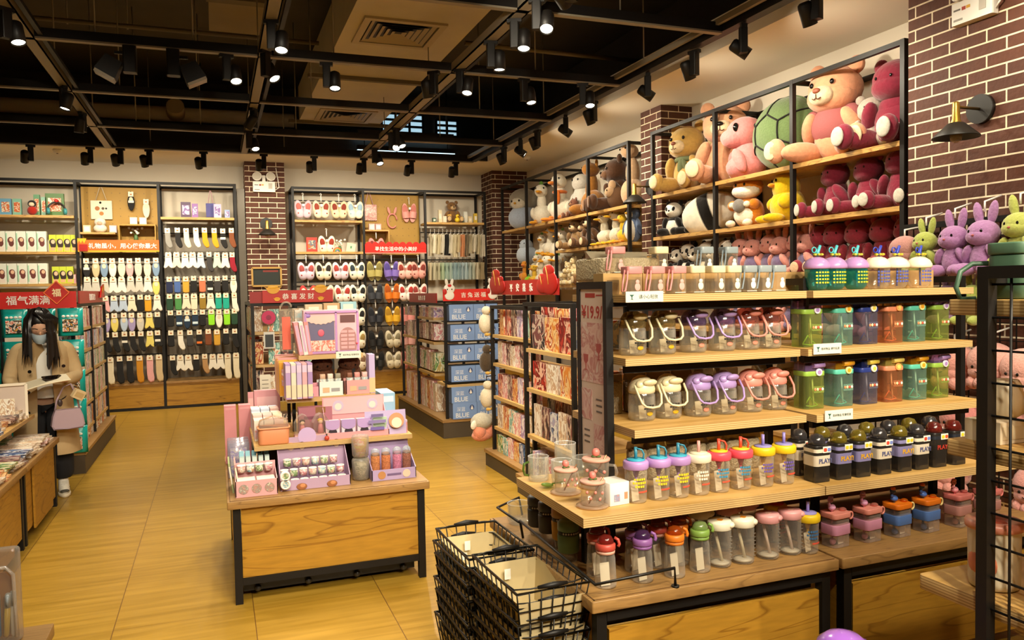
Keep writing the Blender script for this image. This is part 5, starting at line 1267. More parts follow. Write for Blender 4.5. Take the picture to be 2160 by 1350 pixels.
def round_cup(label, loc, c, sq, straw):
    t = thing('round_cup', label, 'cup', loc, 0, 'clear cups with round lids')
    MB().lathe([(.034, .001), (.041, .001), (.043, .01), (.0435, .142)], 26, cap1=False).lathe([(.03, .008), (.04, .012)], 26).ob('body', glass('#eeeae0', .1, .5), t)
    l = MB().lathe([(.044, .138), (.046, .14), (.046, .162), (.043, .17), (.002, .171)], 26).ob('lid', mat(c, .4), t)
    MB().at((0, -.004, .171), (0, 0, .6)).rbox(0, 0, 0, .022, .02, .0015, .004, 2).ob('button', mat(sq, .5), l)
    MB().ell((.03, -.03, .155), (.02, .014, .012), (0, 0, .8)).ob('spout', mat(c, .4), l)
    MB().tube([(-.015, .01, .135), (.008, -.005, .012)], .006, 8).ob('straw', mat(straw, .4), t)
    k = MB()
    for i in range(7): k.box(.018, -.0405, .03+.014*i, .028, -.0398, .032+.014*i)
    k.ob('scale_marks', mat('#8d8578'), t)
    MB().lathe([(.02, .004), (.035, .006), (.036, .012), (.02, .014)], 18).ob('base_disc', mat('#c9c0ae', .4), t); return t
RC = [(1.745, 2.475, 'cream', 'left of the front pair'), (1.845, 2.47, 'cream', 'right of the front pair'), (1.765, 2.63, 'cream', 'behind the front pair'), (1.965, 2.475, 'pink', 'front left'), (2.075, 2.48, 'pink', 'front right'),
      (1.89, 2.63, 'pink', 'back left'), (2.0, 2.66, 'pink', 'back right')]
for x, y, n, w in RC:
    lab = '%s round lidded clear cup on the low table, %s' % (n, w); k = 'round' + n
    if k not in src: src[k] = round_cup(lab, (x, y, .546), *(('#e9e2c9', '#dd8f2a', '#cfc4a8') if n == 'cream' else ('#d99a9a', '#d9b0a0', '#d9c4b8')))
    else: dup(src[k], lab, (x, y, .546), .1)
tumbler('short yellow lidded cup with purple straw at the right end of the first low table', (2.145, 2.46, .546), '#e3c01e', '#8d86c2', '#8a7cc0', '#e0b51e', '#3a6a9a', 0)
tumbler('yellow and red lidded cup behind the pink round cups on the low table', (2.12, 2.62, .546), '#e3c01e', '#d8452e', '#d8452e', '#e0b51e', '#d8452e', 1)
def sleeve_cup(label, loc, c, lid, h=.155):
    t = thing('sleeve_tumbler', label, 'tumbler', loc, 0, 'tumblers with coloured sleeves')
    MB().lathe([(.03, .0), (.033, .003), (.035, .05)], 24, cap1=False).ob('base', glass('#e0dac8', .2, .6), t)
    MB().lathe([(.036, .035), (.041, .04), (.043, h*.62), (.041, h*.66)], 26).ob('sleeve', mat(c, .6), t)
    b = MB().lathe([(.0405, h*.66), (.0405, h*.74)], 26).ob('band', mat('#23211f', .5), t)
    k = MB()
    for i in range(8): a = -.9+.25*i; k.at((.0408*sin(a), -.0408*cos(a), h*.68), (0, 0, a)).box(-.003, -.0006, 0, .003, 0, .007)
    k.ob('band_letters', mat('#cfc8b8'), b)
    MB().lathe([(.041, h*.74), (.043, h*.76), (.042, h*.93), (.034, h*.98), (.02, h)], 26).ob('lid', mat(lid, .45), t); return t
sleeve_cup('sage green sleeved tumbler on the low table corner', (1.245, 2.745, .546), '#6d8a5c', '#66805a', .16)
sleeve_cup('yellow sleeved tumbler with a brown lid behind the green one', (1.285, 2.895, .546), '#cf9a22', '#b58a5a', .17)
sleeve_cup('dark grey sleeved tumbler behind the yellow one', (1.27, 3.0, .546), '#4a4844', '#454340', .17)
sleeve_cup('dark grey sleeved tumbler, farthest on the low table edge', (1.262, 3.1, .546), '#3f3d3a', '#3b3936', .17)
# square cups with toy birds
def toy_cup(label, loc, lidc, sl, bird, beakc, ring):
    t = thing('toy_topped_cup', label, 'cup', loc, .12, 'square cups with toy figures')
    MB().rbox(0, 0, .001, .09, .075, .115, .016, 4).ob('body', glass('#e6d8cc', .15, .6), t)
    MB().rbox(0, 0, .05, .097, .082, .04, .018, 4, .002).ob('sleeve', mat(sl, .5), t)
    l = MB().rbox(0, 0, .115, .1, .085, .022, .018, 4, .003).ob('lid', mat(lidc, .45), t)
    MB().ell((-.02, 0, .155), (.017, .014, .013)).tube([(-.03, 0, .158), (-.036, 0, .172), (-.03, 0, .182)], .006, 8).ell((-.028, 0, .186), (.012, .011, .011)).tube([(-.02, 0, .137), (-.02, 0, .15)], .004, 6).ob('toy_bird', mat(bird, .4), l)
    MB().ell((-.028, -.002, .196), (.011, .01, .008)).ob('toy_cap', mat(beakc, .4), l)
    MB().ell((.03, -.01, .142), (.016, .014, .008)).ob('spout', glass(lidc, .4, .8), l)
    MB().tube([(.052+.012*cos(a), -.03, .12+.014*sin(a)) for a in [2*pi*i/14 for i in range(14)]], .004, 6, True).ob('carry_ring', mat(ring, .4), l)
    MB().tube([(-.02, 0, .012), (-.02, 0, .11)], .005, 6).ell((-.02, -.004, .018), (.013, .012, .014)).ob('straw', mat(sl, .5), t)
    paper(t, .02, -.01, .004, .035, .045, .1); return t
for i, (x, n, a) in enumerate(((2.30, 'pink', ('#d98a7c', '#c98aa8', '#c991b5', '#b28ac0', '#d98a7c')), (2.465, 'pink', None), (2.625, 'orange', ('#dd7416', '#4f72b0', '#3f62a8', '#e07a1e', '#e3cf8a')), (2.785, 'orange', None), (2.965, 'dusty pink', ('#c9726c', '#b58078', '#d98a92', '#d98a92', '#c9726c')), (3.14, 'dusty pink', None))):
    lab = '%s square cup with a toy bird lid, %s of its pair' % (n, ('left', 'right')[i % 2])
    k = 'toy' + n
    if k not in src: src[k] = toy_cup(lab, (x, 2.48, .546), *a)
    else: dup(src[k], lab, (x, 2.48, .546), .12)
# dome bottles
def dome(label, loc, lid, body, straw, flower, filled):
    t = thing('dome_bottle', label, 'bottle', loc, 0, 'dome lidded bottles')
    MB().lathe([(.02, .001), (.036, .003), (.046, .018), (.05, .05), (.051, .095)], 26, cap1=False).ob('body', glass(body, .3 if filled else .08, .8 if filled else .5), t)
    l = MB().lathe([(.054, .094), (.058, .1), (.057, .112), (.047, .13), (.03, .142), (.012, .148), (.002, .149)], 26, cap0=True).ob('lid', mat(lid, .3, coat=.4), t)
    s = MB()
    for i in range(6): s.ell((.016*cos(i*pi/3), -.01+.016*sin(i*pi/3), .157), (.008, .008, .006), seg=8, rings=5)
    s.ob('flower', mat(flower, .5), l)
    MB().tube([(.004, 0, .15), (.006, 0, .17), (.02, .0, .198)], [.009, .008, .006], 8).ob('spout', mat(straw, .35), l)
    MB().tube([(-.014+.012*cos(a), 0, .178+.012*sin(a)) for a in [2*pi*i/12 for i in range(12)]], .003, 5, True).ob('carry_ring', mat(straw, .35), l)
    MB().tube([(.008, 0, .1), (-.006, -.01, .012)], .005, 6).ob('straw', mat(straw, .35), t)
    k = MB()
    for i, z in enumerate((.03, .045, .06, .075)):
        for j in range(6): a = -.7+.25*j; k.at((.0515*sin(a), -.0515*cos(a), z), (0, 0, a)).box(-.004, -.0006, 0, .004, 0, .007)
    k.ob('printed_words', mat('#d9d22a' if filled else '#3a4fb0', .5), t); return t
for i, (x, f) in enumerate(((2.495, 1), (2.59, 1), (2.715, 1), (2.845, 0), (2.955, 0), (3.095, 0))):
    lab = '%s dome lidded bottle on the second gondola, %s of three' % (('cream', 'lilac')[f], ('left', 'middle', 'right')[i % 3])
    k = 'dome%d' % f
    if k not in src: src[k] = dome(lab, (x, 2.80, 1.566), '#b489c0' if f else '#e9dfc4', '#2fa39c' if f else '#eee8da', '#4fb3bd' if f else '#2f3fa8', '#b9b83a' if f else '#c9b52a', f)
    else: dup(src[k], lab, (x, 2.80, 1.566), .2*(i % 3)-.2)
# square tinted bottles
def sqb(label, loc, tint, band, roll, badge):
    t = thing('square_bottle', label, 'bottle', loc, 0, 'tinted square bottles')
    MB().rbox(0, 0, .001, .108, .09, .145, .018, 4).ob('body', glass(tint, .22, .6), t)
    MB().rbox(0, 0, .145, .112, .094, .022, .018, 4, .003).ob('band', mat(band, .4), t)
    l = MB().loft([[(x*s, y*s, z) for x, y in [(-.05, -.04), (.05, -.04), (.05, .04), (-.05, .04)]] for s, z in ((1, .167), (.95, .195), (.8, .208))]).ob('lid', glass(roll if band != '#26367d' else '#26367d', .45, .8), t)
    MB().tube([(-.012, -.044, .192), (.046, -.044, .194)], .0125, 10).ob('handle_roll', mat(roll, .4), l)
    b = MB().at((.015, -.048, .163), (pi/2, 0, 0)).cyl((0, 0), .016, -.004, .006, 18).ob('badge', mat(badge, .5), t)
    MB().at((.015, -.0545, .163), (pi/2, 0, 0)).cyl((0, 0), .009, -.001, .001, 14).ob('badge_centre', mat(roll, .5), b)
    k = MB().box(-.01, -.0465, .07, .045, -.0455, .1); k.ob('sticker', glass(tint, .6, .8), t)
    for i, c in enumerate(('#d98a5c', '#e6d9a8', '#c9563f', '#dfe6d8')): MB().ell((-.002+.013*i, -.0475, .086), (.0065, .002, .007), seg=8, rings=5).ob('printed_face', mat(c, .5), t)
    MB().tube([(-.03, -.01, .012), (-.01, -.02, .05), (.02, .0, .03), (.03, -.02, .012), (-.005, -.03, .008), (-.03, -.01, .012)], .003, 5).ob('cord', mat(band, .5), t)
    MB().tube([(.01, -.01, .14), (.01, -.02, .01)], .004, 6).ob('straw', mat('#dcd6c4', .4), t); return t
QC = [('lime', '#b3c46a', '#93b84a', '#a886c4', '#d9cfe0'), ('teal', '#9fc7b5', '#5cbfa8', '#e0a020', '#e6d08a'), ('navy', '#8d8aa0', '#26367d', '#e3cf52', '#efe9cf'), ('orange', '#d9966a', '#dd8a66', '#e3cf6a', '#e8a05a')]
for r, (z, xs, y) in enumerate(((1.317, (2.455, 2.63, 2.775, 2.925, 3.065, 3.215), 2.82), (1.041, (2.475, 2.64, 2.785, 2.935, 3.085, 3.225), 2.83))):
    for i, x in enumerate(xs):
        n, tint, band, roll, badge = QC[(0, 1, 2, 3, 1, 0)[i]]
        lab = '%s square bottle in the %s row of square bottles%s' % (n, ('upper', 'lower')[r], {0: ', leftmost', 1: ', second from the left', 4: ', second from the right', 5: ', rightmost'}.get(i, ''))
        k = 'sq' + n
        if k not in src: src[k] = sqb(lab, (x, y, z), tint, band, roll, badge)
        else: dup(src[k], lab, (x, y, z), .05*(i % 3)-.05)
# PLAY bottles
def playb(label, loc, bandc, textc, lidc, badge, band=True):
    t = thing('play_bottle', label, 'bottle', loc, 0, 'dark bottles with PLAY bands')
    MB().rbox(0, 0, .001, .078, .075, .135, .014, 4).ob('body', glass('#4a4540', .55, .85), t)
    MB().rbox(0, 0, .128, .07, .068, .016, .014, 4, .003).ob('neck', mat('#1d1a18', .4), t)
    MB().rbox(0, 0, .118, .08, .077, .014, .015, 4).ob('collar', mat(bandc if band else '#20242e', .5), t)
    MB().lathe([(.03, .143), (.033, .148), (.032, .165), (.022, .182), (.002, .188)], 20).ob('lid', glass(lidc, .6, .85), t)
    if band:
        b = MB().rbox(0, 0, .064, .0805, .0775, .042, .0155, 4).ob('label_band', mat(bandc, .5), t)
    else: b = t
    MB().text('PLAY!', .034, .0012, .008, .085, -.039, .03, .062).ob('lettering', mat(textc, .5), b)
    k = MB().at((.016, -.0395, .128), (0, 0, 0)).rbox(0, 0, -.011, .04, .004, .024, .0018, 1).ob('badge', mat('#e6e0d2', .5), t)
    for i, c in enumerate(badge): MB().at((.006+.019*i, -.042, .129), (pi/2, 0, 0)).rbox(0, 0, -.0006, .015, .014, .0012, .004, 2).ob('badge_letter', mat(c, .5), k)
    return t
PB = [('#d6cbb5', '#5f6288', '#4a4748', ('#c8452e', '#6f7fc0')), ('#7f7aa8', '#d9a52a', '#8a7a2c', ('#e0c22a', '#d9b42a'))]
for i, (x, v) in enumerate(((2.225, 0), (2.335, 1), (2.435, 1), (2.545, 0), (2.655, 1), (2.75, 0), (2.85, 2), (2.96, 2))):
    if v < 2: a = PB[v]; lab = 'dark bottle with %s PLAY band, front row, %s' % (('cream', 'violet')[v], ordinal(i, 8)); k = 'play%d' % v
    else: a = ('#20242e', '#b83a2c', '#7a2a22', ('#e0c22a', '#d8592a')); k = 'play2'; lab = ('navy bottle with red PLAY lettering and no band on the wide shelf', 'navy bottle with red PLAY lettering half behind the near plywood shelf')[i-6]
    if k not in src: src[k] = playb(lab, (x, 2.5, .811), *a, band=v < 2)
    else: dup(src[k], lab, (x, 2.5, .811), .04)
for i, x in enumerate((2.24, 2.36, 2.48, 2.6, 2.72, 2.84, 2.96)):
    dup(src['play%d' % (i % 2)], 'dark bottle with %s PLAY band, second row, %s' % (('cream', 'violet')[i % 2], ordinal(i, 7)), (x, 2.62, .811), .05)
# ------------------------------------------------------------------ simple cartons and rows of goods
_ub = {}
def ubox(name, m, loc, size, rot=(0, 0, 0), parent=None, spine=None):
    """box standing on its base; meshes are shared, size is the object's scale"""
    k = (name, m.name, spine.name if spine else '')
    if k not in _ub:
        b = MB().box(-.5, -.5, 0, .5, .5, 1)
        me = b.mesh(name); me.materials.append(m)
        if spine:
            me.materials.append(spine)
            for i in (2, 3, 4, 5): me.polygons[i].material_index = 1 if i in (3, 5) else 0
        _ub[k] = me
    o = bpy.data.objects.new(name, _ub[k]); COL.objects.link(o); o.location = loc; o.rotation_euler = rot; o.scale = size
    if parent: o.parent = parent; KIDS.setdefault(parent.name, []).append(o)
    return o
def carton(label, loc, size, c, deco=None, rz=0, group=None, rot=None, cat='box', name='carton_box'):
    t = thing(name, label, cat, loc, rz, group, rot)
    w, d, h = size
    m = mat(c, .45) if isinstance(c, str) else c
    MB().box(-w/2, -d/2, 0, w/2, d/2, h).ob('carton', m, t)
    for q in deco or ():
        x0, z0, x1, z1, cc = q[:5]
        MB().box(x0*w, -d/2-.0012, z0*h, x1*w, -d/2-.0001, z1*h).ob(q[5] if len(q) > 5 else 'printed_panel', mat(cc, .45) if isinstance(cc, str) else cc, t)
    return t
# ------------------------------------------------------------------ centre table
gondola_base('low wooden table in the middle of the floor carrying pink stationery', .02, 1.076, 4.215, 5.44, .54, True)
t = thing('tiered_riser', 'three tier wooden riser in the middle of the stationery table', 'riser', (0, 0, 0))
for x0, x1, y0, y1, z in ((.17, 1.05, 4.5, 5.36, .76), (.37, .885, 4.74, 5.3, .98), (.452, .835, 4.84, 5.22, 1.22)): MB().box(x0, y0, z-.026, x1, y1, z).ob('tier_shelf', PLY, t)
for x0, x1, y0, y1, z0, z1 in ((.2, 1.02, 4.6, 5.3, .54, .733), (.42, .84, 4.9, 5.26, .76, .953), (.5, .79, 4.95, 5.18, .98, 1.193)):
    for x in (x0, x1):
        for y in (y0, y1): MB().bar((x, y, z0), (x, y, z1), .02).ob('riser_leg', BLACKM, t)
MB().box(.22, 4.75, .54, 1.0, 4.77, .733).ob('riser_back', mat('#3b2a1a', .7), t)
PINKP = '#dba5a8'; LIL = '#b79bc9'
def tape(par, x, y, z, c, r=.021, h=.03):
    b = MB().cyl((0, 0), r, 0, h, 14).ob('tape_roll', c, par, (x, y, z))
    MB().lathe([(r*1.02, h), (r*1.02, h+.003), (r*.6, h+.003), (r*.6, h)], 14, cap0=False, cap1=False).ob('white_rim', WHITE, b)
    return b
TAPES = [printed(p, 45, 'tape') for p in (['#d9c7b8', '#c9938a', '#e6dccb', '#8a6a4a'], ['#bcd0d4', '#7fa3ad', '#e6e2d4', '#c99a7a'], ['#b9c49a', '#6f8a5a', '#e6dfc8', '#c97a5a'], ['#e0b6b4', '#b56a74', '#efe0d8', '#7a4a52'])]
def roll(label, loc, i, group):
    t = thing('tape_roll', label, 'tape roll', loc, 0, group)
    MB().cyl((0, 0), .021, 0, .034, 14).ob('printed_tape', TAPES[i % 4], t)
    MB().lathe([(.0225, .034), (.0225, .038), (.012, .038), (.012, .034)], 14, cap0=False, cap1=False).ob('white_rim', WHITE, t)
    return t
def tray(label, loc, w, d, h, hb, c, cf=None, rz=0, board=None):
    t = thing('display_tray', label, 'display box', loc, rz)
    m = mat(c, .5)
    b = MB().box(-w/2, -d/2, 0, w/2, d/2, .004).box(-w/2, -d/2, .004, w/2, -d/2+.004, h)
    b.box(-w/2, d/2-.004, .004, w/2, d/2, hb).loft([[(-w/2, -d/2, .004), (-w/2, d/2, .004), (-w/2, d/2, hb*.8), (-w/2, -d/2, h)], [(-w/2+.004, -d/2, .004), (-w/2+.004, d/2, .004), (-w/2+.004, d/2, hb*.8), (-w/2+.004, -d/2, h)]])
    b.loft([[(w/2-.004, -d/2, .004), (w/2-.004, d/2, .004), (w/2-.004, d/2, hb*.8), (w/2-.004, -d/2, h)], [(w/2, -d/2, .004), (w/2, d/2, .004), (w/2, d/2, hb*.8), (w/2, -d/2, h)]])
    b.ob('tray', m, t)
    return t
# A: pink tray of tapes at the front left corner
t = tray('pink open tray of white tape rolls at the front left corner of the table', (.168, 4.365, .541), .21, .16, .085, .15, PINKP)
for i in range(3): MB().at((-.065+.065*i, -.0815, .042), (pi/2, 0, 0)).cyl((0, 0), .025, -.0005, .0008, 18).ob('printed_circle', printed(['#d9cdb8', '#b98a80', '#8f8f86', '#e0d5c0'], 70, 'circ'), t)
for i in range(4): roll('tape roll standing in the pink tray, %s' % ordinal(i, 4), (.098+.046*i, 4.42, .645), i, 'tape rolls in the pink tray')
for i in range(2):
    carton('flat white pack lying in the pink tray, %s' % ('left', 'right')[i], (.118+.098*i, 4.34, .585), (.09, .09, .04), '#e6e0d0', [(-.5, .35, .5, .5, '#8a8378'), (-.1, .6, .3, .9, ('#4a5f9a', '#8fae6a')[i])])
# B: purple display of tape rolls
t = tray('purple display box stacked with white rimmed tape rolls at the front of the table', (.475, 4.43, .541), .37, .2, .055, .25, '#b79bb8')
MB().at((-.02, .096, .25), (pi/2, 0, 0)).cyl((0, 0), .05, -.002, .002, 20).ob('round_tab', mat('#c3a9d6', .5), t)
for i, c in enumerate(('#5a4fc0', '#37a8b8', '#4f9a9a', '#5fae8a')): MB().at((-.0+.035*i, .0935, .2), (pi/2, 0, 0)).cyl((0, 0), .014, -.001, .001, 16).ob('colour_swatch', mat(c, .4), t)
for x, c, c2 in ((-.11, '#d9a682', '#e6cfc0'), (-.05, '#4a3a38', '#e3cfc0'), (.14, '#3a3034', '#e3cfc0')):
    b = MB().at((x, .0935, .2), (pi/2, 0, 0)).cyl((0, 0), .022, -.0012, .001, 18).ob('printed_hair', mat(c, .6), t)
    MB().at((x, .0925, .192), (pi/2, 0, 0)).cyl((0, 0), .015, -.0012, .001, 16).ob('printed_face', mat(c2, .6), b)
for r in range(3):
    for i in range(7 if r < 2 else 6):
        roll('white rimmed tape roll in the purple display, %s tier, %s' % (('front', 'middle', 'back')[r], ordinal(i, 7 if r < 2 else 6)), (.318+.05*i+(.02 if r == 2 else 0), 4.365+.05*r, .555+.045*r), i+r, 'tape rolls in the purple display')
for i in range(2):
    t = thing('tape_roll', 'tape roll lying on its side at the left of the purple display, %s' % ('lower', 'upper')[i], 'tape roll', (.315, 4.322, .58+.045*i), rot=(pi/2, 0, 0))
    MB().lathe([(.026, 0), (.026, .02), (.016, .02), (.016, 0)], 18, cap0=False, cap1=False).ob('white_rim', WHITE, t); MB().cyl((0, 0), .016, .002, .019, 14).ob('printed_core', TAPES[i+1], t)
for i, x in enumerate((.40, .56)):
    t = thing('paper_cutout', 'brown printed cut-out on the purple display front, %s' % ('left', 'right')[i], 'paper cut-out', (x, 4.327, .558)); MB().ell((0, 0, 0), (.028, .001, .018)).ob('card', mat('#9a6038', .6), t); MB().ell((.005, -.001, .004), (.015, .001, .01)).ob('printed_panel', mat('#c98a5a', .6), t)
# C: bagged pots
BAGM = glass('#d6cfc2', .4, .8)
for i, l in enumerate(('lower', 'upper')):
    t = thing('bagged_pot', 'clear bag wrapped pot of stickers, %s of two stacked' % l, 'wrapped pot', (.732, 4.42, .541+.128*i))
    MB().lathe([(.036, 0), (.046, .01), (.05, .11), (.044, .122), (.03, .126)], 14).ob('bag', BAGM, t)
    MB().lathe([(.03, .006), (.04, .1), (.02, .105)], 12).ob('stickers', printed(['#8d8a6a', '#c9bfa8', '#6d7058', '#b5a58a'] if i == 0 else ['#d9cfc0', '#c9b03a', '#c96a5a', '#e6dccf'], 30, 'stick', stretch=(1, 1, 2.5)), t)
# D: lilac display with glitter tubes
t = tray('lilac display box with glitter bottles at the front right corner of the table', (.905, 4.44, .541), .25, .2, .06, .2, '#ad99c2')
MB().at((.0, .098, .2), (-.15, 0, 0)).box(-.12, -.002, 0, .12, .002, .16).ob('header_board', mat('#b3a2cc', .5), t)
b = MB().at((.06, .09, .3), (pi/2-.15, 0, 0)).cyl((0, 0), .045, -.002, .002, 20).ob('printed_hair', mat('#c08a62', .6), t)
MB().at((.06, .086, .288), (pi/2-.15, 0, 0)).cyl((0, 0), .03, -.002, .002, 18).ob('printed_face', mat('#e6cdb8', .6), b)
for z, w, c in ((.33, .07, '#77689a'), (.295, .1, '#8a7cae'), (.255, .08, '#7462a8')): MB().at((-.055, .094-.02, z)).box(-w/2, -.0, 0, w/2, .002, .018).ob('printed_words', mat(c, .5), t)
for i, x in enumerate((-.07, .07)):
    b = MB().at((x, -.1015, .03), (pi/2, 0, 0)).cyl((0, 0), .022, -.001, .001, 16).ob('printed_face', mat(('#b5804f', '#d9c2ae')[i], .6), t)
MB().box(-.04, -.1015, .024, .04, -.1005, .036).ob('printed_words', mat('#6d5a84', .5), t)
for i, (x, c) in enumerate(((.815, '#b5754a'), (.875, '#b5704a'), (.94, '#b5708a'), (.995, '#8a5a4a'))):
    t = thing('glitter_bottle', '%s glitter bottle in the lilac display, %s' % (('copper', 'copper', 'pink', 'brown')[i], ordinal(i, 4)), 'bottle', (x, 4.42, .548), 0, 'glitter bottles')
    MB().lathe([(.024, 0), (.026, .004), (.026, .12), (.018, .135)], 16).ob('body', mat(c, .2, noise=.9, nscale=130), t); MB().lathe([(.026, .122), (.024, .15), (.012, .16), (.002, .162)], 16).ob('cap', glass('#d6e2e6', .4, .8), t)
# tier one
t = thing('storage_basket', 'peach storage basket with a clear lid on the first tier', 'basket', (.278, 4.575, .761))
MB().rbox(0, 0, 0, .165, .12, .085, .025, 4, .004).ob('basket', mat('#d98e62', .45), t); MB().rbox(0, 0, .085, .178, .132, .008, .028, 4, .002).ob('rim', mat('#dd9468', .45), t)
MB().loft([[(x*s, y*s, z) for x, y in [(-.078, -.055), (.078, -.055), (.078, .055), (-.078, .055)]] for s, z in ((1, .093), (.95, .12), (.75, .132))], smooth=False).ob('lid', glass('#e6dccf', .35, .75), t)
MB().tube([(-.085, 0, .08), (-.07, 0, .13), (0, 0, .15), (.07, 0, .13), (.085, 0, .08)], .005, 6).ob('carry_handle', glass('#e6c9b0', .5, .8), t)
for i in range(2):
    t = thing('doll_pack', 'clear house shaped doll pack on the first tier, %s' % ('left one with dark hair', 'right one with blonde hair')[i], 'toy pack', (.435+.1*i, 4.57, .761), .1*i)
    pts = [(-.044, 0), (.044, 0), (.046, .1), (.022, .14), (0, .15), (-.022, .14), (-.046, .1)]
    MB().prism(pts, -.03, .03).ob('shell', glass('#ece6dc', .12, .6), t)
    MB().box(-.046, -.033, 0, .046, .03, .035).ob('base_card', mat('#d9a8a0', .5), t)
    MB().lathe([(.02, .036), (.014, .07), (.01, .085), (.004, .09)], 12).ob('doll_dress', mat('#cf7f84', .6), t)
    MB().ell((0, 0, .1), (.013, .012, .014)).ob('doll_head', mat('#e6c2a8', .5), t); MB().ell((0, .004, .107), (.016, .013, .012)).ob('doll_hair', mat(('#4a3028', '#cfae2a')[i], .6), t)
t = tray('pink display tray with a tall printed back on the first tier', (.74, 4.60, .761), .36, .15, .035, .22, '#d99aa0')
MB().box(-.175, .066, .12, .175, .0705, .215).ob('header_panel', mat('#e0b0b4', .5), t)
for x in (-.09, .11):
    b = MB().at((x, .065, .17), (pi/2, 0, 0)).cyl((0, 0), .032, -.001, .001, 18).ob('printed_emblem', mat('#c2b0c9', .6), t); MB().at((x, .064, .165), (pi/2, 0, 0)).cyl((0, 0), .02, -.001, .001, 16).ob('printed_face', mat('#e6d2c6', .6), b)
for i, (x, c) in enumerate(((.60, '#b79acb'), (.69, '#ae93c9'), (.78, '#b89bd0'), (.87, '#b5cfae'))):
    t = thing('flap_box', '%s flap box in the pink tray, %s' % (('lilac', 'lilac', 'lilac', 'mint green')[i], ordinal(i, 4)), 'box', (x, 4.575, .766), 0, 'flap boxes in the pink tray')
    MB().rbox(0, 0, 0, .08, .06, .095, .004, 2).ob('box_body', mat('#d9cfdc' if i < 3 else '#c3d6ba', .4), t)
    pts = [(-.04, .1), (.04, .1), (.04, .07)]+[(.04*cos(a), .07-.025*sin(a)) for a in [pi*k/10 for k in range(1, 10)]]+[(-.04, .07)]
    MB().prism(pts, -.034, -.03).ob('flap', mat(c, .4), t)
    if i < 3: MB().at((0, -.031, .03), (pi/2, 0, 0)).cyl((0, 0), .024, -.001, .0015, 18).ob('round_window', mat('#3d343c', .3), t)
t = thing('red_cherry_toy', 'small red ball ornament at the tray corner on the first tier', 'ornament', (.56, 4.50, .775)); MB().ell((0, 0, 0), (.014, .014, .014)).ob('ball', mat('#b8402c', .35), t); MB().tube([(0, 0, .012), (.004, 0, .026)], .002, 5).ob('stalk', mat('#5a6a2c'), t)
BX = [('white', '#e9dfd2'), ('pale pink', '#e3bdb4'), ('white and blue', '#c2cde0'), ('cream', '#e6d6b8')]
for r in range(5):
    for i in range(3):
        n, c = BX[(0, 1, 0, 2, 0)[r] if i < 2 else (1, 3, 0, 1, 2)[r]]
        carton('%s slim stationery box on the left of the first tier, %s row, %s' % (n, ('front', 'second', 'third', 'fourth', 'back')[r], ('left', 'middle', 'right')[i]), (.205+.055*i, 4.72+.125*r, .761), (.05, .115, .115+.012*(r % 2)), c,
               [(-.45, .1, .45, .55, printed(['#e6d9cc', '#d99a8a', '#c9b0c9', '#e6c9a0'], 50, 'pp'))], group='slim boxes on the first tier')
carton('tall pink back card standing on the left edge of the first tier', (.19, 5.34, .761), (.035, .012, .2), '#d59aa0', [(-.4, .2, .4, .8, '#e3b6b4')])
carton('large pink card box at the back left of the first tier', (.29, 5.33, .761), (.16, .04, .21), '#cf969e', [(-.4, .2, .4, .8, '#ddb0b4')])
for i in range(3): carton('pale pink patterned flat box at the right end of the first tier, %s' % ('front', 'middle', 'back')[i], (.985, 4.62+.14*i, .761), (.1, .13, .075), printed(['#e3cfd0', '#d08a84', '#c9b8d4', '#efe6e0'], 30, 'pk2'), [(-.4, .1, .4, .5, '#d9b0b4')], group='patterned flat boxes')
carton('sky blue box beside the tall pink header on the first tier', (1.0, 5.06, .761), (.09, .25, .19), '#8fb9d4', [(-.4, .7, .4, .9, '#c2dcea')])
carton('mauve box under the pink open carton on the first tier', (.52, 4.70, .761), (.19, .07, .17), '#a86a78', [(-.35, .6, .1, .7, '#7d4a5a'), (.0, .8, .3, 1.0, '#8a5f3a')])
# tier two
t = tray('pink open carton at the front left of the second tier', (.47, 4.79, .981), .17, .08, .06, .075, '#df97a2'); MB().at((.03, -.0405, .012), (pi/2, 0, 0)).cyl((0, 0), .022, -.001, .001, 16).ob('printed_emblem', mat('#4a5a8a', .5), t)
for i, (x, c) in enumerate(((.625, '#dfe2dc'), (.785, '#d99a98'))):
    t = tray('%s tray of three pencil sharpeners on the second tier' % ('white', 'pink')[i], (x, 4.80, .981), .145, .1, .085, .09, c)
    MB().box(-.05, -.0515, .02, -.01, -.0503, .05).ob('printed_mark', mat('#d9b08a', .5), t); MB().box(0, -.0515, .025, .05, -.0503, .045).ob('printed_words', mat('#9a9a9a', .5), t)
    for j in range(3):
        s = thing('pencil_sharpener', 'clear capped sharpener in the %s tray, %s' % (('white', 'pink')[i], ('left', 'middle', 'right')[j]), 'sharpener', (x-.045+.045*j, 4.79, .99), 0, 'sharpeners on the second tier')
        MB().rbox(0, 0, 0, .036, .04, .09, .006, 2).ob('window_body', printed(['#d9dcd6', '#a9b6b8', '#e6e2d8', '#c9a890'], 40, 'shp'), s); MB().rbox(0, 0, .09, .032, .036, .028, .006, 2, .002).ob('cap', mat(('#c9a58a', '#dccfc0', '#8f8874')[j] if i == 0 else ('#7d4f3a', '#c98a84', '#d9aea8')[j], .5), s)
for i, x in enumerate((.60, .77)):
    t = thing('brown_plush', 'dark brown curly plush behind the sharpeners, %s' % ('left', 'right')[i], 'plush toy', (x, 5.0, .981)); soft(t, 'body', mat('#5c3520', rough=.95, noise=.5, nscale=70, bump=1), [((0, 0, .09), (.08, .06, .09)), ((0, -.02, .17), (.07, .06, .05))], 14, 9); eyes(t, .03, -.072, .16, .006)
FO = [('lilac', '#b394c4'), ('cream', '#e6d6c2'), ('pale lilac', '#c4b0d6'), ('pink', '#dba6ae'), ('lilac', '#a98cc0')]
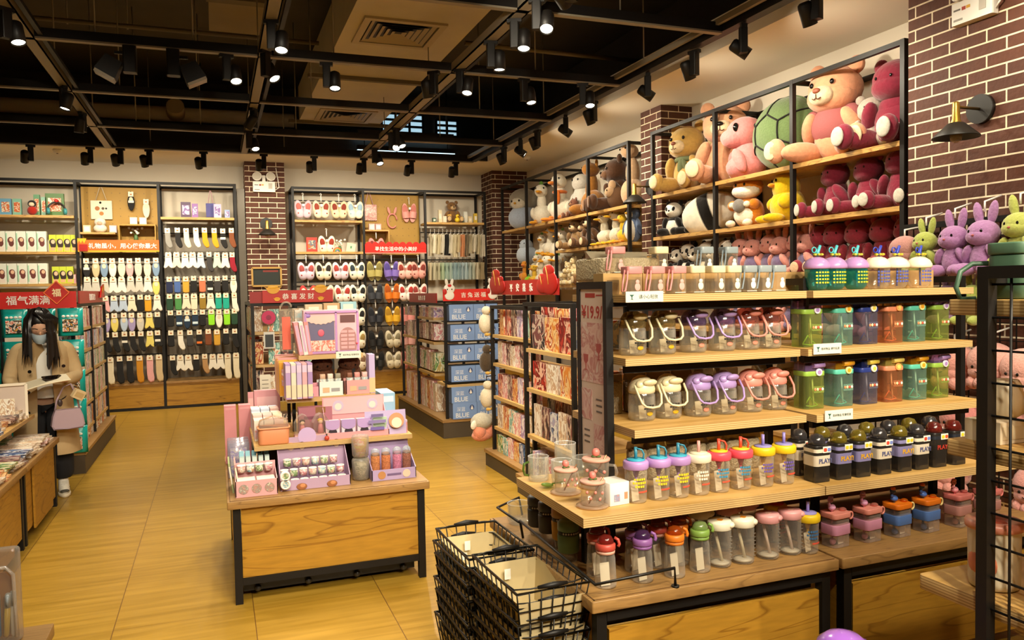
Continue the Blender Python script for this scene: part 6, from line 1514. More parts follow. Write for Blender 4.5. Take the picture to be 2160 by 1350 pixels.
for i in range(5):
    n, c = FO[i]
    carton('%s slim folder box on the left of the second tier, %s' % (n, ordinal(i, 5)), (.375+.031*i, 4.775, .981 if i else .981), (.027, .16, .205), c, [(-.5, .05, .5, .4, '#e3cfb0'), (-.5, .75, .5, .95, '#d9c2dc')], group='slim folder boxes')
for i in range(9):
    c = ('#d99a2c', '#e0b04a', '#d9a0a0', '#e6c06a', '#d98a3a', '#e3b4a8', '#dca83a', '#d9c2b0', '#d59a9a')[i]
    n = ('orange', 'yellow', 'pink', 'pale yellow', 'deep orange', 'salmon', 'mustard', 'beige', 'rose')[i]
    carton('%s upright notebook on the left side of the second tier, %s' % (n, ordinal(i, 9, 'front')), (.40, 4.885+.048*i, .981), (.12, .018, .2+.01*(i % 3)), c, [(-.4, .3, .4, .8, printed(['#e6d2b0', '#d98a4a', '#c9a0b0', '#efe0c8'], 30, 'nbk'))], group='upright notebooks')
carton('lilac and cream upright box at the right end of the second tier', (.87, 4.80, .981), (.035, .1, .235), '#b8a8d0', [(-.5, .02, .5, .4, '#e0b98a')])
# tier three
t = thing('toy_castle_box', 'large pink boxed toy theatre with arched door on the top tier', 'toy box', (.652, 4.90, 1.221))
MB().box(-.165, -.045, 0, .165, .045, .268).ob('carton', mat('#e0b4bc', .4), t)
f = MB()
for a, b in (((-.155, 0, .012), (.155, 0, .012)), ((-.155, 0, .255), (.155, 0, .255)), ((-.155, 0, .012), (-.155, 0, .255)), ((.155, 0, .012), (.155, 0, .255)), ((.025, 0, .012), (.025, 0, .255))): f.bar((a[0], -.047, a[2]), (b[0], -.047, b[2]), .012, .012)
f.ob('frame', mat('#b98ac0', .4), t)
MB().box(-.145, -.0465, .03, .015, -.0455, .2).ob('stage_window', mat('#6f6a86', .3), t)
MB().box(-.145, -.048, .02, .015, -.0467, .085).ob('stage_scene', printed(['#e0c2b4', '#cf6a5a', '#e6d6c6', '#d9a0a4'], 45, 'scn'), t)
pts = [(-.15, .235)]+[(-.15+.17*i/12, .2-.02*sin(pi*i/12)+.006*(i % 2)) for i in range(13)]+[(.02, .235)]
MB().prism(pts, -.05, -.0475).ob('curtain', mat('#e3bcb4', .6), t)
MB().ell((-.065, -.047, .13), (.02, .003, .022)).ob('stage_figure', mat('#cf5f74', .5), t)
pts = [(.045, .02), (.145, .02), (.145, .1)]+[(.095+.05*cos(a), .1+.06*sin(a)) for a in [pi*k/12 for k in range(1, 12)]]+[(.045, .1)]
MB().prism(pts, -.0485, -.0458).ob('arched_door', mat('#a87a78', .5), t)
k = MB()
for r in range(5):
    for q in range(2): k.box(.053+.045*q, -.0505, .03+.024*r, .09+.045*q, -.0487, .046+.024*r)
k.ob('door_panels', mat('#dba0a4', .4), t)
MB().box(.05, -.048, .19, .14, -.0465, .235).ob('top_window', mat('#6d4a4a', .3), t); MB().ell((-.14, -.05, .235), (.016, .004, .012)).ob('bow', mat('#9a7ac4', .4), t)
MB().ell((.15, -.05, .06), (.008, .004, .008)).ob('heart', mat('#d9485a', .4), t)
for i, (c, n) in enumerate((('#d99aa2', 'rose'), ('#e9dcd2', 'white'), ('#d98f8c', 'salmon'))):
    carton('%s slim box leaning left of the toy theatre' % n, (.470+.026*i, 4.90, 1.223), (.024, .11, .2), c, [(-.3, .1, .3, .9, '#c9a8c4')], rot=(0, -.16+.02*i, 0), group='leaning slim boxes')
carton('grey patterned box behind the leaning slim boxes', (.51, 5.03, 1.221), (.12, .05, .27), printed(['#cfc6b8', '#a8a498', '#8fa8a8', '#d9cdbb'], 25, 'gr'), [(.1, .5, .45, .9, '#8fb0ae')])
carton('dusty pink box edge beside the toy theatre', (.815, 5.04, 1.221), (.02, .14, .25), '#d3a0a2', [(-.3, .1, .3, .9, '#b98a90')])
for i, (x, c, n) in enumerate(((.575, '#b5a384', 'tan'), (.69, '#a88a62', 'brown'), (.79, '#86b0b8', 'pale blue'))): carton('%s box showing above the toy theatre' % n, (x, 5.12, 1.221), (.105, .06, .3+.006*i), c, [(-.3, .8, .3, .95, '#d9cdb8')])
t = thing('hanging_card', 'clear bag of coral cards hanging behind the leaning boxes', 'card pack', (.40, 5.0, 1.24)); MB().box(-.045, -.005, 0, .045, .005, .26).ob('bag', glass('#ddd6c6', .3, .7), t); MB().box(-.028, -.008, .01, .022, -.0055, .21).ob('card', mat('#d9654e', .5), t); MB().tube([(.03*cos(a), 0, .27+.03*sin(a)) for a in [pi*i/8 for i in range(9)]], .006, 6).ob('loop_handle', glass('#ddd6c6', .4, .8), t)
notice('white notice with grey characters on the top tier of the stationery table', (.745, 4.835, 1.193), .15, .042, '易碎物品 轻拿轻放')
# left edge of the tabletop
for i in range(5):
    o = carton('pale blue slim box leaning on the left of the tabletop, %s' % ordinal(i, 5), (.105+.033*i, 4.56, .542), (.024, .14, .15), '#9fb8b6', [(-.5, .1, .5, .95, '#b6c6c0')], rot=(-.3, 0, 0), group='leaning pale blue boxes')
    MB().box(-.012, -.02, .15, .012, .05, .185).ob('top_flap', mat('#7fb3c4', .5), o)
for i in range(3):
    t = thing('bagged_goods', 'clear bag of purple patterned goods on the left of the tabletop, %s' % ('front', 'middle', 'back')[i], 'bagged goods', (.095, 4.76+.09*i, .541), rot=(-.25, 0, 0)); MB().rbox(0, 0, 0, .12, .03, .2, .01, 2, .006).ob('bag', glass('#cfc9d6', .35, .75), t); MB().box(-.045, -.008, .01, .045, .008, .17).ob('goods', printed(['#5a4aa0', '#d9d2c2', '#7a64b8', '#e6dfd2'], 40, 'pur'), t)
for i in range(2): carton('tall rose pink carton at the back left of the tabletop, %s' % ('left', 'right')[i], (.06+.085*i, 5.22, .541), (.07, .08, .36), '#d88f94', [(-.4, .93, .4, .97, '#e0a0a4')])
for i, (c, n) in enumerate((('#9fae7a', 'green and cream'), ('#c99a94', 'dusty pink'))): carton('%s flat pack leaning on the left edge of the tabletop' % n, (.055+.03*i, 4.50-.04*i, .541), (.008, .2, .16), c, [(-.5, .3, .5, .9, '#e6dcc4')], rot=(0, -.12, 0))
# cartons and wrap standing on the far side of the gondola
for i, (x, z, w, h, cols, n) in enumerate(((1.60, 1.317, .2, .13, ['#dfe4ec', '#8fa8d4', '#e8e6e0', '#c9584a', '#6f8fc9'], 'blue and white'), (1.83, 1.317, .18, .14, ['#e6e8ea', '#7f9fd4', '#dfe0dc', '#b8c8e0'], 'pale blue'),
                                           (1.62, 1.046, .16, .17, ['#e6dcc4', '#d9742c', '#e8e4d8', '#c9a03a'], 'orange and cream'), (1.79, 1.046, .15, .18, ['#efe8d4', '#e0b92a', '#c9382a', '#3f6ab0'], 'cream and yellow'), (1.95, 1.046, .14, .19, ['#b82a34', '#a8242c', '#c9404a'], 'crimson'), (2.08, 1.046, .1, .19, ['#2f4a84', '#27406f', '#e0c03a'], 'navy'))):
    carton('%s printed carton on the far side of the cup gondola' % n, (x, 3.165, z), (w, .05, h), printed(cols, 12, 'farbox%d' % i), [(-.3, .55, .3, .85, '#e3dfd2')], group='cartons on the far side of the cup gondola')
b = wrapped('long bubble wrapped pack lying on top behind the price sign', (1.66, 3.10, 1.622), .1, .3)
# ------------------------------------------------------------------ mesh gondola at the right edge
t = thing('mesh_gondola', 'black framed gondola with a wire mesh end and plywood shelves at the right edge', 'display shelf', (0, 0, 0))
for y in (1.405, 1.13): MB().bar((1.775, y, 0), (1.775, y, 1.632), .03).ob('post', BLACKM, t)
MB().bar((1.775, 1.145, 1.617), (1.775, 1.39, 1.617), .03).ob('end_rail', BLACKM, t)
for y in (1.405, 1.13): MB().bar((1.79, y, 1.6), (2.9, y, 1.6), .03).ob('rail', BLACKM, t)
w = MB()
for i in range(16): w.tube([(1.776, 1.14, .38+.0805*i), (1.776, 1.395, .38+.0805*i)], .0032, 6)
for i in range(4): w.tube([(1.772, 1.165+.058*i, .36), (1.772, 1.165+.058*i, 1.605)], .0035, 6)
w.ob('wire_mesh', BLACKM, t)
for z, y1 in ((1.55, 1.53), (1.183, 1.535), (.793, 1.62)): MB().rbox(2.34, (y1+.92)/2, z-.04, 1.1, y1-.92, .04, .012, 3, .002).ob('shelf', PLY, t)
MB().rbox(2.12, 1.275, .42, 1.42, .75, .04, .006, 2, .002).ob('low_top', TOPW, t); MB().box(1.44, .93, .08, 2.8, 1.62, .42).ob('low_cabinet', OAK, t)
def big_mug(label, loc, r, h, c, rim, spot=None):
    t = thing('big_mug', label, 'mug', loc)
    MB().lathe([(r*.8, 0), (r*.93, .004), (r*.98, .02), (r, h)], 32, cap1=False).lathe([(r*.8, .01), (r*.9, h)], 24, cap1=False).ob('body', mat(c, .3, coat=.3), t)
    if rim:
        l = MB().lathe([(r*.98, h-.012), (r*1.1, h-.008), (r*1.12, h+.004), (r*1.06, h+.012), (r*.7, h+.012), (r*.6, h+.004), (r*.3, h+.002), (.002, h+.002)], 32).ob('lid', mat(rim, .35, coat=.3), t)
        MB().lathe([(r*.5, h+.003), (r*.45, h+.006), (.002, h+.006)], 20).ob('lid_opening', mat('#d9583a', .4), l)
    if spot: MB().ell((-r*.72, -r*.05, h*.42), (r*.32, r*.66, h*.3), seg=18, rings=12).ob('printed_patch', mat(spot, .4), t)
    return t
big_mug('cream mug with a coral lid on the lowest shelf of the mesh gondola', (1.895, 1.475, .794), .062, .165, '#ded3b8', '#dd8f78', '#dd8462')
big_mug('second cream mug with a coral lid behind the mesh on the lowest shelf', (2.03, 1.36, .794), .06, .16, '#d3c4a4', '#dd8f78')
big_mug('pale lilac rimmed mug far right on the lowest shelf of the mesh gondola', (2.14, 1.30, .794), .055, .17, '#ddc9b8', '#a99ac4')
big_mug('big cream jar behind the mesh on the middle shelf', (2.04, 1.36, 1.184), .075, .15, '#d6c49a', None)
carton('cream mug box at the left tip of the middle plywood shelf', (1.875, 1.46, 1.184), (.09, .1, .055), '#e6d6b8', [(-.4, .2, .4, .8, '#dccba8')])
t = thing('round_cup', 'cream round handled cup standing on the box of the middle plywood shelf', 'cup', (1.91, 1.46, 1.24)); MB().lathe([(.025, 0), (.043, .014), (.046, .05), (.04, .085), (.032, .1)], 24).ob('body', mat('#e9d9b8', .35), t); MB().tube([(-.04, 0, .075), (-.062, 0, .07), (-.066, 0, .045), (-.046, 0, .025)], .007, 8).ob('handle', mat('#e9d9b8', .35), t)
carton('cream gift carton behind the mesh on the lowest shelf', (2.13, 1.12, .794), (.12, .12, .11), '#cbb48a', [(-.45, .1, .45, .9, printed(['#c9b48c', '#8f8466', '#d9cba8'], 25, 'bow'))])
t = thing('green_tumbler_set', 'dark green handled canister on the top shelf of the mesh gondola', 'canister', (1.90, 1.40, 1.551)); m = mat('#3f5a46', .45)
MB().rbox(0, 0, 0, .15, .11, .11, .03, 4, .004).ob('body', m, t); MB().rbox(0, 0, .11, .155, .115, .03, .03, 4, .004).ob('lid', mat('#4a6650', .45), t)
MB().tube([(-.05, .06, .09), (-.07, .09, .09), (-.1, .1, .07), (-.115, .1, .03), (-.1, .1, .0), (-.07, .08, -.0)], .0065, 8).ob('handle', m, t)
carton('white tag card on the green canister shelf', (1.99, 1.33, 1.551), (.05, .06, .12), '#d9cfb8', [(-.4, .1, .4, .5, '#b8ab90')])
t = thing('dome_bottle', 'glossy purple domed bottle lid at the bottom edge of the picture', 'bottle', (1.485, 1.575, .461), .4)
t.scale = (1.35, 1.35, 1.35)
MB().lathe([(.03, 0), (.04, .003), (.043, .02), (.045, .12)], 24, cap1=False).ob('body', glass('#e6dccf', .15, .6), t); l = MB().lathe([(.05, .11), (.056, .118), (.055, .135), (.046, .158), (.03, .171), (.012, .177), (.002, .178)], 28).ob('lid', mat('#9a62c4', .2, coat=.6), t)
MB().tube([(-.03, -.035, .14), (-.01, -.046, .15), (.02, -.04, .155), (.035, -.025, .155)], .006, 8).ob('lid_ridge', mat('#8a52b4', .2, coat=.6), l)
# ------------------------------------------------------------------ nested wire baskets
def basket(label, loc, rz, liner=True):
    t = thing('wire_basket', label, 'basket', loc, rz, 'nested black wire baskets')
    W, D, H = .135, .215, .2; w, d = .105, .18
    b = MB()
    def rect(a, c, z, r): b.tube([(-a, -c, z), (a, -c, z), (a, c, z), (-a, c, z)], r, 5, True)
    for q in (0, .33, .66, 1): rect(w+(W-w)*q, d+(D-d)*q, H*q, .0055 if q == 1 else .0034)
    for i in range(7):
        for s in (-1, 1): b.tube([((-1+i/3)*w, s*d, 0), ((-1+i/3)*W, s*D, H)], .0027, 4)
    for i in range(10):
        for s in (-1, 1): b.tube([(s*w, (-1+i/4.5)*d, 0), (s*W, (-1+i/4.5)*D, H)], .0027, 4)
    for i in range(5): b.tube([((-1+i/2)*w, -d, 0), ((-1+i/2)*w, d, 0)], .002, 4)
    b.ob('wire_frame', BLACK, t)
    if liner:
        L = MB(); k = .97
        L.loft([[(-w*k, -d*k, .004), (w*k, -d*k, .004), (w*k, d*k, .004), (-w*k, d*k, .004)], [(-W*.93, -D*.95, H*.8), (W*.93, -D*.95, H*.8), (W*.93, D*.95, H*.8), (-W*.93, D*.95, H*.8)]], True, False)
        L.ob('fabric_liner', mat('#c2b084', .9, noise=.08, nscale=20), t)
        MB().box(-.02, d*.97, .1, .005, d*.98, .14).ob('washing_label', WHITE, t)
    for s in (-1, 1):
        h = MB().tube([(-W, s*.02, H), (-W*.98, s*(D-.03), H+.006), (-W*.6, s*(D-.01), H+.008), (W*.6, s*(D-.01), H+.008), (W*.98, s*(D-.03), H+.006), (W, s*.02, H)], .0028, 5).ob('handle', BLACK, t)
        MB().tube([(-.055, s*(D-.008), H+.009), (0, s*(D-.002), H+.012), (.055, s*(D-.008), H+.009)], [.006, .011, .006], 8).ob('grip', BLACKM, h)
    return t
sb = None
for n, (x, y, rz, top) in enumerate(((1.0, 3.06, .03, .365), (1.025, 2.63, .06, .385))):
    for i in range(8):
        lab = 'black wire basket, %s of the %s stack beside the cup table' % (('topmost', 'second', 'third', 'fourth', 'fifth', 'sixth', 'seventh', 'lowest')[i], ('far left', 'near right')[n])
        z = top*(1-i/7.0)+.003
        if not sb: sb = basket(lab, (x, y, z), rz)
        else: dup(sb, lab, (x+.008*((i*3+n) % 3-1), y+.01*((i*2) % 3-1), z), rz+.02*((i*5) % 3-1))
# ------------------------------------------------------------------ racks in the middle distance
def rack(label, x0, y0, x1, y1, z1, shelves, zb=.2, cat='display shelf', mids=()):
    t = thing('display_rack', label, cat, (0, 0, 0))
    for x in (x0+.015, x1-.015):
        for y in (y0+.015, y1-.015)+tuple(mids): MB().bar((x, y, 0), (x, y, z1), .03).ob('post', BLACKM, t)
        MB().bar((x, y0+.03, z1-.015), (x, y1-.03, z1-.015), .03).ob('side_rail', BLACKM, t)
    for y in (y0+.015, y1-.015): MB().bar((x0+.03, y, z1-.015), (x1-.03, y, z1-.015), .03).ob('top_rail', BLACKM, t)
    for s in shelves:
        z = s[0]; a = s[1:] if len(s) > 1 else (x0, y0, x1, y1)
        MB().box(a[0]+.01, a[1]+.032, z-.028, a[2]-.01, a[3]-.032, z).ob('shelf', PLY, t)
    MB().box(x0-.05, y0-.05, 0, x1+.05, y1+.05, zb-.03).ob('plinth', mat('#4b3f2e', .6), t); MB().box(x0-.06, y0-.06, zb-.03, x1+.06, y1+.06, zb).ob('plinth_top', TOPW, t)
    return t
PAL = {'pink comic': ['#ecd0c8', '#d98f92', '#f3e8de', '#b07a86', '#e3b0a2'], 'lilac comic': ['#cbbcd6', '#9a84b4', '#eee8ec', '#d9a0b0', '#7a6a94'], 'teal comic': ['#a9d0c8', '#6aa098', '#eeeadc', '#d98f6a', '#4a7078'],
       'dark comic': ['#3a3438', '#7a4a4a', '#c9b5a4', '#20202a', '#8a6a5a'], 'orange comic': ['#d98a3a', '#e6c48a', '#b5502c', '#efe0c0', '#5a4a2a'], 'cream comic': ['#e6dcc6', '#c9a98a', '#efe9dc', '#a88a72', '#d9c4a8'],
       'blue comic': ['#6a84ae', '#2f3f6a', '#d9dce0', '#a8a0c0', '#8fb0c9'], 'red comic': ['#b5342c', '#7a1f20', '#e3b8a0', '#d9604a', '#f0dcc8'], 'green comic': ['#8fae6a', '#4f7a4a', '#e0e0c4', '#c9b06a', '#3a5a3a']}
PM = {k: printed(v, 2.3, 'cover', stretch=(1, 1, .8)) for k, v in PAL.items()}
def book_row(where, axis, fixed, a0, a1, z, kinds, h, th, dep, n, frm='left', lean=0.0, name='book', cat='book', group=None):
    """upright goods side by side; axis 'y' = standing along a shelf that faces sideways"""
    step = (a1-a0)/n
    for i in range(n):
        k = kinds[(i*7+len(where)) % len(kinds)] if isinstance(kinds, list) else kinds
        hh = h*random.uniform(.86, 1.0); p = a0+step*(i+.5)
        loc = (fixed, p, z) if axis == 'y' else (p, fixed, z)
        o = ubox(name, PM[k], loc, (dep, min(th, step*.94), hh) if axis == 'y' else (min(th, step*.94), dep, hh), (lean if axis == 'y' else 0, 0, 0))
        tag(o, '%s %s on %s, %s' % (k if name == 'book' else k.split()[0], 'book' if name == 'book' else name.replace('_', ' '), where, ordinal(i, n, frm)), cat, group or 'books on ' + where)
allk = list(PAL)
# book shelf behind the price sign
rack('black book shelf facing the aisle behind the price sign, farther bay', 2.30, 5.70, 2.80, 6.70, 1.45, [(1.19,), (.935,), (.64,), (.365,)], .15)
rack('black book shelf facing the aisle behind the price sign, nearer bay', 2.22, 4.78, 2.80, 5.685, 1.49, [(1.135,), (.83,), (.47,)], .15)
book_row('the top shelf of the far aisle bay', 'y', 2.38, 5.76, 6.62, 1.191, ['dark comic', 'teal comic', 'red comic', 'lilac comic', 'orange comic'], .25, .1, .05, 6)
book_row('the second shelf of the far aisle bay', 'y', 2.37, 5.76, 6.62, .936, ['dark comic', 'pink comic', 'cream comic'], .2, .1, .06, 8)
book_row('the third shelf of the far aisle bay', 'y', 2.37, 5.76, 6.62, .641, ['lilac comic', 'pink comic', 'orange comic', 'red comic', 'dark comic'], .22, .12, .07, 7)
book_row('the fourth shelf of the far aisle bay', 'y', 2.37, 5.76, 6.62, .366, ['orange comic', 'pink comic', 'cream comic', 'teal comic', 'lilac comic'], .21, .13, .09, 6)
book_row('the bottom shelf of the far aisle bay', 'y', 2.36, 5.80, 6.60, .151, ['teal comic', 'orange comic', 'green comic', 'pink comic', 'blue comic'], .17, .1, .1, 6)
book_row('the top shelf of the near aisle bay', 'y', 2.28, 4.85, 5.62, 1.136, ['pink comic', 'dark comic', 'orange comic', 'red comic'], .27, .25, .03, 3)
book_row('the near aisle bay, top back row', 'y', 2.36, 4.85, 5.62, 1.136, ['orange comic', 'red comic', 'pink comic'], .33, .25, .03, 3)
book_row('the second shelf of the near aisle bay', 'y', 2.28, 4.85, 5.62, .831, ['cream comic', 'red comic', 'orange comic'], .23, .2, .04, 3)
book_row('the third shelf of the near aisle bay', 'y', 2.28, 4.85, 5.62, .471, ['blue comic', 'dark comic', 'cream comic'], .24, .13, .02, 5)
book_row('the near aisle bay, third back row', 'y', 2.40, 4.85, 5.62, .471, ['dark comic', 'red comic', 'blue comic'], .3, .14, .03, 5)
book_row('the bottom of the near aisle bay', 'y', 2.30, 4.9, 5.62, .151, ['dark comic', 'lilac comic', 'pink comic'], .2, .09, .1, 6)
# blue carton rack
rack('black rack with blue cartons on its end facing the viewer', 2.29, 8.18, 2.90, 10.3, 1.45, [(1.0, 2.29, 8.65, 2.6, 9.5), (1.02, 2.29, 9.45, 2.6, 10.3), (.64, 2.29, 8.65, 2.6, 9.5), (.66, 2.29, 9.45, 2.6, 10.3), (1.28, 2.29, 8.65, 2.6, 9.5), (.575, 2.29, 8.10, 2.9, 8.6)], .2, mids=(9.45,))
BL = mat('#7d9cd0', .5); BLS = mat('#62789f', .5)
def blue_box(label, loc):
    t = thing('tissue_carton', label, 'box', loc, 0, 'blue cartons on the rack end')
    MB().box(-.135, -.11, 0, .135, .11, .172).ob('carton', BL, t); MB().box(-.1365, -.105, .004, -.1351, .105, .168).ob('side_panel', BLS, t)
    MB().text('BLUE', .05, .001, -.03, .04, -.1102, .02, .15).text('深蓝', .045, .001, -.045, .105, -.1102, .0, .1).ob('lettering', mat('#dfe4ea', .5), t)
    MB().at((.078, -.1104, .118), (pi/2, 0, 0), (.85, 1, 1)).cyl((0, 0), .03, -.0006, .0006, 20).ob('round_mark', mat('#41598c', .5), t)
    o = [(.078+.014*cos(a), .108+.014*sin(a)) for a in [pi+pi*i/8 for i in range(9)]]+[(.085, .122), (.078, .142), (.071, .122)]
    MB().prism(o, -.1125, -.1112).ob('drop_symbol', WHITE, t); return t
bb = None
for r, z in enumerate((1.262, 1.045, .825, .60, .375, .202)):
    for i in range(2):
        lab = 'blue carton lettered BLUE on the rack end, %s of the %s row from the top' % (('left', 'right')[i], NTH[r])
        p = (2.47+.275*i+.01*(r % 2), 8.25-(.03 if r > 3 else 0), z)
        if not bb: bb = blue_box(lab, p)
        else: dup(bb, lab, p)
for r, z in enumerate((1.258, 1.041, .821, .596)): tag(ubox('wire_tray', BLACKM, (2.60, 8.25, z-.012), (.58, .24, .01)), 'thin black tray under the %s row of blue cartons' % NTH[r], 'shelf', 'trays under the blue cartons')
for r, (z, kinds, h) in enumerate(((1.281, ['lilac comic', 'cream comic', 'red comic'], .12), (1.021, ['pink comic', 'dark comic', 'cream comic'], .2), (.661, ['cream comic', 'pink comic', 'green comic'], .24), (.203, ['cream comic', 'pink comic', 'orange comic'], .36))):
    book_row('the blue carton rack side, %s level' % ('top', 'second', 'third', 'bottom')[r], 'y', 2.38, 8.72, 10.2, z, kinds, h, .12, .12, 11, name='gift_box', cat='box', group='gift boxes on the blue carton rack, level %d' % (r+1))
# hanging toys on the rack end
for (z, c, n) in ((1.3, '#d9cdb4', 'white goose'), (.95, '#4a3c2c', 'dark brown bird'), (.62, '#d6c9ae', 'pale goose')):
    t = thing('hanging_plush', '%s plush hanging beside the blue cartons' % n, 'plush toy', (2.29, 6.80, z-.12), .5); t.scale = (.26, .26, .26)
    soft(t, 'body', c, [((0, 0, .4), (.26, .24, .36)), ((0, -.05, .85), (.16, .18, .16))], 12, 8); soft(t, 'beak', '#c99a3a', [((0, -.28, .82), (.06, .12, .04))], 8, 6); soft(t, 'foot', '#c9a04a', [((-.1, -.15, .02), (.08, .1, .06)), ((.1, -.15, .02), (.08, .1, .06))], 8, 6)
    MB().tube([(0, 0, .95), (0, 0, 1.15), (.1, -.35, 1.2)], .02, 5).ob('loop', BLACK, t)
t = thing('mermaid_plush', 'grey and coral plush hanging low at the far end of the book shelf', 'plush toy', (2.24, 6.82, .19), .4); t.scale = (.36, .36, .36)
soft(t, 'body', '#d98a6e', [((-.12, -.05, .3), (.18, .16, .2)), ((.16, -.05, .28), (.18, .16, .2)), ((0, 0, .2), (.3, .2, .16))], 12, 8); soft(t, 'cap', '#b5ad9a', [((0, 0, .55), (.3, .26, .22))], 12, 8); soft(t, 'fin', '#e6dcca', [((-.3, -.05, .5), (.1, .05, .12), (0, .5, 0)), ((.2, -.1, .6), (.12, .05, .14))], 10, 7)
# black accessory rack behind the centre table
rack('black accessory rack behind the stationery table under the gold ingot sign', .31, 8.0, 1.09, 9.6, 1.5, [(1.22,), (.9,), (.6,)], .2)
for r, z in enumerate((1.221, .901, .601, .203)):
    book_row('the accessory rack side, %s level' % ('top', 'second', 'third', 'bottom')[r], 'y', .37, 8.1, 9.5, z, ['dark comic', 'orange comic', 'cream comic', 'green comic'], .24, .1, .1, 9, frm='front', name='accessory_box', cat='box', group='boxes on the accessory rack, level %d' % (r+1))
    book_row('the accessory rack front, %s level' % ('top', 'second', 'third', 'bottom')[r], 'x', 8.06, .46, 1.05, z, ['dark comic', 'cream comic', 'teal comic'], .22, .11, .08, 5, name='accessory_box', cat='box', group='boxes on the accessory rack front, level %d' % (r+1))
t = thing('headphone_pack', 'round magenta headphone pack hanging on the accessory rack', 'accessory', (.47, 7.965, 1.36), rot=(pi/2, 0, 0)); MB().cyl((0, 0), .065, -.01, .01, 24).ob('disc', mat('#c01f5a', .4), t); MB().lathe([(.066, -.012), (.072, 0), (.066, .012)], 24, cap0=False, cap1=False).ob('rim', glass('#e0c8c8', .5, .8), t); MB().cyl((0, 0), .025, .01, .013, 18).ob('centre', mat('#8d1a44', .4), t)
carton('dark accessory in a white house shaped frame on the accessory rack', (.47, 7.96, 1.06), (.1, .02, .16), '#cfd0cc', [(-.38, .08, .38, .85, '#2f3436')])
carton('white catalogue with grey lines at the foot of the accessory rack', (.42, 7.95, .62), (.1, .02, .19), '#e3ddcf', [(-.3, .7, .3, .74, '#8a857c'), (-.3, .5, .3, .54, '#8a857c'), (-.3, .3, .3, .34, '#8a857c')])
# signs above the racks
t = banner('red sign with two gold ingots reading happy new year wishes behind the stationery table', (.755, 7.97, 1.5), .67, .12, '恭 喜 发 财', RED, WHITE, th=.5)
def ingot(par, x, z, s):
    o = [(-s, .3*s)]+[(-s+2*s*i/8, .3*s-.12*s*sin(pi*i/8)) for i in range(1, 8)]+[(s, .3*s)]+[(.75*s*cos(a), .1*s-.62*s*sin(a)) for a in [pi*i/10 for i in range(11)]]
    b = MB().at((x, 0, z)).prism(o, -.012, -.004).ob('gold_ingot', GOLD, par); MB().at((x, -.008, z+.28*s)).ell((0, 0, 0), (.62*s, .008, .22*s)).ob('ingot_dome', mat('#f0b83a', .35), b)
ingot(t, -.235, .13, .082); ingot(t, .215, .13, .082); ingot(t, -.2, .035, .038); ingot(t, .215, .035, .038)
banner('dark red sign end showing behind the gold ingot sign', (.37, 8.02, 1.5), .13, .11, '', RED2, WHITE)
t = banner('red sign with lucky bags over the book shelf facing the aisle', (2.32, 5.97, 1.545), 1.48, .12, '平    安    喜    乐', RED2, WHITE, rz=-pi/2, th=.55)
for s in (-.6, .58):
    for d, k in ((0, 1.0), (.12, .7)):
        b = MB().ell((s+d*(-1 if s > 0 else 1), -.004, .06*k+.03), (.17*k, .01, .09*k)).ell((s+d*(-1 if s > 0 else 1), -.004, .16*k+.02), (.11*k, .009, .045*k)).ob('lucky_bag', RED2, t)
        MB().tube([(s+d*(-1 if s > 0 else 1)-.03*k, -.016, .21*k), (s+d*(-1 if s > 0 else 1), -.016, .15*k), (s+d*(-1 if s > 0 else 1)+.02*k, -.016, .08)], .004, 5).ob('gold_cord', mat('#b58a3a', .4), b)
t = banner('bright red sign with white rabbits over the blue cartons', (2.56, 8.14, 1.475), .58, .125, '吉 兔 送 福', mat('#d92a1e', .4), WHITE, th=.45, tx=.05)
for s in (-.22, .27):
    b = MB().ell((s, -.004, .13), (.062, .01, .055)).ell((s-.03, -.004, .2), (.018, .008, .04), (0, -.2, 0)).ell((s+.03, -.004, .2), (.018, .008, .04), (0, .2, 0)).ell((s, -.004, .06), (.055, .009, .05)).ob('paper_rabbit', WHITE, t)
    MB().ell((s, -.014, .165), (.022, .004, .016)).ell((s-.05, -.012, .1), (.02, .004, .03)).ob('red_trim', RED, b)
    for q in (-1, 1): MB().ell((s+.025*q, -.015, .125), (.006, .003, .008)).ob('eye', EYE, b)
banner('dark red sign with white characters along the side of the blue carton rack', (2.29, 9.15, 1.45), 1.3, .11, '福  兔  呈  祥', RED2, WHITE, rz=-pi/2, th=.5)
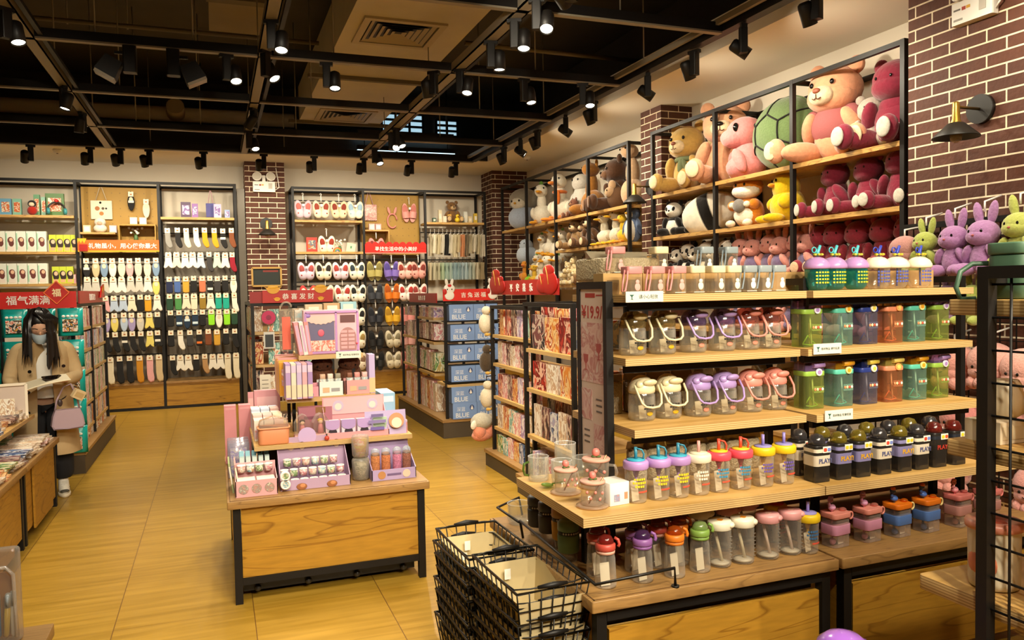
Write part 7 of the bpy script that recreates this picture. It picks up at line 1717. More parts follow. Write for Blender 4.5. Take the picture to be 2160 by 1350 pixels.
# ------------------------------------------------------------------ left side: snack rack, book rack, low tables
rack('black book rack at the left of the aisle behind the woman', -1.78, 8.02, -1.2, 10.2, 1.53, [(1.295,), (1.08,), (.865,), (.56,), (.32,)], .2, mids=(9.1,))
for r, (z, h, kinds) in enumerate(((1.296, .2, ['pink comic', 'cream comic', 'red comic']), (1.081, .17, ['lilac comic', 'blue comic', 'red comic', 'cream comic']), (.866, .18, ['teal comic', 'pink comic', 'green comic', 'cream comic']), (.561, .27, ['green comic', 'cream comic', 'pink comic']), (.321, .2, ['blue comic', 'cream comic', 'pink comic', 'orange comic']), (.202, .1, ['cream comic', 'orange comic']))):
    book_row('the left book rack, %s level' % NTH[r], 'y', -1.28, 8.1, 10.1, z, kinds, h, .1, .12, 18 if r < 5 else 12, frm='front', name='book')
SN = mat('#12a09a', .3); 
def snack(label, loc, rz=0):
    t = thing('snack_bag', label, 'snack bag', loc, rz, 'teal snack bags')
    R = []
    for z, d, w in ((0, .004, .1), (.015, .008, .1), (.05, .03, .098), (.12, .038, .098), (.19, .028, .098), (.225, .008, .1), (.245, .004, .1)): R.append([(-w, 0, z), (-w*.6, -d, z), (0, -d*1.15, z), (w*.6, -d, z), (w, 0, z), (w*.6, d, z), (0, d, z), (-w*.6, d, z)])
    MB().loft(R, smooth=True).ob('bag', SN, t)
    MB().box(-.06, -.0475, .04, .06, -.044, .15).ob('printed_picture', printed(['#d96a4a', '#efe6d6', '#2a2a2a', '#e0a03a', '#e6d2b4'], 28, 'snk'), t)
    k = MB()
    for i in range(4): k.ell((-.05+.033*i, -.043, .175), (.015, .004, .012), seg=8, rings=5)
    k.ob('printed_words', WHITE, t); return t
s0 = None
for r, z in enumerate((1.25, .97, .70, .44, .2)):
    for i in range(4):
        lab = 'teal snack bag on the rack end, %s row, %s' % (NTH[r], ordinal(i, 4))
        if not s0: s0 = snack(lab, (-1.86+.215*i, 7.93, z))
        else: dup(s0, lab, (-1.86+.215*i, 7.93, z), random.uniform(-.05, .05))
t = banner('bright red sign with a diamond blessing card above the snack bags', (-1.56, 7.90, 1.5), .80, .145, '福气满满', mat('#cf2018', .4), WHITE, th=.55, tx=.03)
for x in (.25, -.43):
    b = MB().at((x, -.006, .135), (0, pi/4, 0)).box(-.075, -.004, -.075, .075, .004, .075).ob('diamond_card', RED, t); f = MB().at((x, -.011, .135), (0, pi/4, 0))
    for a in ((-.072, -.072), (.072, -.072), (.072, .072), (-.072, .072)): pass
    for p, q in (((-.07, 0, -.07), (.07, 0, -.07)), ((-.07, 0, .07), (.07, 0, .07)), ((-.07, 0, -.07), (-.07, 0, .07)), ((.07, 0, -.07), (.07, 0, .07))): f.bar(p, q, .006)
    f.ob('card_border', mat('#f0843a', .4), b); MB().text('福', .07, .002, x, .135, -.011, .02).ob('lettering', mat('#f3dfae', .5), b)
t = banner('dark red sign along the left book rack with hanging gold tassels', (-1.19, 9.1, 1.53), 1.6, .12, '招  财  进  宝', RED2, WHITE, rz=pi/2, th=.55)
MB().prism([(.5, .05), (.8, .05), (.8, .2), (.62, .17)], -.02, -.005).ob('envelope_flap', RED, t); MB().ell((.62, -.024, .13), (.03, .004, .03)).ell((.73, -.024, .16), (.03, .004, .03)).ob('gold_knot', GOLD, t)
# low book tables
gondola_base('low wooden book table at the left edge, farther one by the woman', -2.3, -1.16, 5.765, 6.86, .525)
gondola_base('low wooden book table at the left edge, nearer one', -2.3, -1.16, 4.66, 5.755, .525)
for y in (5.0, 6.2): 
    o = MB().box(-1.185, y-.2, .06, -1.172, y+.4, .48); tag(o.ob('side_board', OAKY), 'wood grained board on the aisle side of the %s book table' % ('nearer' if y < 5.5 else 'farther'), 'panel')
t = thing('book_riser', 'pale wooden riser shelf running along the left book tables', 'riser', (0, 0, 0)); MB().box(-1.95, 4.75, .69, -1.31, 6.82, .715).ob('shelf', PLY, t)
for y in (4.85, 5.8, 6.75): MB().bar((-1.5, y, .527), (-1.5, y, .689), .03).ob('leg', BLACKM, t)
def mag(label, loc, size, k, rz=0, tilt=0, cat='magazine'):
    o = ubox('magazine', PM[k], loc, size, (0, tilt, rz)); tag(o, label, cat, 'magazines on the left tables'); return o
ck = ['cream comic', 'cream comic', 'pink comic', 'cream comic', 'orange comic', 'green comic', 'cream comic', 'dark comic', 'blue comic', 'cream comic']
NM = {'cream comic': 'cream', 'pink comic': 'pink', 'orange comic': 'orange', 'green comic': 'green', 'dark comic': 'dark', 'blue comic': 'blue'}
for i in range(14):
    y = 4.80+.145*i
    for j in range(2):
        k = ck[(i+3*j) % 10]; n = 2+(i+j) % 3
        for q in range(n): mag('%s magazine on the low left table, pile %s of the %s column, %s' % (NM[k], ordinal(i, 14, 'front').replace(' from the front', ''), ('aisle', 'inner')[j], ('at the bottom', 'second up', 'third up', 'on top')[q]), (-1.30-.24*j+.02*sin(i*2.1+q), y, .526+.0165*q), (.21, .145, .0155), k, .12*sin(i*1.7+q))
for i in range(12):
    y = 4.88+.16*i; k = ck[(i*3) % 10]
    for q in range(2+(i % 2)): mag('%s book on the riser above the left tables, %s pile, %s' % (NM[k], ordinal(i, 12, 'front'), ('bottom', 'middle', 'top')[q]), (-1.44+.02*sin(i*1.3+q), y, .716+.0205*q), (.2, .15, .02), k, .1*sin(i*1.9+q), cat='book')
t = thing('book_stand', 'white framed upright book stand on the riser beside the woman', 'book stand', (-1.52, 6.60, .716), .25)
MB().box(-.2, 0, 0, .2, .012, .25).ob('back_board', mat('#c9b8ac', .5), t); f = MB()
for a, b in (((-.2, -.004, .005), (.2, -.004, .005)), ((-.2, -.004, .25), (.2, -.004, .25)), ((.2, -.004, 0), (.2, -.004, .25)), ((-.2, -.004, 0), (-.2, -.004, .25))): f.bar(a, b, .018)
f.ob('white_frame', mat('#e6dcc8', .5), t); MB().at((.02, -.006, .1)).box(-.06, -.004, -.03, .06, .001, .03).ob('printed_panel', mat('#a85a44', .5), t)
for i in range(3): mag('cream book standing against the white book stand, %s' % ordinal(i, 3), (-1.62+.1*i, 6.52, .716), (.09, .02, .1+.03*i), 'cream comic', .2, cat='book')
t = thing('wrapped_ball', 'pale wrapped ball shaped pack at the left edge behind the books', 'toy pack', (-1.68, 6.95, 1.0)); MB().ell((0, 0, .1), (.1, .09, .14)).ob('pack', mat('#d9c9c4', .4, noise=.2, nscale=12), t); MB().ell((0, 0, .27), (.06, .06, .05)).ob('gold_bow', mat('#d9b86a', .4, noise=.3, nscale=20), t); MB().cyl((0, 0), .08, -.285, -.02, 16).ob('stand', WHITE, t)
# clear organiser at the bottom left corner
gondola_base('low wooden table cut off at the bottom left corner', -1.6, -.545, 1.9, 3.0, .5)
t = thing('pen_pack', 'clear plastic pen pouch hanging on a stand at the bottom left corner', 'pen pack', (-.70, 2.90, .502)); PV = glass('#ded6ca', .3, .75)
MB().rbox(0, 0, 0, .17, .05, .3, .02, 4, .01).ob('pouch', PV, t); MB().tube([(-.08, -.03, .02), (-.08, -.03, .22), (-.06, -.03, .245), (.05, -.03, .245), (.07, -.03, .22), (.075, -.03, .02)], .006, 6).ob('sealed_edge', glass('#efe8de', .5, .9), t)
MB().box(-.07, .005, .01, .06, .012, .22).ob('backing_card', mat('#b5804a', .6), t)
for i in range(7):
    p = thing('pen', '%s capped pen in the clear pouch at the bottom left, %s' % (('blue', 'white', 'pale blue', 'orange', 'blue', 'yellow', 'white')[i], ordinal(i, 7)), 'pen', (-.765+.021*i, 2.89, .515), rot=(.06*(i % 3-1), .08*(i % 2), 0), group='pens in the clear pouch')
    c = ('#3f6aa8', '#e0e0dc', '#8fb8d4', '#e08a3a', '#4a84c0', '#e0c04a', '#d9dce0')[i]
    MB().lathe([(.003, 0), (.0085, .01), (.0085, .1)], 10).ob('barrel', mat(c, .3), p); MB().lathe([(.009, .1), (.009, .14), (.006, .146)], 10).tube([(.0, -.009, .138), (.0, -.012, .11)], .002, 5).ob('cap', mat('#b8c4cc', .3), p)
# ------------------------------------------------------------------ goods on the back wall shelves
def portrait_box(label, loc, c, w, h, kind):
    t = thing('hair_dye_box', label, 'box', loc, 0, 'boxes printed with a woman')
    MB().box(-w/2, -.04, 0, w/2, .04, h).ob('carton', mat(c, .45), t)
    z = h*.55; s = h/.27
    MB().at((0, -.041, z), (pi/2, 0, 0), (1, 1.25, 1)).cyl((0, 0), (.046 if kind else .036)*s, -.001, .0005, 18).at((.006, -.041, z-.035*s), (pi/2, 0, 0), (1, 1.6, 1)).cyl((0, 0), (.042 if kind else .03)*s, -.0009, .0004, 18).ob('printed_hair', mat('#2b1a16' if kind else '#6a342e', .6), t)
    MB().at((.006, -.042, z+.008), (pi/2, 0, 0), (1, 1.25, 1)).cyl((0, 0), (.028 if kind else .021)*s, -.001, .0005, 16).ob('printed_face', mat('#e3b998', .6), t)
    MB().box(-w*.35, -.042, h*.06, w*.35, -.0405, h*.25).ob('printed_shoulders', mat('#d9a878' if kind else '#e6d9cc', .6), t)
    if not kind: MB().box(-w*.48, -.042, h*.1, -w*.36, -.0405, h*.9).ob('mint_stripe', mat('#9fcfae', .5), t)
    return t
pw = pl = None
for r, z in enumerate((2.201, 1.776)):
    for i in range(5):
        lab = 'white and mint box printed with a woman, %s back shelf, %s' % (('upper', 'lower')[r], ordinal(i, 5)); p = (-2.62+.118*i, 12.08, z)
        if not pw: pw = portrait_box(lab, p, '#e3e6d8', .112, .27, 0)
        else: dup(pw, lab, p)
    for i in range(4 if r == 0 else 3):
        lab = 'lime green box printed with a woman, %s back shelf, %s' % (('upper', 'lower')[r], ordinal(i, 4-r)); p = (-2.02+.085*i+.02*r, 12.08, z)
        if not pl: pl = portrait_box(lab, p, '#c3cf3a', .082, .225, 1)
        else: dup(pl, lab, p)
carton('small pink box at the right end of the lower back shelf', (-1.79, 12.08, 1.776), (.06, .06, .12), '#d9a2a4', [(-.4, .5, .4, .9, '#e6c4c2')])
for x, w, h, c, n in ((-2.56, .13, .22, '#6aa3c0', 'blue'), (-2.43, .1, .22, '#7fb5a0', 'mint'), (-2.2, .07, .28, '#5f9a70', 'green'), (-2.12, .06, .25, '#8fc0a8', 'pale green'), (-1.99, .22, .3, '#4f7a3a', 'dark green')):
    carton('%s gift box on the top shelf at the far left' % n, (x, 12.15, 2.684), (w, .06, h), c, [(-.35, .2, .35, .8, printed(['#e0d6b8', '#c9683a', '#e6e0cc', '#3a6a5a'], 18, 'gft'))], group='gift boxes on the far left top shelf')
t = thing('headphones', 'teal and black headphones on the top shelf at the far left', 'headphones', (-1.96, 12.06, 2.72), .3)
MB().tube([(.1*cos(a), 0, .04+.1*sin(a)) for a in [pi*i/12 for i in range(13)]], .012, 8).ob('headband', BLACK, t)
for s in (-1, 1): MB().at((.1*s, 0, .02), (0, pi/2, 0)).lathe([(.03, -.02), (.045, -.01), (.045, .015), (.03, .022)], 16).ob('ear_cup', mat('#3f8f94', .4), t)
MB().ell((0, 0, .16), (.025, .02, .025)).ob('red_ornament', RED, t)
t = thing('plush_doll', 'small red and black plush doll on the top shelf at the far left', 'plush toy', (-2.24, 12.04, 2.684)); t.scale = (.2, .2, .2); soft(t, 'body', '#a8281e', [((0, 0, .3), (.3, .24, .3))], 12, 8); soft(t, 'head', '#1d1a19', [((0, 0, .75), (.26, .22, .24))], 12, 8); soft(t, 'face', '#e6cfb0', [((0, -.14, .7), (.17, .12, .15))], 12, 8)
for x, w, h, c, n in ((-.36, .13, .22, '#4a3050', 'dark purple'), (-.24, .08, .2, '#8a5aa0', 'purple'), (.06, .1, .2, '#c3aed0', 'lilac'), (.19, .07, .12, '#8fa3d0', 'pale blue')):
    carton('%s box on the shelf above the right sock unit' % n, (x, 12.12, 2.681), (w, .06, h), c, [(-.35, .2, .35, .8, printed(['#d9c6d6', '#7a5a9a', '#e6dce0'], 20, 'ppl'))], group='purple gifts above the socks')
def tote(label, x, z, w, h, c, dots, y=12.30):
    t = thing('tote_bag', label, 'bag', (x, y, z)); MB().rbox(0, 0, 0, w, .03, h, .01, 2, .006).ob('bag', mat(c, .8) if isinstance(c, str) else c, t)
    MB().tube([(-w*.25, -.01, h), (-w*.05, -.01, h+.18), (w*.05, -.01, h+.18), (w*.25, -.01, h)], .006, 6).ob('strap', mat('#c9b99a' if dots else '#c9a0a8', .8), t)
    if dots:
        for a, b, r, cc in ((-.05, .15, .03, '#a86a3c'), (.02, .15, .018, '#5a4a3a'), (.0, .08, .028, '#b5783c'), (.06, .15, .014, '#3a3a34')): MB().at((a, -.0165, b), (pi/2, 0, 0)).cyl((0, 0), r, -.001, .0005, 16).ob('printed_fruit', mat(cc, .7), t)
        MB().at((-.01, -.0165, .23), (pi/2, 0, 0)).cyl((0, 0), .015, -.001, .0005, 14).ob('printed_mark', EYE, t)
tote('cream tote bag with printed fruit hung on the left pegboard', -1.45, 2.66, .27, .26, '#e3dac2', True)
tote('pink patterned small bag hung on the right pegboard', 2.27, 2.69, .24, .25, printed(['#e3c0b4', '#e9d2c6', '#c97a78', '#e6cabc'], 45, 'dot'), False)
tote('purple and tan bag hung above the right sock unit', -.03, 2.70, .13, .2, '#5a5a94', False, 12.2)
sock('no-show', 'black and white', 'white socks with a black stripe hung alone on the left pegboard', -1.07, 3.03, 12.26); sock('no-show', 'cream', 'cream socks hung alone at the right of the left pegboard', -.88, 2.93, 12.26)
for i, (x, z, c, n) in enumerate(((-1.62, 2.466, '#d9c9a8', 'beige tin'), (-1.30, 2.466, '#c3b0bd', 'lilac box'), (-1.04, 2.581, '#dcd2c6', 'white box'), (-.92, 2.581, '#d6c4c0', 'pale pink box'), (2.38, 2.531, '#d99a98', 'pink box'), (2.28, 2.531, '#e0b6b0', 'pale pink gift box'))): carton('small %s on the pegboard shelf' % n, (x, 12.18, z), (.09, .06, .1), c, [(-.35, .2, .35, .8, '#e9e0d4')])
t = thing('plush_figure', 'round white plush figure on the left pegboard shelf', 'plush toy', (-1.46, 12.18, 2.466)); t.scale = (.2, .2, .2); soft(t, 'body', '#dfd6c6', [((0, 0, .3), (.42, .3, .3)), ((0, 0, .72), (.36, .3, .34))], 12, 8); soft(t, 'face', '#c9a890', [((0, -.2, .66), (.2, .12, .16))], 10, 7)
def flowers(label, loc):
    t = thing('flower_vase', label, 'flowers', loc); MB().lathe([(.02, 0), (.03, .02), (.025, .07), (.018, .09)], 12).ob('vase', mat('#4a6a3a', .5), t); g = MB(); 
    random.seed(5)
    for i in range(9): g.ell((random.uniform(-.09, .09), random.uniform(-.03, .03), random.uniform(.11, .19)), .018, seg=8, rings=5)
    g.ob('blossoms', mat('#e9e4d6', .8), t); MB().tube([(0, 0, .08), (-.05, 0, .14)], .003, 5).tube([(0, 0, .08), (.05, 0, .15)], .003, 5).tube([(0, 0, .08), (0, 0, .15)], .003, 5).ob('stems', mat('#5a7a3a', .7), t)
flowers('small vase of white flowers behind the orange banner', (-1.02, 12.2, 2.35)); flowers('small vase of white flowers on the shelf above the fluffy slippers', (1.78, 12.12, 2.196))
carton('red picture book on the shelf above the fluffy slippers', (1.37, 12.15, 2.196), (.16, .03, .22), '#b5382a', [(-.35, .2, .35, .8, printed(['#d9c0a0', '#5a6a7a', '#e0702c', '#2a2a30'], 20, 'rbk'))])
slipper_pair('fluffy', 'cream slippers with red openings standing on the shelf above the slipper hooks', (1.58, 12.08, 2.46), '#e6dcc4', '#8f3020'); carton('cream greeting card on the shelf above the fluffy slippers', (1.93, 12.1, 2.196), (.13, .02, .13), '#e0d4b0', [(-.1, .4, .1, .7, '#4f8a6a')], rot=(0, .2, 0))
t = thing('rainbow_ornament', 'small rainbow ornament on the shelf above the fluffy slippers', 'ornament', (1.73, 12.03, 2.197))
for i, c in enumerate(('#c9382a', '#e0a02a', '#5a9a4a', '#4a6ab0')): MB().tube([((.06-.013*i)*cos(a), 0, (.06-.013*i)*sin(a)) for a in [pi*k/10 for k in range(11)]], .0065, 6).ob('arc', mat(c, .5), t)
slipper_pair('slide', 'pink flip-flops hung on the right pegboard', (2.90, 12.28, 2.98), '#d9958c', '#c9786e'); t = thing('hair_band', 'pink rabbit eared hair band on the right pegboard', 'hair band', (2.63, 12.29, 2.6)); MB().tube([(.075*cos(a), 0, .09+.11*sin(a)) for a in [2*pi*i/20-.9*pi/2+pi/2 for i in range(18)]], .011, 8).ob('band', mat('#d98a84', .8), t)
for s in (-1, 1): MB().ell((.05*s, 0, .25), (.022, .012, .06), (0, .3*s, 0)).ob('ear', mat('#d9958c', .9), t)
slipper_pair('fluffy', 'pink slippers standing behind the red banner', (2.33, 12.1, 2.43), '#d58a84', '#7a2f2c')
bear('small brown teddy bear on the shelf over the baby clothes', (3.58, 12.2, 2.656), .36, '#7d5a34', '#c9a878', 0)
for x, h, c, n in ((3.36, .2, '#d9ccaa', 'beige card'), (3.42, .1, '#e3d6bc', 'white card'), (3.5, .13, '#d9a94a', 'orange bottle'), (3.7, .1, '#4f8a84', 'teal box'), (3.78, .18, '#dcdcd0', 'white bottle'), (3.84, .1, '#d9c49a', 'cream box'), (3.93, .15, '#cfae3a', 'yellow tube'), (3.25, .07, '#3f5a4a', 'dark green box')): carton('small %s on the shelf over the baby clothes' % n, (x, 12.08+.05*(h > .15), 2.656), (.055, .05, h), c, [(-.3, .3, .3, .7, '#e6dfcc')], group='small gifts over the baby clothes')
t = thing('toy_duck', 'small yellow duck on the shelf over the baby clothes', 'toy', (3.62, 12.04, 2.656)); MB().ell((0, 0, .04), (.045, .05, .04)).ell((0, -.01, .1), (.03, .03, .03)).ob('body', mat('#e0c22a', .5), t); MB().ell((0, -.045, .095), (.012, .016, .006)).ob('beak', mat('#d97a1a', .5), t)
t = thing('picture_frame', 'wooden framed dark board on the back brick pillar', 'picture frame', (.70, 11.985, 1.70)); MB().box(-.2, 0, 0, .2, .012, .26).ob('board', mat('#1d2420', .5), t); f = MB()
for a, b in (((-.2, -.004, 0), (.2, -.004, 0)), ((-.2, -.004, .26), (.2, -.004, .26)), ((-.2, -.004, 0), (-.2, -.004, .26)), ((.2, -.004, 0), (.2, -.004, .26))): f.bar(a, b, .025)
f.ob('frame', mat('#b08a48', .5), t); MB().box(-.05, -.002, .2, .16, 0, .225).ob('red_line', mat('#7a2a22', .6), t)
t = thing('picture_frame', 'small wooden frame with a heart on the middle brick pillar', 'picture frame', (4.41, 7.42, 1.75), -pi/2); MB().box(-.12, 0, 0, .12, .008, .16).ob('picture', mat('#d9d0bd', .5), t); f = MB()
for a, b in (((-.12, -.004, 0), (.12, -.004, 0)), ((-.12, -.004, .16), (.12, -.004, .16)), ((-.12, -.004, 0), (-.12, -.004, .16)), ((.12, -.004, 0), (.12, -.004, .16))): f.bar(a, b, .018)
f.ob('frame', mat('#b08a48', .5), t); MB().ell((-.015, -.004, .09), (.022, .003, .022)).ell((.015, -.004, .09), (.022, .003, .022)).ell((0, -.004, .07), (.018, .003, .025)).ob('heart', EYE, t)
# ------------------------------------------------------------------ the woman reading at the left tables
def skin(name, chains, m, parent, levels=2, smooth=True):
    """one continuous surface grown round connected joints: chains of (x, y, z, r) or (x, y, z, rx, ry)"""
    v = []; e = []; rad_ = []; idx = {}
    for ch in chains:
        prev = None
        for p in ch:
            k = tuple(round(q, 4) for q in p[:3])
            if k not in idx: idx[k] = len(v); v.append(k); rad_.append((p[3], p[4] if len(p) > 4 else p[3]))
            if prev is not None and prev != idx[k]: e.append((prev, idx[k]))
            prev = idx[k]
    me = bpy.data.meshes.new(name); me.from_pydata(v, e, [])
    o = bpy.data.objects.new(name, me); COL.objects.link(o)
    o.modifiers.new('skin', 'SKIN').use_smooth_shade = True
    for i, q in enumerate(me.skin_vertices[0].data): q.radius = rad_[i]; q.use_root = i == 0
    s = o.modifiers.new('sub', 'SUBSURF'); s.levels = levels; s.render_levels = levels
    dg = bpy.context.evaluated_depsgraph_get(); n = bpy.data.meshes.new_from_object(o.evaluated_get(dg))
    o.modifiers.clear(); o.data = n; bpy.data.meshes.remove(me); n.name = name
    n.polygons.foreach_set('use_smooth', [True]*len(n.polygons)); n.materials.clear(); n.materials.append(m)
    o.parent = parent
    return o
W = thing('person', 'masked woman with long black hair in a beige trench coat looking down', 'person', (-1.31, 7.22, 0), rad(12))
SKIN = mat('#c99a7c', .55); COAT = mat('#b59b72', .85, noise=.06, nscale=30); COATD = mat('#a3875d', .85); BLK = mat('#131216', .9); HAIR = mat('#120d0b', .35, noise=.3, nscale=60)
# body: head, neck, torso, arms, hands, legs as one surface (local x = her left, -y = in front of her)
body = [[(0, .02, .80, .115, .09), (0, .0, .95, .105, .085), (0, -.0, 1.10, .115, .09), (0, .0, 1.20, .10, .075), (.0, -.02, 1.27, .05), (-.01, -.06, 1.30, .05), (-.02, -.12, 1.315, .06, .065), (-.02, -.145, 1.365, .073, .08), (-.02, -.115, 1.425, .062, .07)],
        [(0, .0, 1.20, .10, .075), (.155, .01, 1.195, .05), (.205, .02, 1.06, .04), (.228, -.02, .95, .036), (.17, -.15, .945, .032), (.10, -.235, .95, .026), (.06, -.26, .952, .026, .016)],
        [(0, .0, 1.20, .10, .075), (-.155, .01, 1.195, .05), (-.21, .02, 1.06, .04), (-.235, -.02, .95, .036), (-.21, -.14, .90, .032), (-.17, -.235, .885, .026), (-.145, -.265, .885, .026, .016)],
        [(0, .02, .80, .115, .09), (.085, .02, .72, .085), (.10, -.0, .45, .058), (.105, .03, .12, .04), (.105, .03, .07, .04)],
        [(0, .02, .80, .115, .09), (-.085, .02, .72, .085), (-.10, .0, .45, .058), (-.105, .04, .12, .04), (-.105, .04, .07, .04)]]
B = skin('body', body, SKIN, W)
def fingers(cx, cy, cz, sx, nm):
    for i in range(4):
        a = -.02+.0135*i; L = (.05, .057, .054, .043)[i]
        skin('finger', [[(cx+a*.6, cy-.02, cz, .0085), (cx+a*.8, cy-.02-L*.55, cz+.006, .0078), (cx+a*.85, cy-.02-L*.85, cz-.006, .007), (cx+a*.8, cy-.016-L, cz-.018, .006)]], SKIN, B, 1)
    skin('thumb', [[(cx+sx*.018, cy-.0, cz+.004, .0095), (cx+sx*.034, cy-.02, cz+.014, .0088), (cx+sx*.03, cy-.042, cz+.02, .0072)]], SKIN, B, 1)
fingers(.055, -.262, .95, -1, 'l'); fingers(-.142, -.268, .885, 1, 'r')
HM = Matrix.Translation((-.02, -.02, -.022)) @ Matrix.Translation((0, -.07, 1.33)) @ Matrix.Rotation(.42, 4, 'X') @ Matrix.Translation((0, .07, -1.33))
n0 = len(bpy.data.objects)
# face under the fringe: eyes, brows, nose, ears, mask
hd = (0, -.105, 1.405)
for s in (-1, 1):
    MB().ell((.032*s, -.183, 1.405), (.014, .006, .0045), (.35, 0, 0)).ob('closed_eyelid', mat('#8d6048', .6), B)
    MB().tube([(.016*s, -.189, 1.428), (.034*s, -.189, 1.434), (.052*s, -.178, 1.428)], .003, 5).ob('eyebrow', HAIR, B)
    MB().ell((.077*s, -.085, 1.395), (.012, .02, .03)).ob('ear', SKIN, B)
MB().ell((0, -.192, 1.392), (.011, .012, .02), (.4, 0, 0)).ob('nose', SKIN, B)
R = []
for j in range(7):
    q = j/6; z = 1.388-.085*q; w = .068-.02*q*q
    R.append([(w*sin(a), -.105-.105*cos(a)*(1-.12*q)-.006*sin(pi*q), z+.012*cos(a)*0) for a in [-1.2+2.4*i/14 for i in range(15)]])
mk = MB().grid(R).ob('face_mask', mat('#a9bccb', .8), W)
for s in (-1, 1): MB().tube([(.063*s, -.14, 1.375), (.078*s, -.09, 1.385), (.062*s, -.135, 1.315)], .0015, 4).ob('ear_loop', WHITE, mk)
for o in list(KIDS[B.name])+[mk]:
    if o.name.split('.')[0] in ('closed_eyelid', 'eyebrow', 'ear', 'nose', 'face_mask'): o.matrix_local = HM
# hair: a cap, and two smooth curtains falling to the chest
h = MB().ell((-.02, -.095, 1.41), (.094, .105, .1), (.45, 0, 0), 24, 16)
def curtain(a0, a1, tip, seed, fwd):
    rows = []
    for j in range(17):
        q = j/16; r = []; w = min(1, .25+3.2*q)
        for i in range(15):
            a = a0+(a1-a0)*i/14
            L = tip*(.88+.12*sin(i*1.3+seed))*max(0, q-.12)
            x = -.02+(.097+.03*q*abs(sin(a)))*sin(a)*w+.007*sin(4*q+i*1.1+seed)*q
            y = -.10-.106*cos(a)*w+fwd*min(1, 2*q)*(1+.1*sin(i*1.7))
            r.append((x, y, 1.515-.045*min(q*5, 1)**2-L))
        rows.append(r)
    h.grid(rows); h.grid([[(-.02+(p[0]+.02)*.88, -.10+(p[1]+.10)*.88, p[2]-.002) for p in r][::-1] for r in rows])
curtain(.42, 1.75, .50, .3, -.055); curtain(-1.75, -.68, .46, 1.7, -.05); curtain(1.6, 4.68, .34, .9, .05)
for i in range(9): h.tube([(-.02, -.1, 1.512), (-.05+.012*i, -.19+.004*i, 1.475-.002*i), (.0+.012*i, -.222+.006*i, 1.425), (.06+.004*i, -.19+.008*i, 1.36-.004*i)], [.012, .016, .015, .006], 7)
h.ob('hair', HAIR, W)
# clothes
def shell(name, prof, m, y0=0.0, open_front=0.0, par=W, n=28, ripple=.006):
    rings = []
    for z, rx, ry, oy in prof:
        rings.append([((rx+ripple*sin(a*7+z*9))*sin(a), oy-(ry+ripple*cos(a*5+z*7))*cos(a), z) for a in [open_front+(2*pi-2*open_front)*i/n for i in range(n+1)]])
    inner = [[(p[0]*.96, p[1]*.96, p[2]) for p in r] for r in rings[::-1]]
    b = MB().grid(rings[::-1]); b.grid(inner)
    return b.ob(name, m, par)
ct = shell('trench_coat', [(.34, .235, .18, .02), (.5, .225, .175, .02), (.75, .205, .165, .02), (.95, .185, .15, .01), (1.1, .188, .145, .01), (1.19, .18, .125, .0), (1.235, .13, .10, -.0), (1.265, .078, .075, -.02)], COAT, open_front=.30, ripple=.009)
skin('sleeve', [[(.10, .01, 1.20, .062), (.165, .01, 1.185, .068), (.205, .02, 1.06, .06), (.228, -.02, .95, .056), (.18, -.13, .945, .052), (.13, -.20, .95, .047)]], COAT, ct)
skin('sleeve', [[(-.10, .01, 1.20, .062), (-.165, .01, 1.185, .068), (-.21, .02, 1.06, .06), (-.235, -.02, .95, .056), (-.215, -.12, .91, .052), (-.185, -.20, .89, .047)]], COAT, ct)
for s in (-1, 1):
    MB().at((.055*s, -.135, 1.17), (.25, .25*s, -.5*s)).loft([[(-.05, -.006, -.11), (.03, -.006, -.12), (.03, .006, -.12), (-.05, .006, -.11)], [(-.03, -.006, .02), (.075, -.006, -.02), (.075, .006, -.02), (-.03, .006, .02)], [(-.02, -.006, .075), (.04, -.006, .09), (.04, .006, .09), (-.02, .006, .075)]]).ob('lapel', COATD, ct)
MB().tube([(.08*cos(a), -.02-.085*sin(a), 1.262+.008*cos(3*a)) for a in [pi*1.25*i/14-pi*.12+pi for i in range(15)]], .02, 8).ob('collar', COATD, ct)
for x, z in ((-.10, 1.02), (.13, 1.05), (-.115, .86), (-.12, .70)): MB().at((x, -.168 if z > .9 else -.182, z), (pi/2, 0, x*1.6)).cyl((0, 0), .013, -.006, .006, 14).ob('button', EYE, ct)
shell('white_top', [(.80, .145, .125, .0), (1.0, .14, .122, -.0), (1.15, .15, .115, 0), (1.235, .09, .085, -.01)], mat('#d5d3cc', .85), n=22)
tr = skin('trousers', [[(0, .02, .84, .13, .105), (.085, .015, .72, .105), (.10, .0, .45, .095), (.105, .02, .2, .09), (.105, .02, .11, .088)], [(0, .02, .84, .13, .105), (-.085, .015, .72, .105), (-.10, .0, .45, .095), (-.105, .02, .2, .09), (-.105, .02, .11, .088)]], BLK, W)
for s in (-1, 1):
    x = .105*s
    sh = MB().loft([[(x+.047*c*(1.0 if d < 0 else .85), -.05+.125*d*k, z) for c, d in [(cos(a), sin(a)) for a in [2*pi*i/22 for i in range(22)]]] for z, k in ((.0, 1.0), (.012, 1.05), (.03, 1.03))], smooth=True).ob('shoe_sole', mat('#d9cdb4', .6), W)
    MB().loft([[(x+.042*w*c, -.045+oy+.115*k*d, z) for c, d in [(cos(a), sin(a)) for a in [2*pi*i/22 for i in range(22)]]] for z, k, w, oy in ((.03, 1.0, 1, 0), (.055, .92, .98, .006), (.08, .6, .92, .045), (.105, .45, .9, .06))], smooth=True).ob('shoe_upper', mat('#e2dccd', .6), sh)
    MB().ell((x, -.13, .045), (.034, .03, .014)).ell((x+.03*s, -.04, .05), (.014, .04, .02)).ob('dark_panel', mat('#4a463c', .6), sh)
    for k in range(3): MB().tube([(x-.02, -.075+.02*k, .078+.008*k), (x+.02, -.075+.02*k, .078+.008*k)], .003, 5).ob('lace', WHITE, sh)
    MB().lathe([(.036, .09), (.037, .13)], 14, (x, .02)).ob('sock', WHITE, sh)
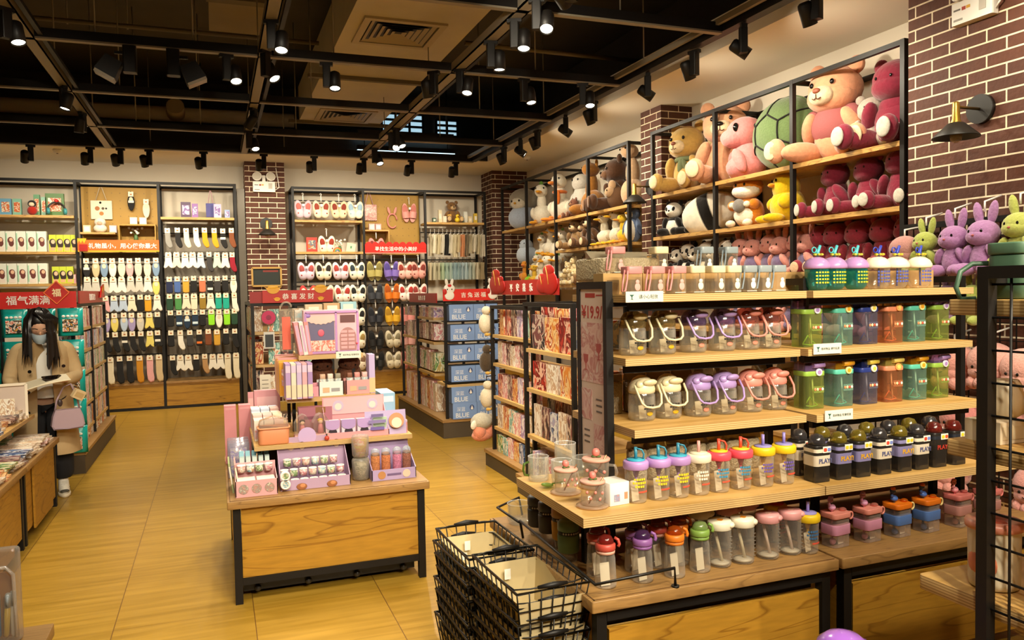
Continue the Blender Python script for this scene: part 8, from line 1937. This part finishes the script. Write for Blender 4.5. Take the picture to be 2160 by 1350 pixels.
# what she holds
def held(name, label, cat, loc, rot):
    q = W.matrix_basis if False else Matrix.LocRotScale(Vector((-1.31, 7.22, 0)), Euler((0, 0, rad(12))), Vector((1, 1, 1)))
    t = thing(name, label, cat, q @ Vector(loc), rot=(rot[0], rot[1], rot[2]+rad(12))); return t
t = held('phone', 'dark phone in the left hand of the woman', 'phone', (.05, -.31, .975), (.35, 0, .5)); MB().rbox(0, 0, -.004, .15, .072, .008, .01, 3, .001).ob('phone_body', mat('#2a1d1a', .3), t); MB().rbox(0, 0, .004, .14, .064, .0006, .008, 3).ob('screen', mat('#15100f', .1), t)
t = held('drawing_board', 'curved off-white board held out in front of the woman', 'board', (-.04, -.33, .925), (.1, -.22, .1))
R = [[(-.20+.4*i/14, -.08+.16*j/4, .018*sin(pi*i/14)+.004*j) for i in range(15)] for j in range(5)]
MB().grid(R).grid([[(p[0], p[1], p[2]-.007) for p in r] for r in R[::-1]]).tube([R[0][i][:2]+(R[0][i][2]-.0035,) for i in range(15)], .005, 6).tube([R[4][i][:2]+(R[4][i][2]-.0035,) for i in range(15)], .005, 6).ob('board', mat('#ddd2b6', .6), t)
t = held('handbag', 'lavender handbag hanging from the arm of the woman', 'handbag', (.14, -.24, .56), (0, 0, .1)); LV = mat('#a9939f', .4)
o = [(-.1, .0), (-.115, .03), (-.105, .1), (-.085, .155), (.085, .155), (.105, .1), (.115, .03), (.1, 0)]
MB().loft([[(x*k, y, z*(.97 if k < 1 else 1)+(.003 if k < 1 else 0)) for x, z in o] for y, k in ((-.04, .9), (-.034, 1), (.034, 1), (.04, .9))], smooth=False).ob('bag_body', LV, t)
MB().tube([(-.098, -.042, .01), (0, -.043, .004), (.098, -.042, .01)], .004, 6).ob('piping', mat('#8d7886', .4), t)
MB().tube([(-.085, 0, .15), (-.07, 0, .23), (-.02, 0, .33), (.03, 0, .35), (.07, 0, .25), (.085, 0, .15)], .007, 8).ob('strap', LV, t); MB().ell((-.05, -.015, .21), (.018, .012, .03)).ob('dark_charm', mat('#3a2c2c', .4), t)
t = held('gift_tag_box', 'small cream box dangling beside the lavender handbag', 'box', (.20, -.30, .80), (.2, .5, .3)); MB().rbox(0, 0, 0, .085, .05, .07, .004, 2).ob('box', mat('#cbb489', .6), t); MB().box(-.03, -.0265, .015, .03, -.0255, .055).ob('printed_panel', mat('#b59a6a', .6), t)
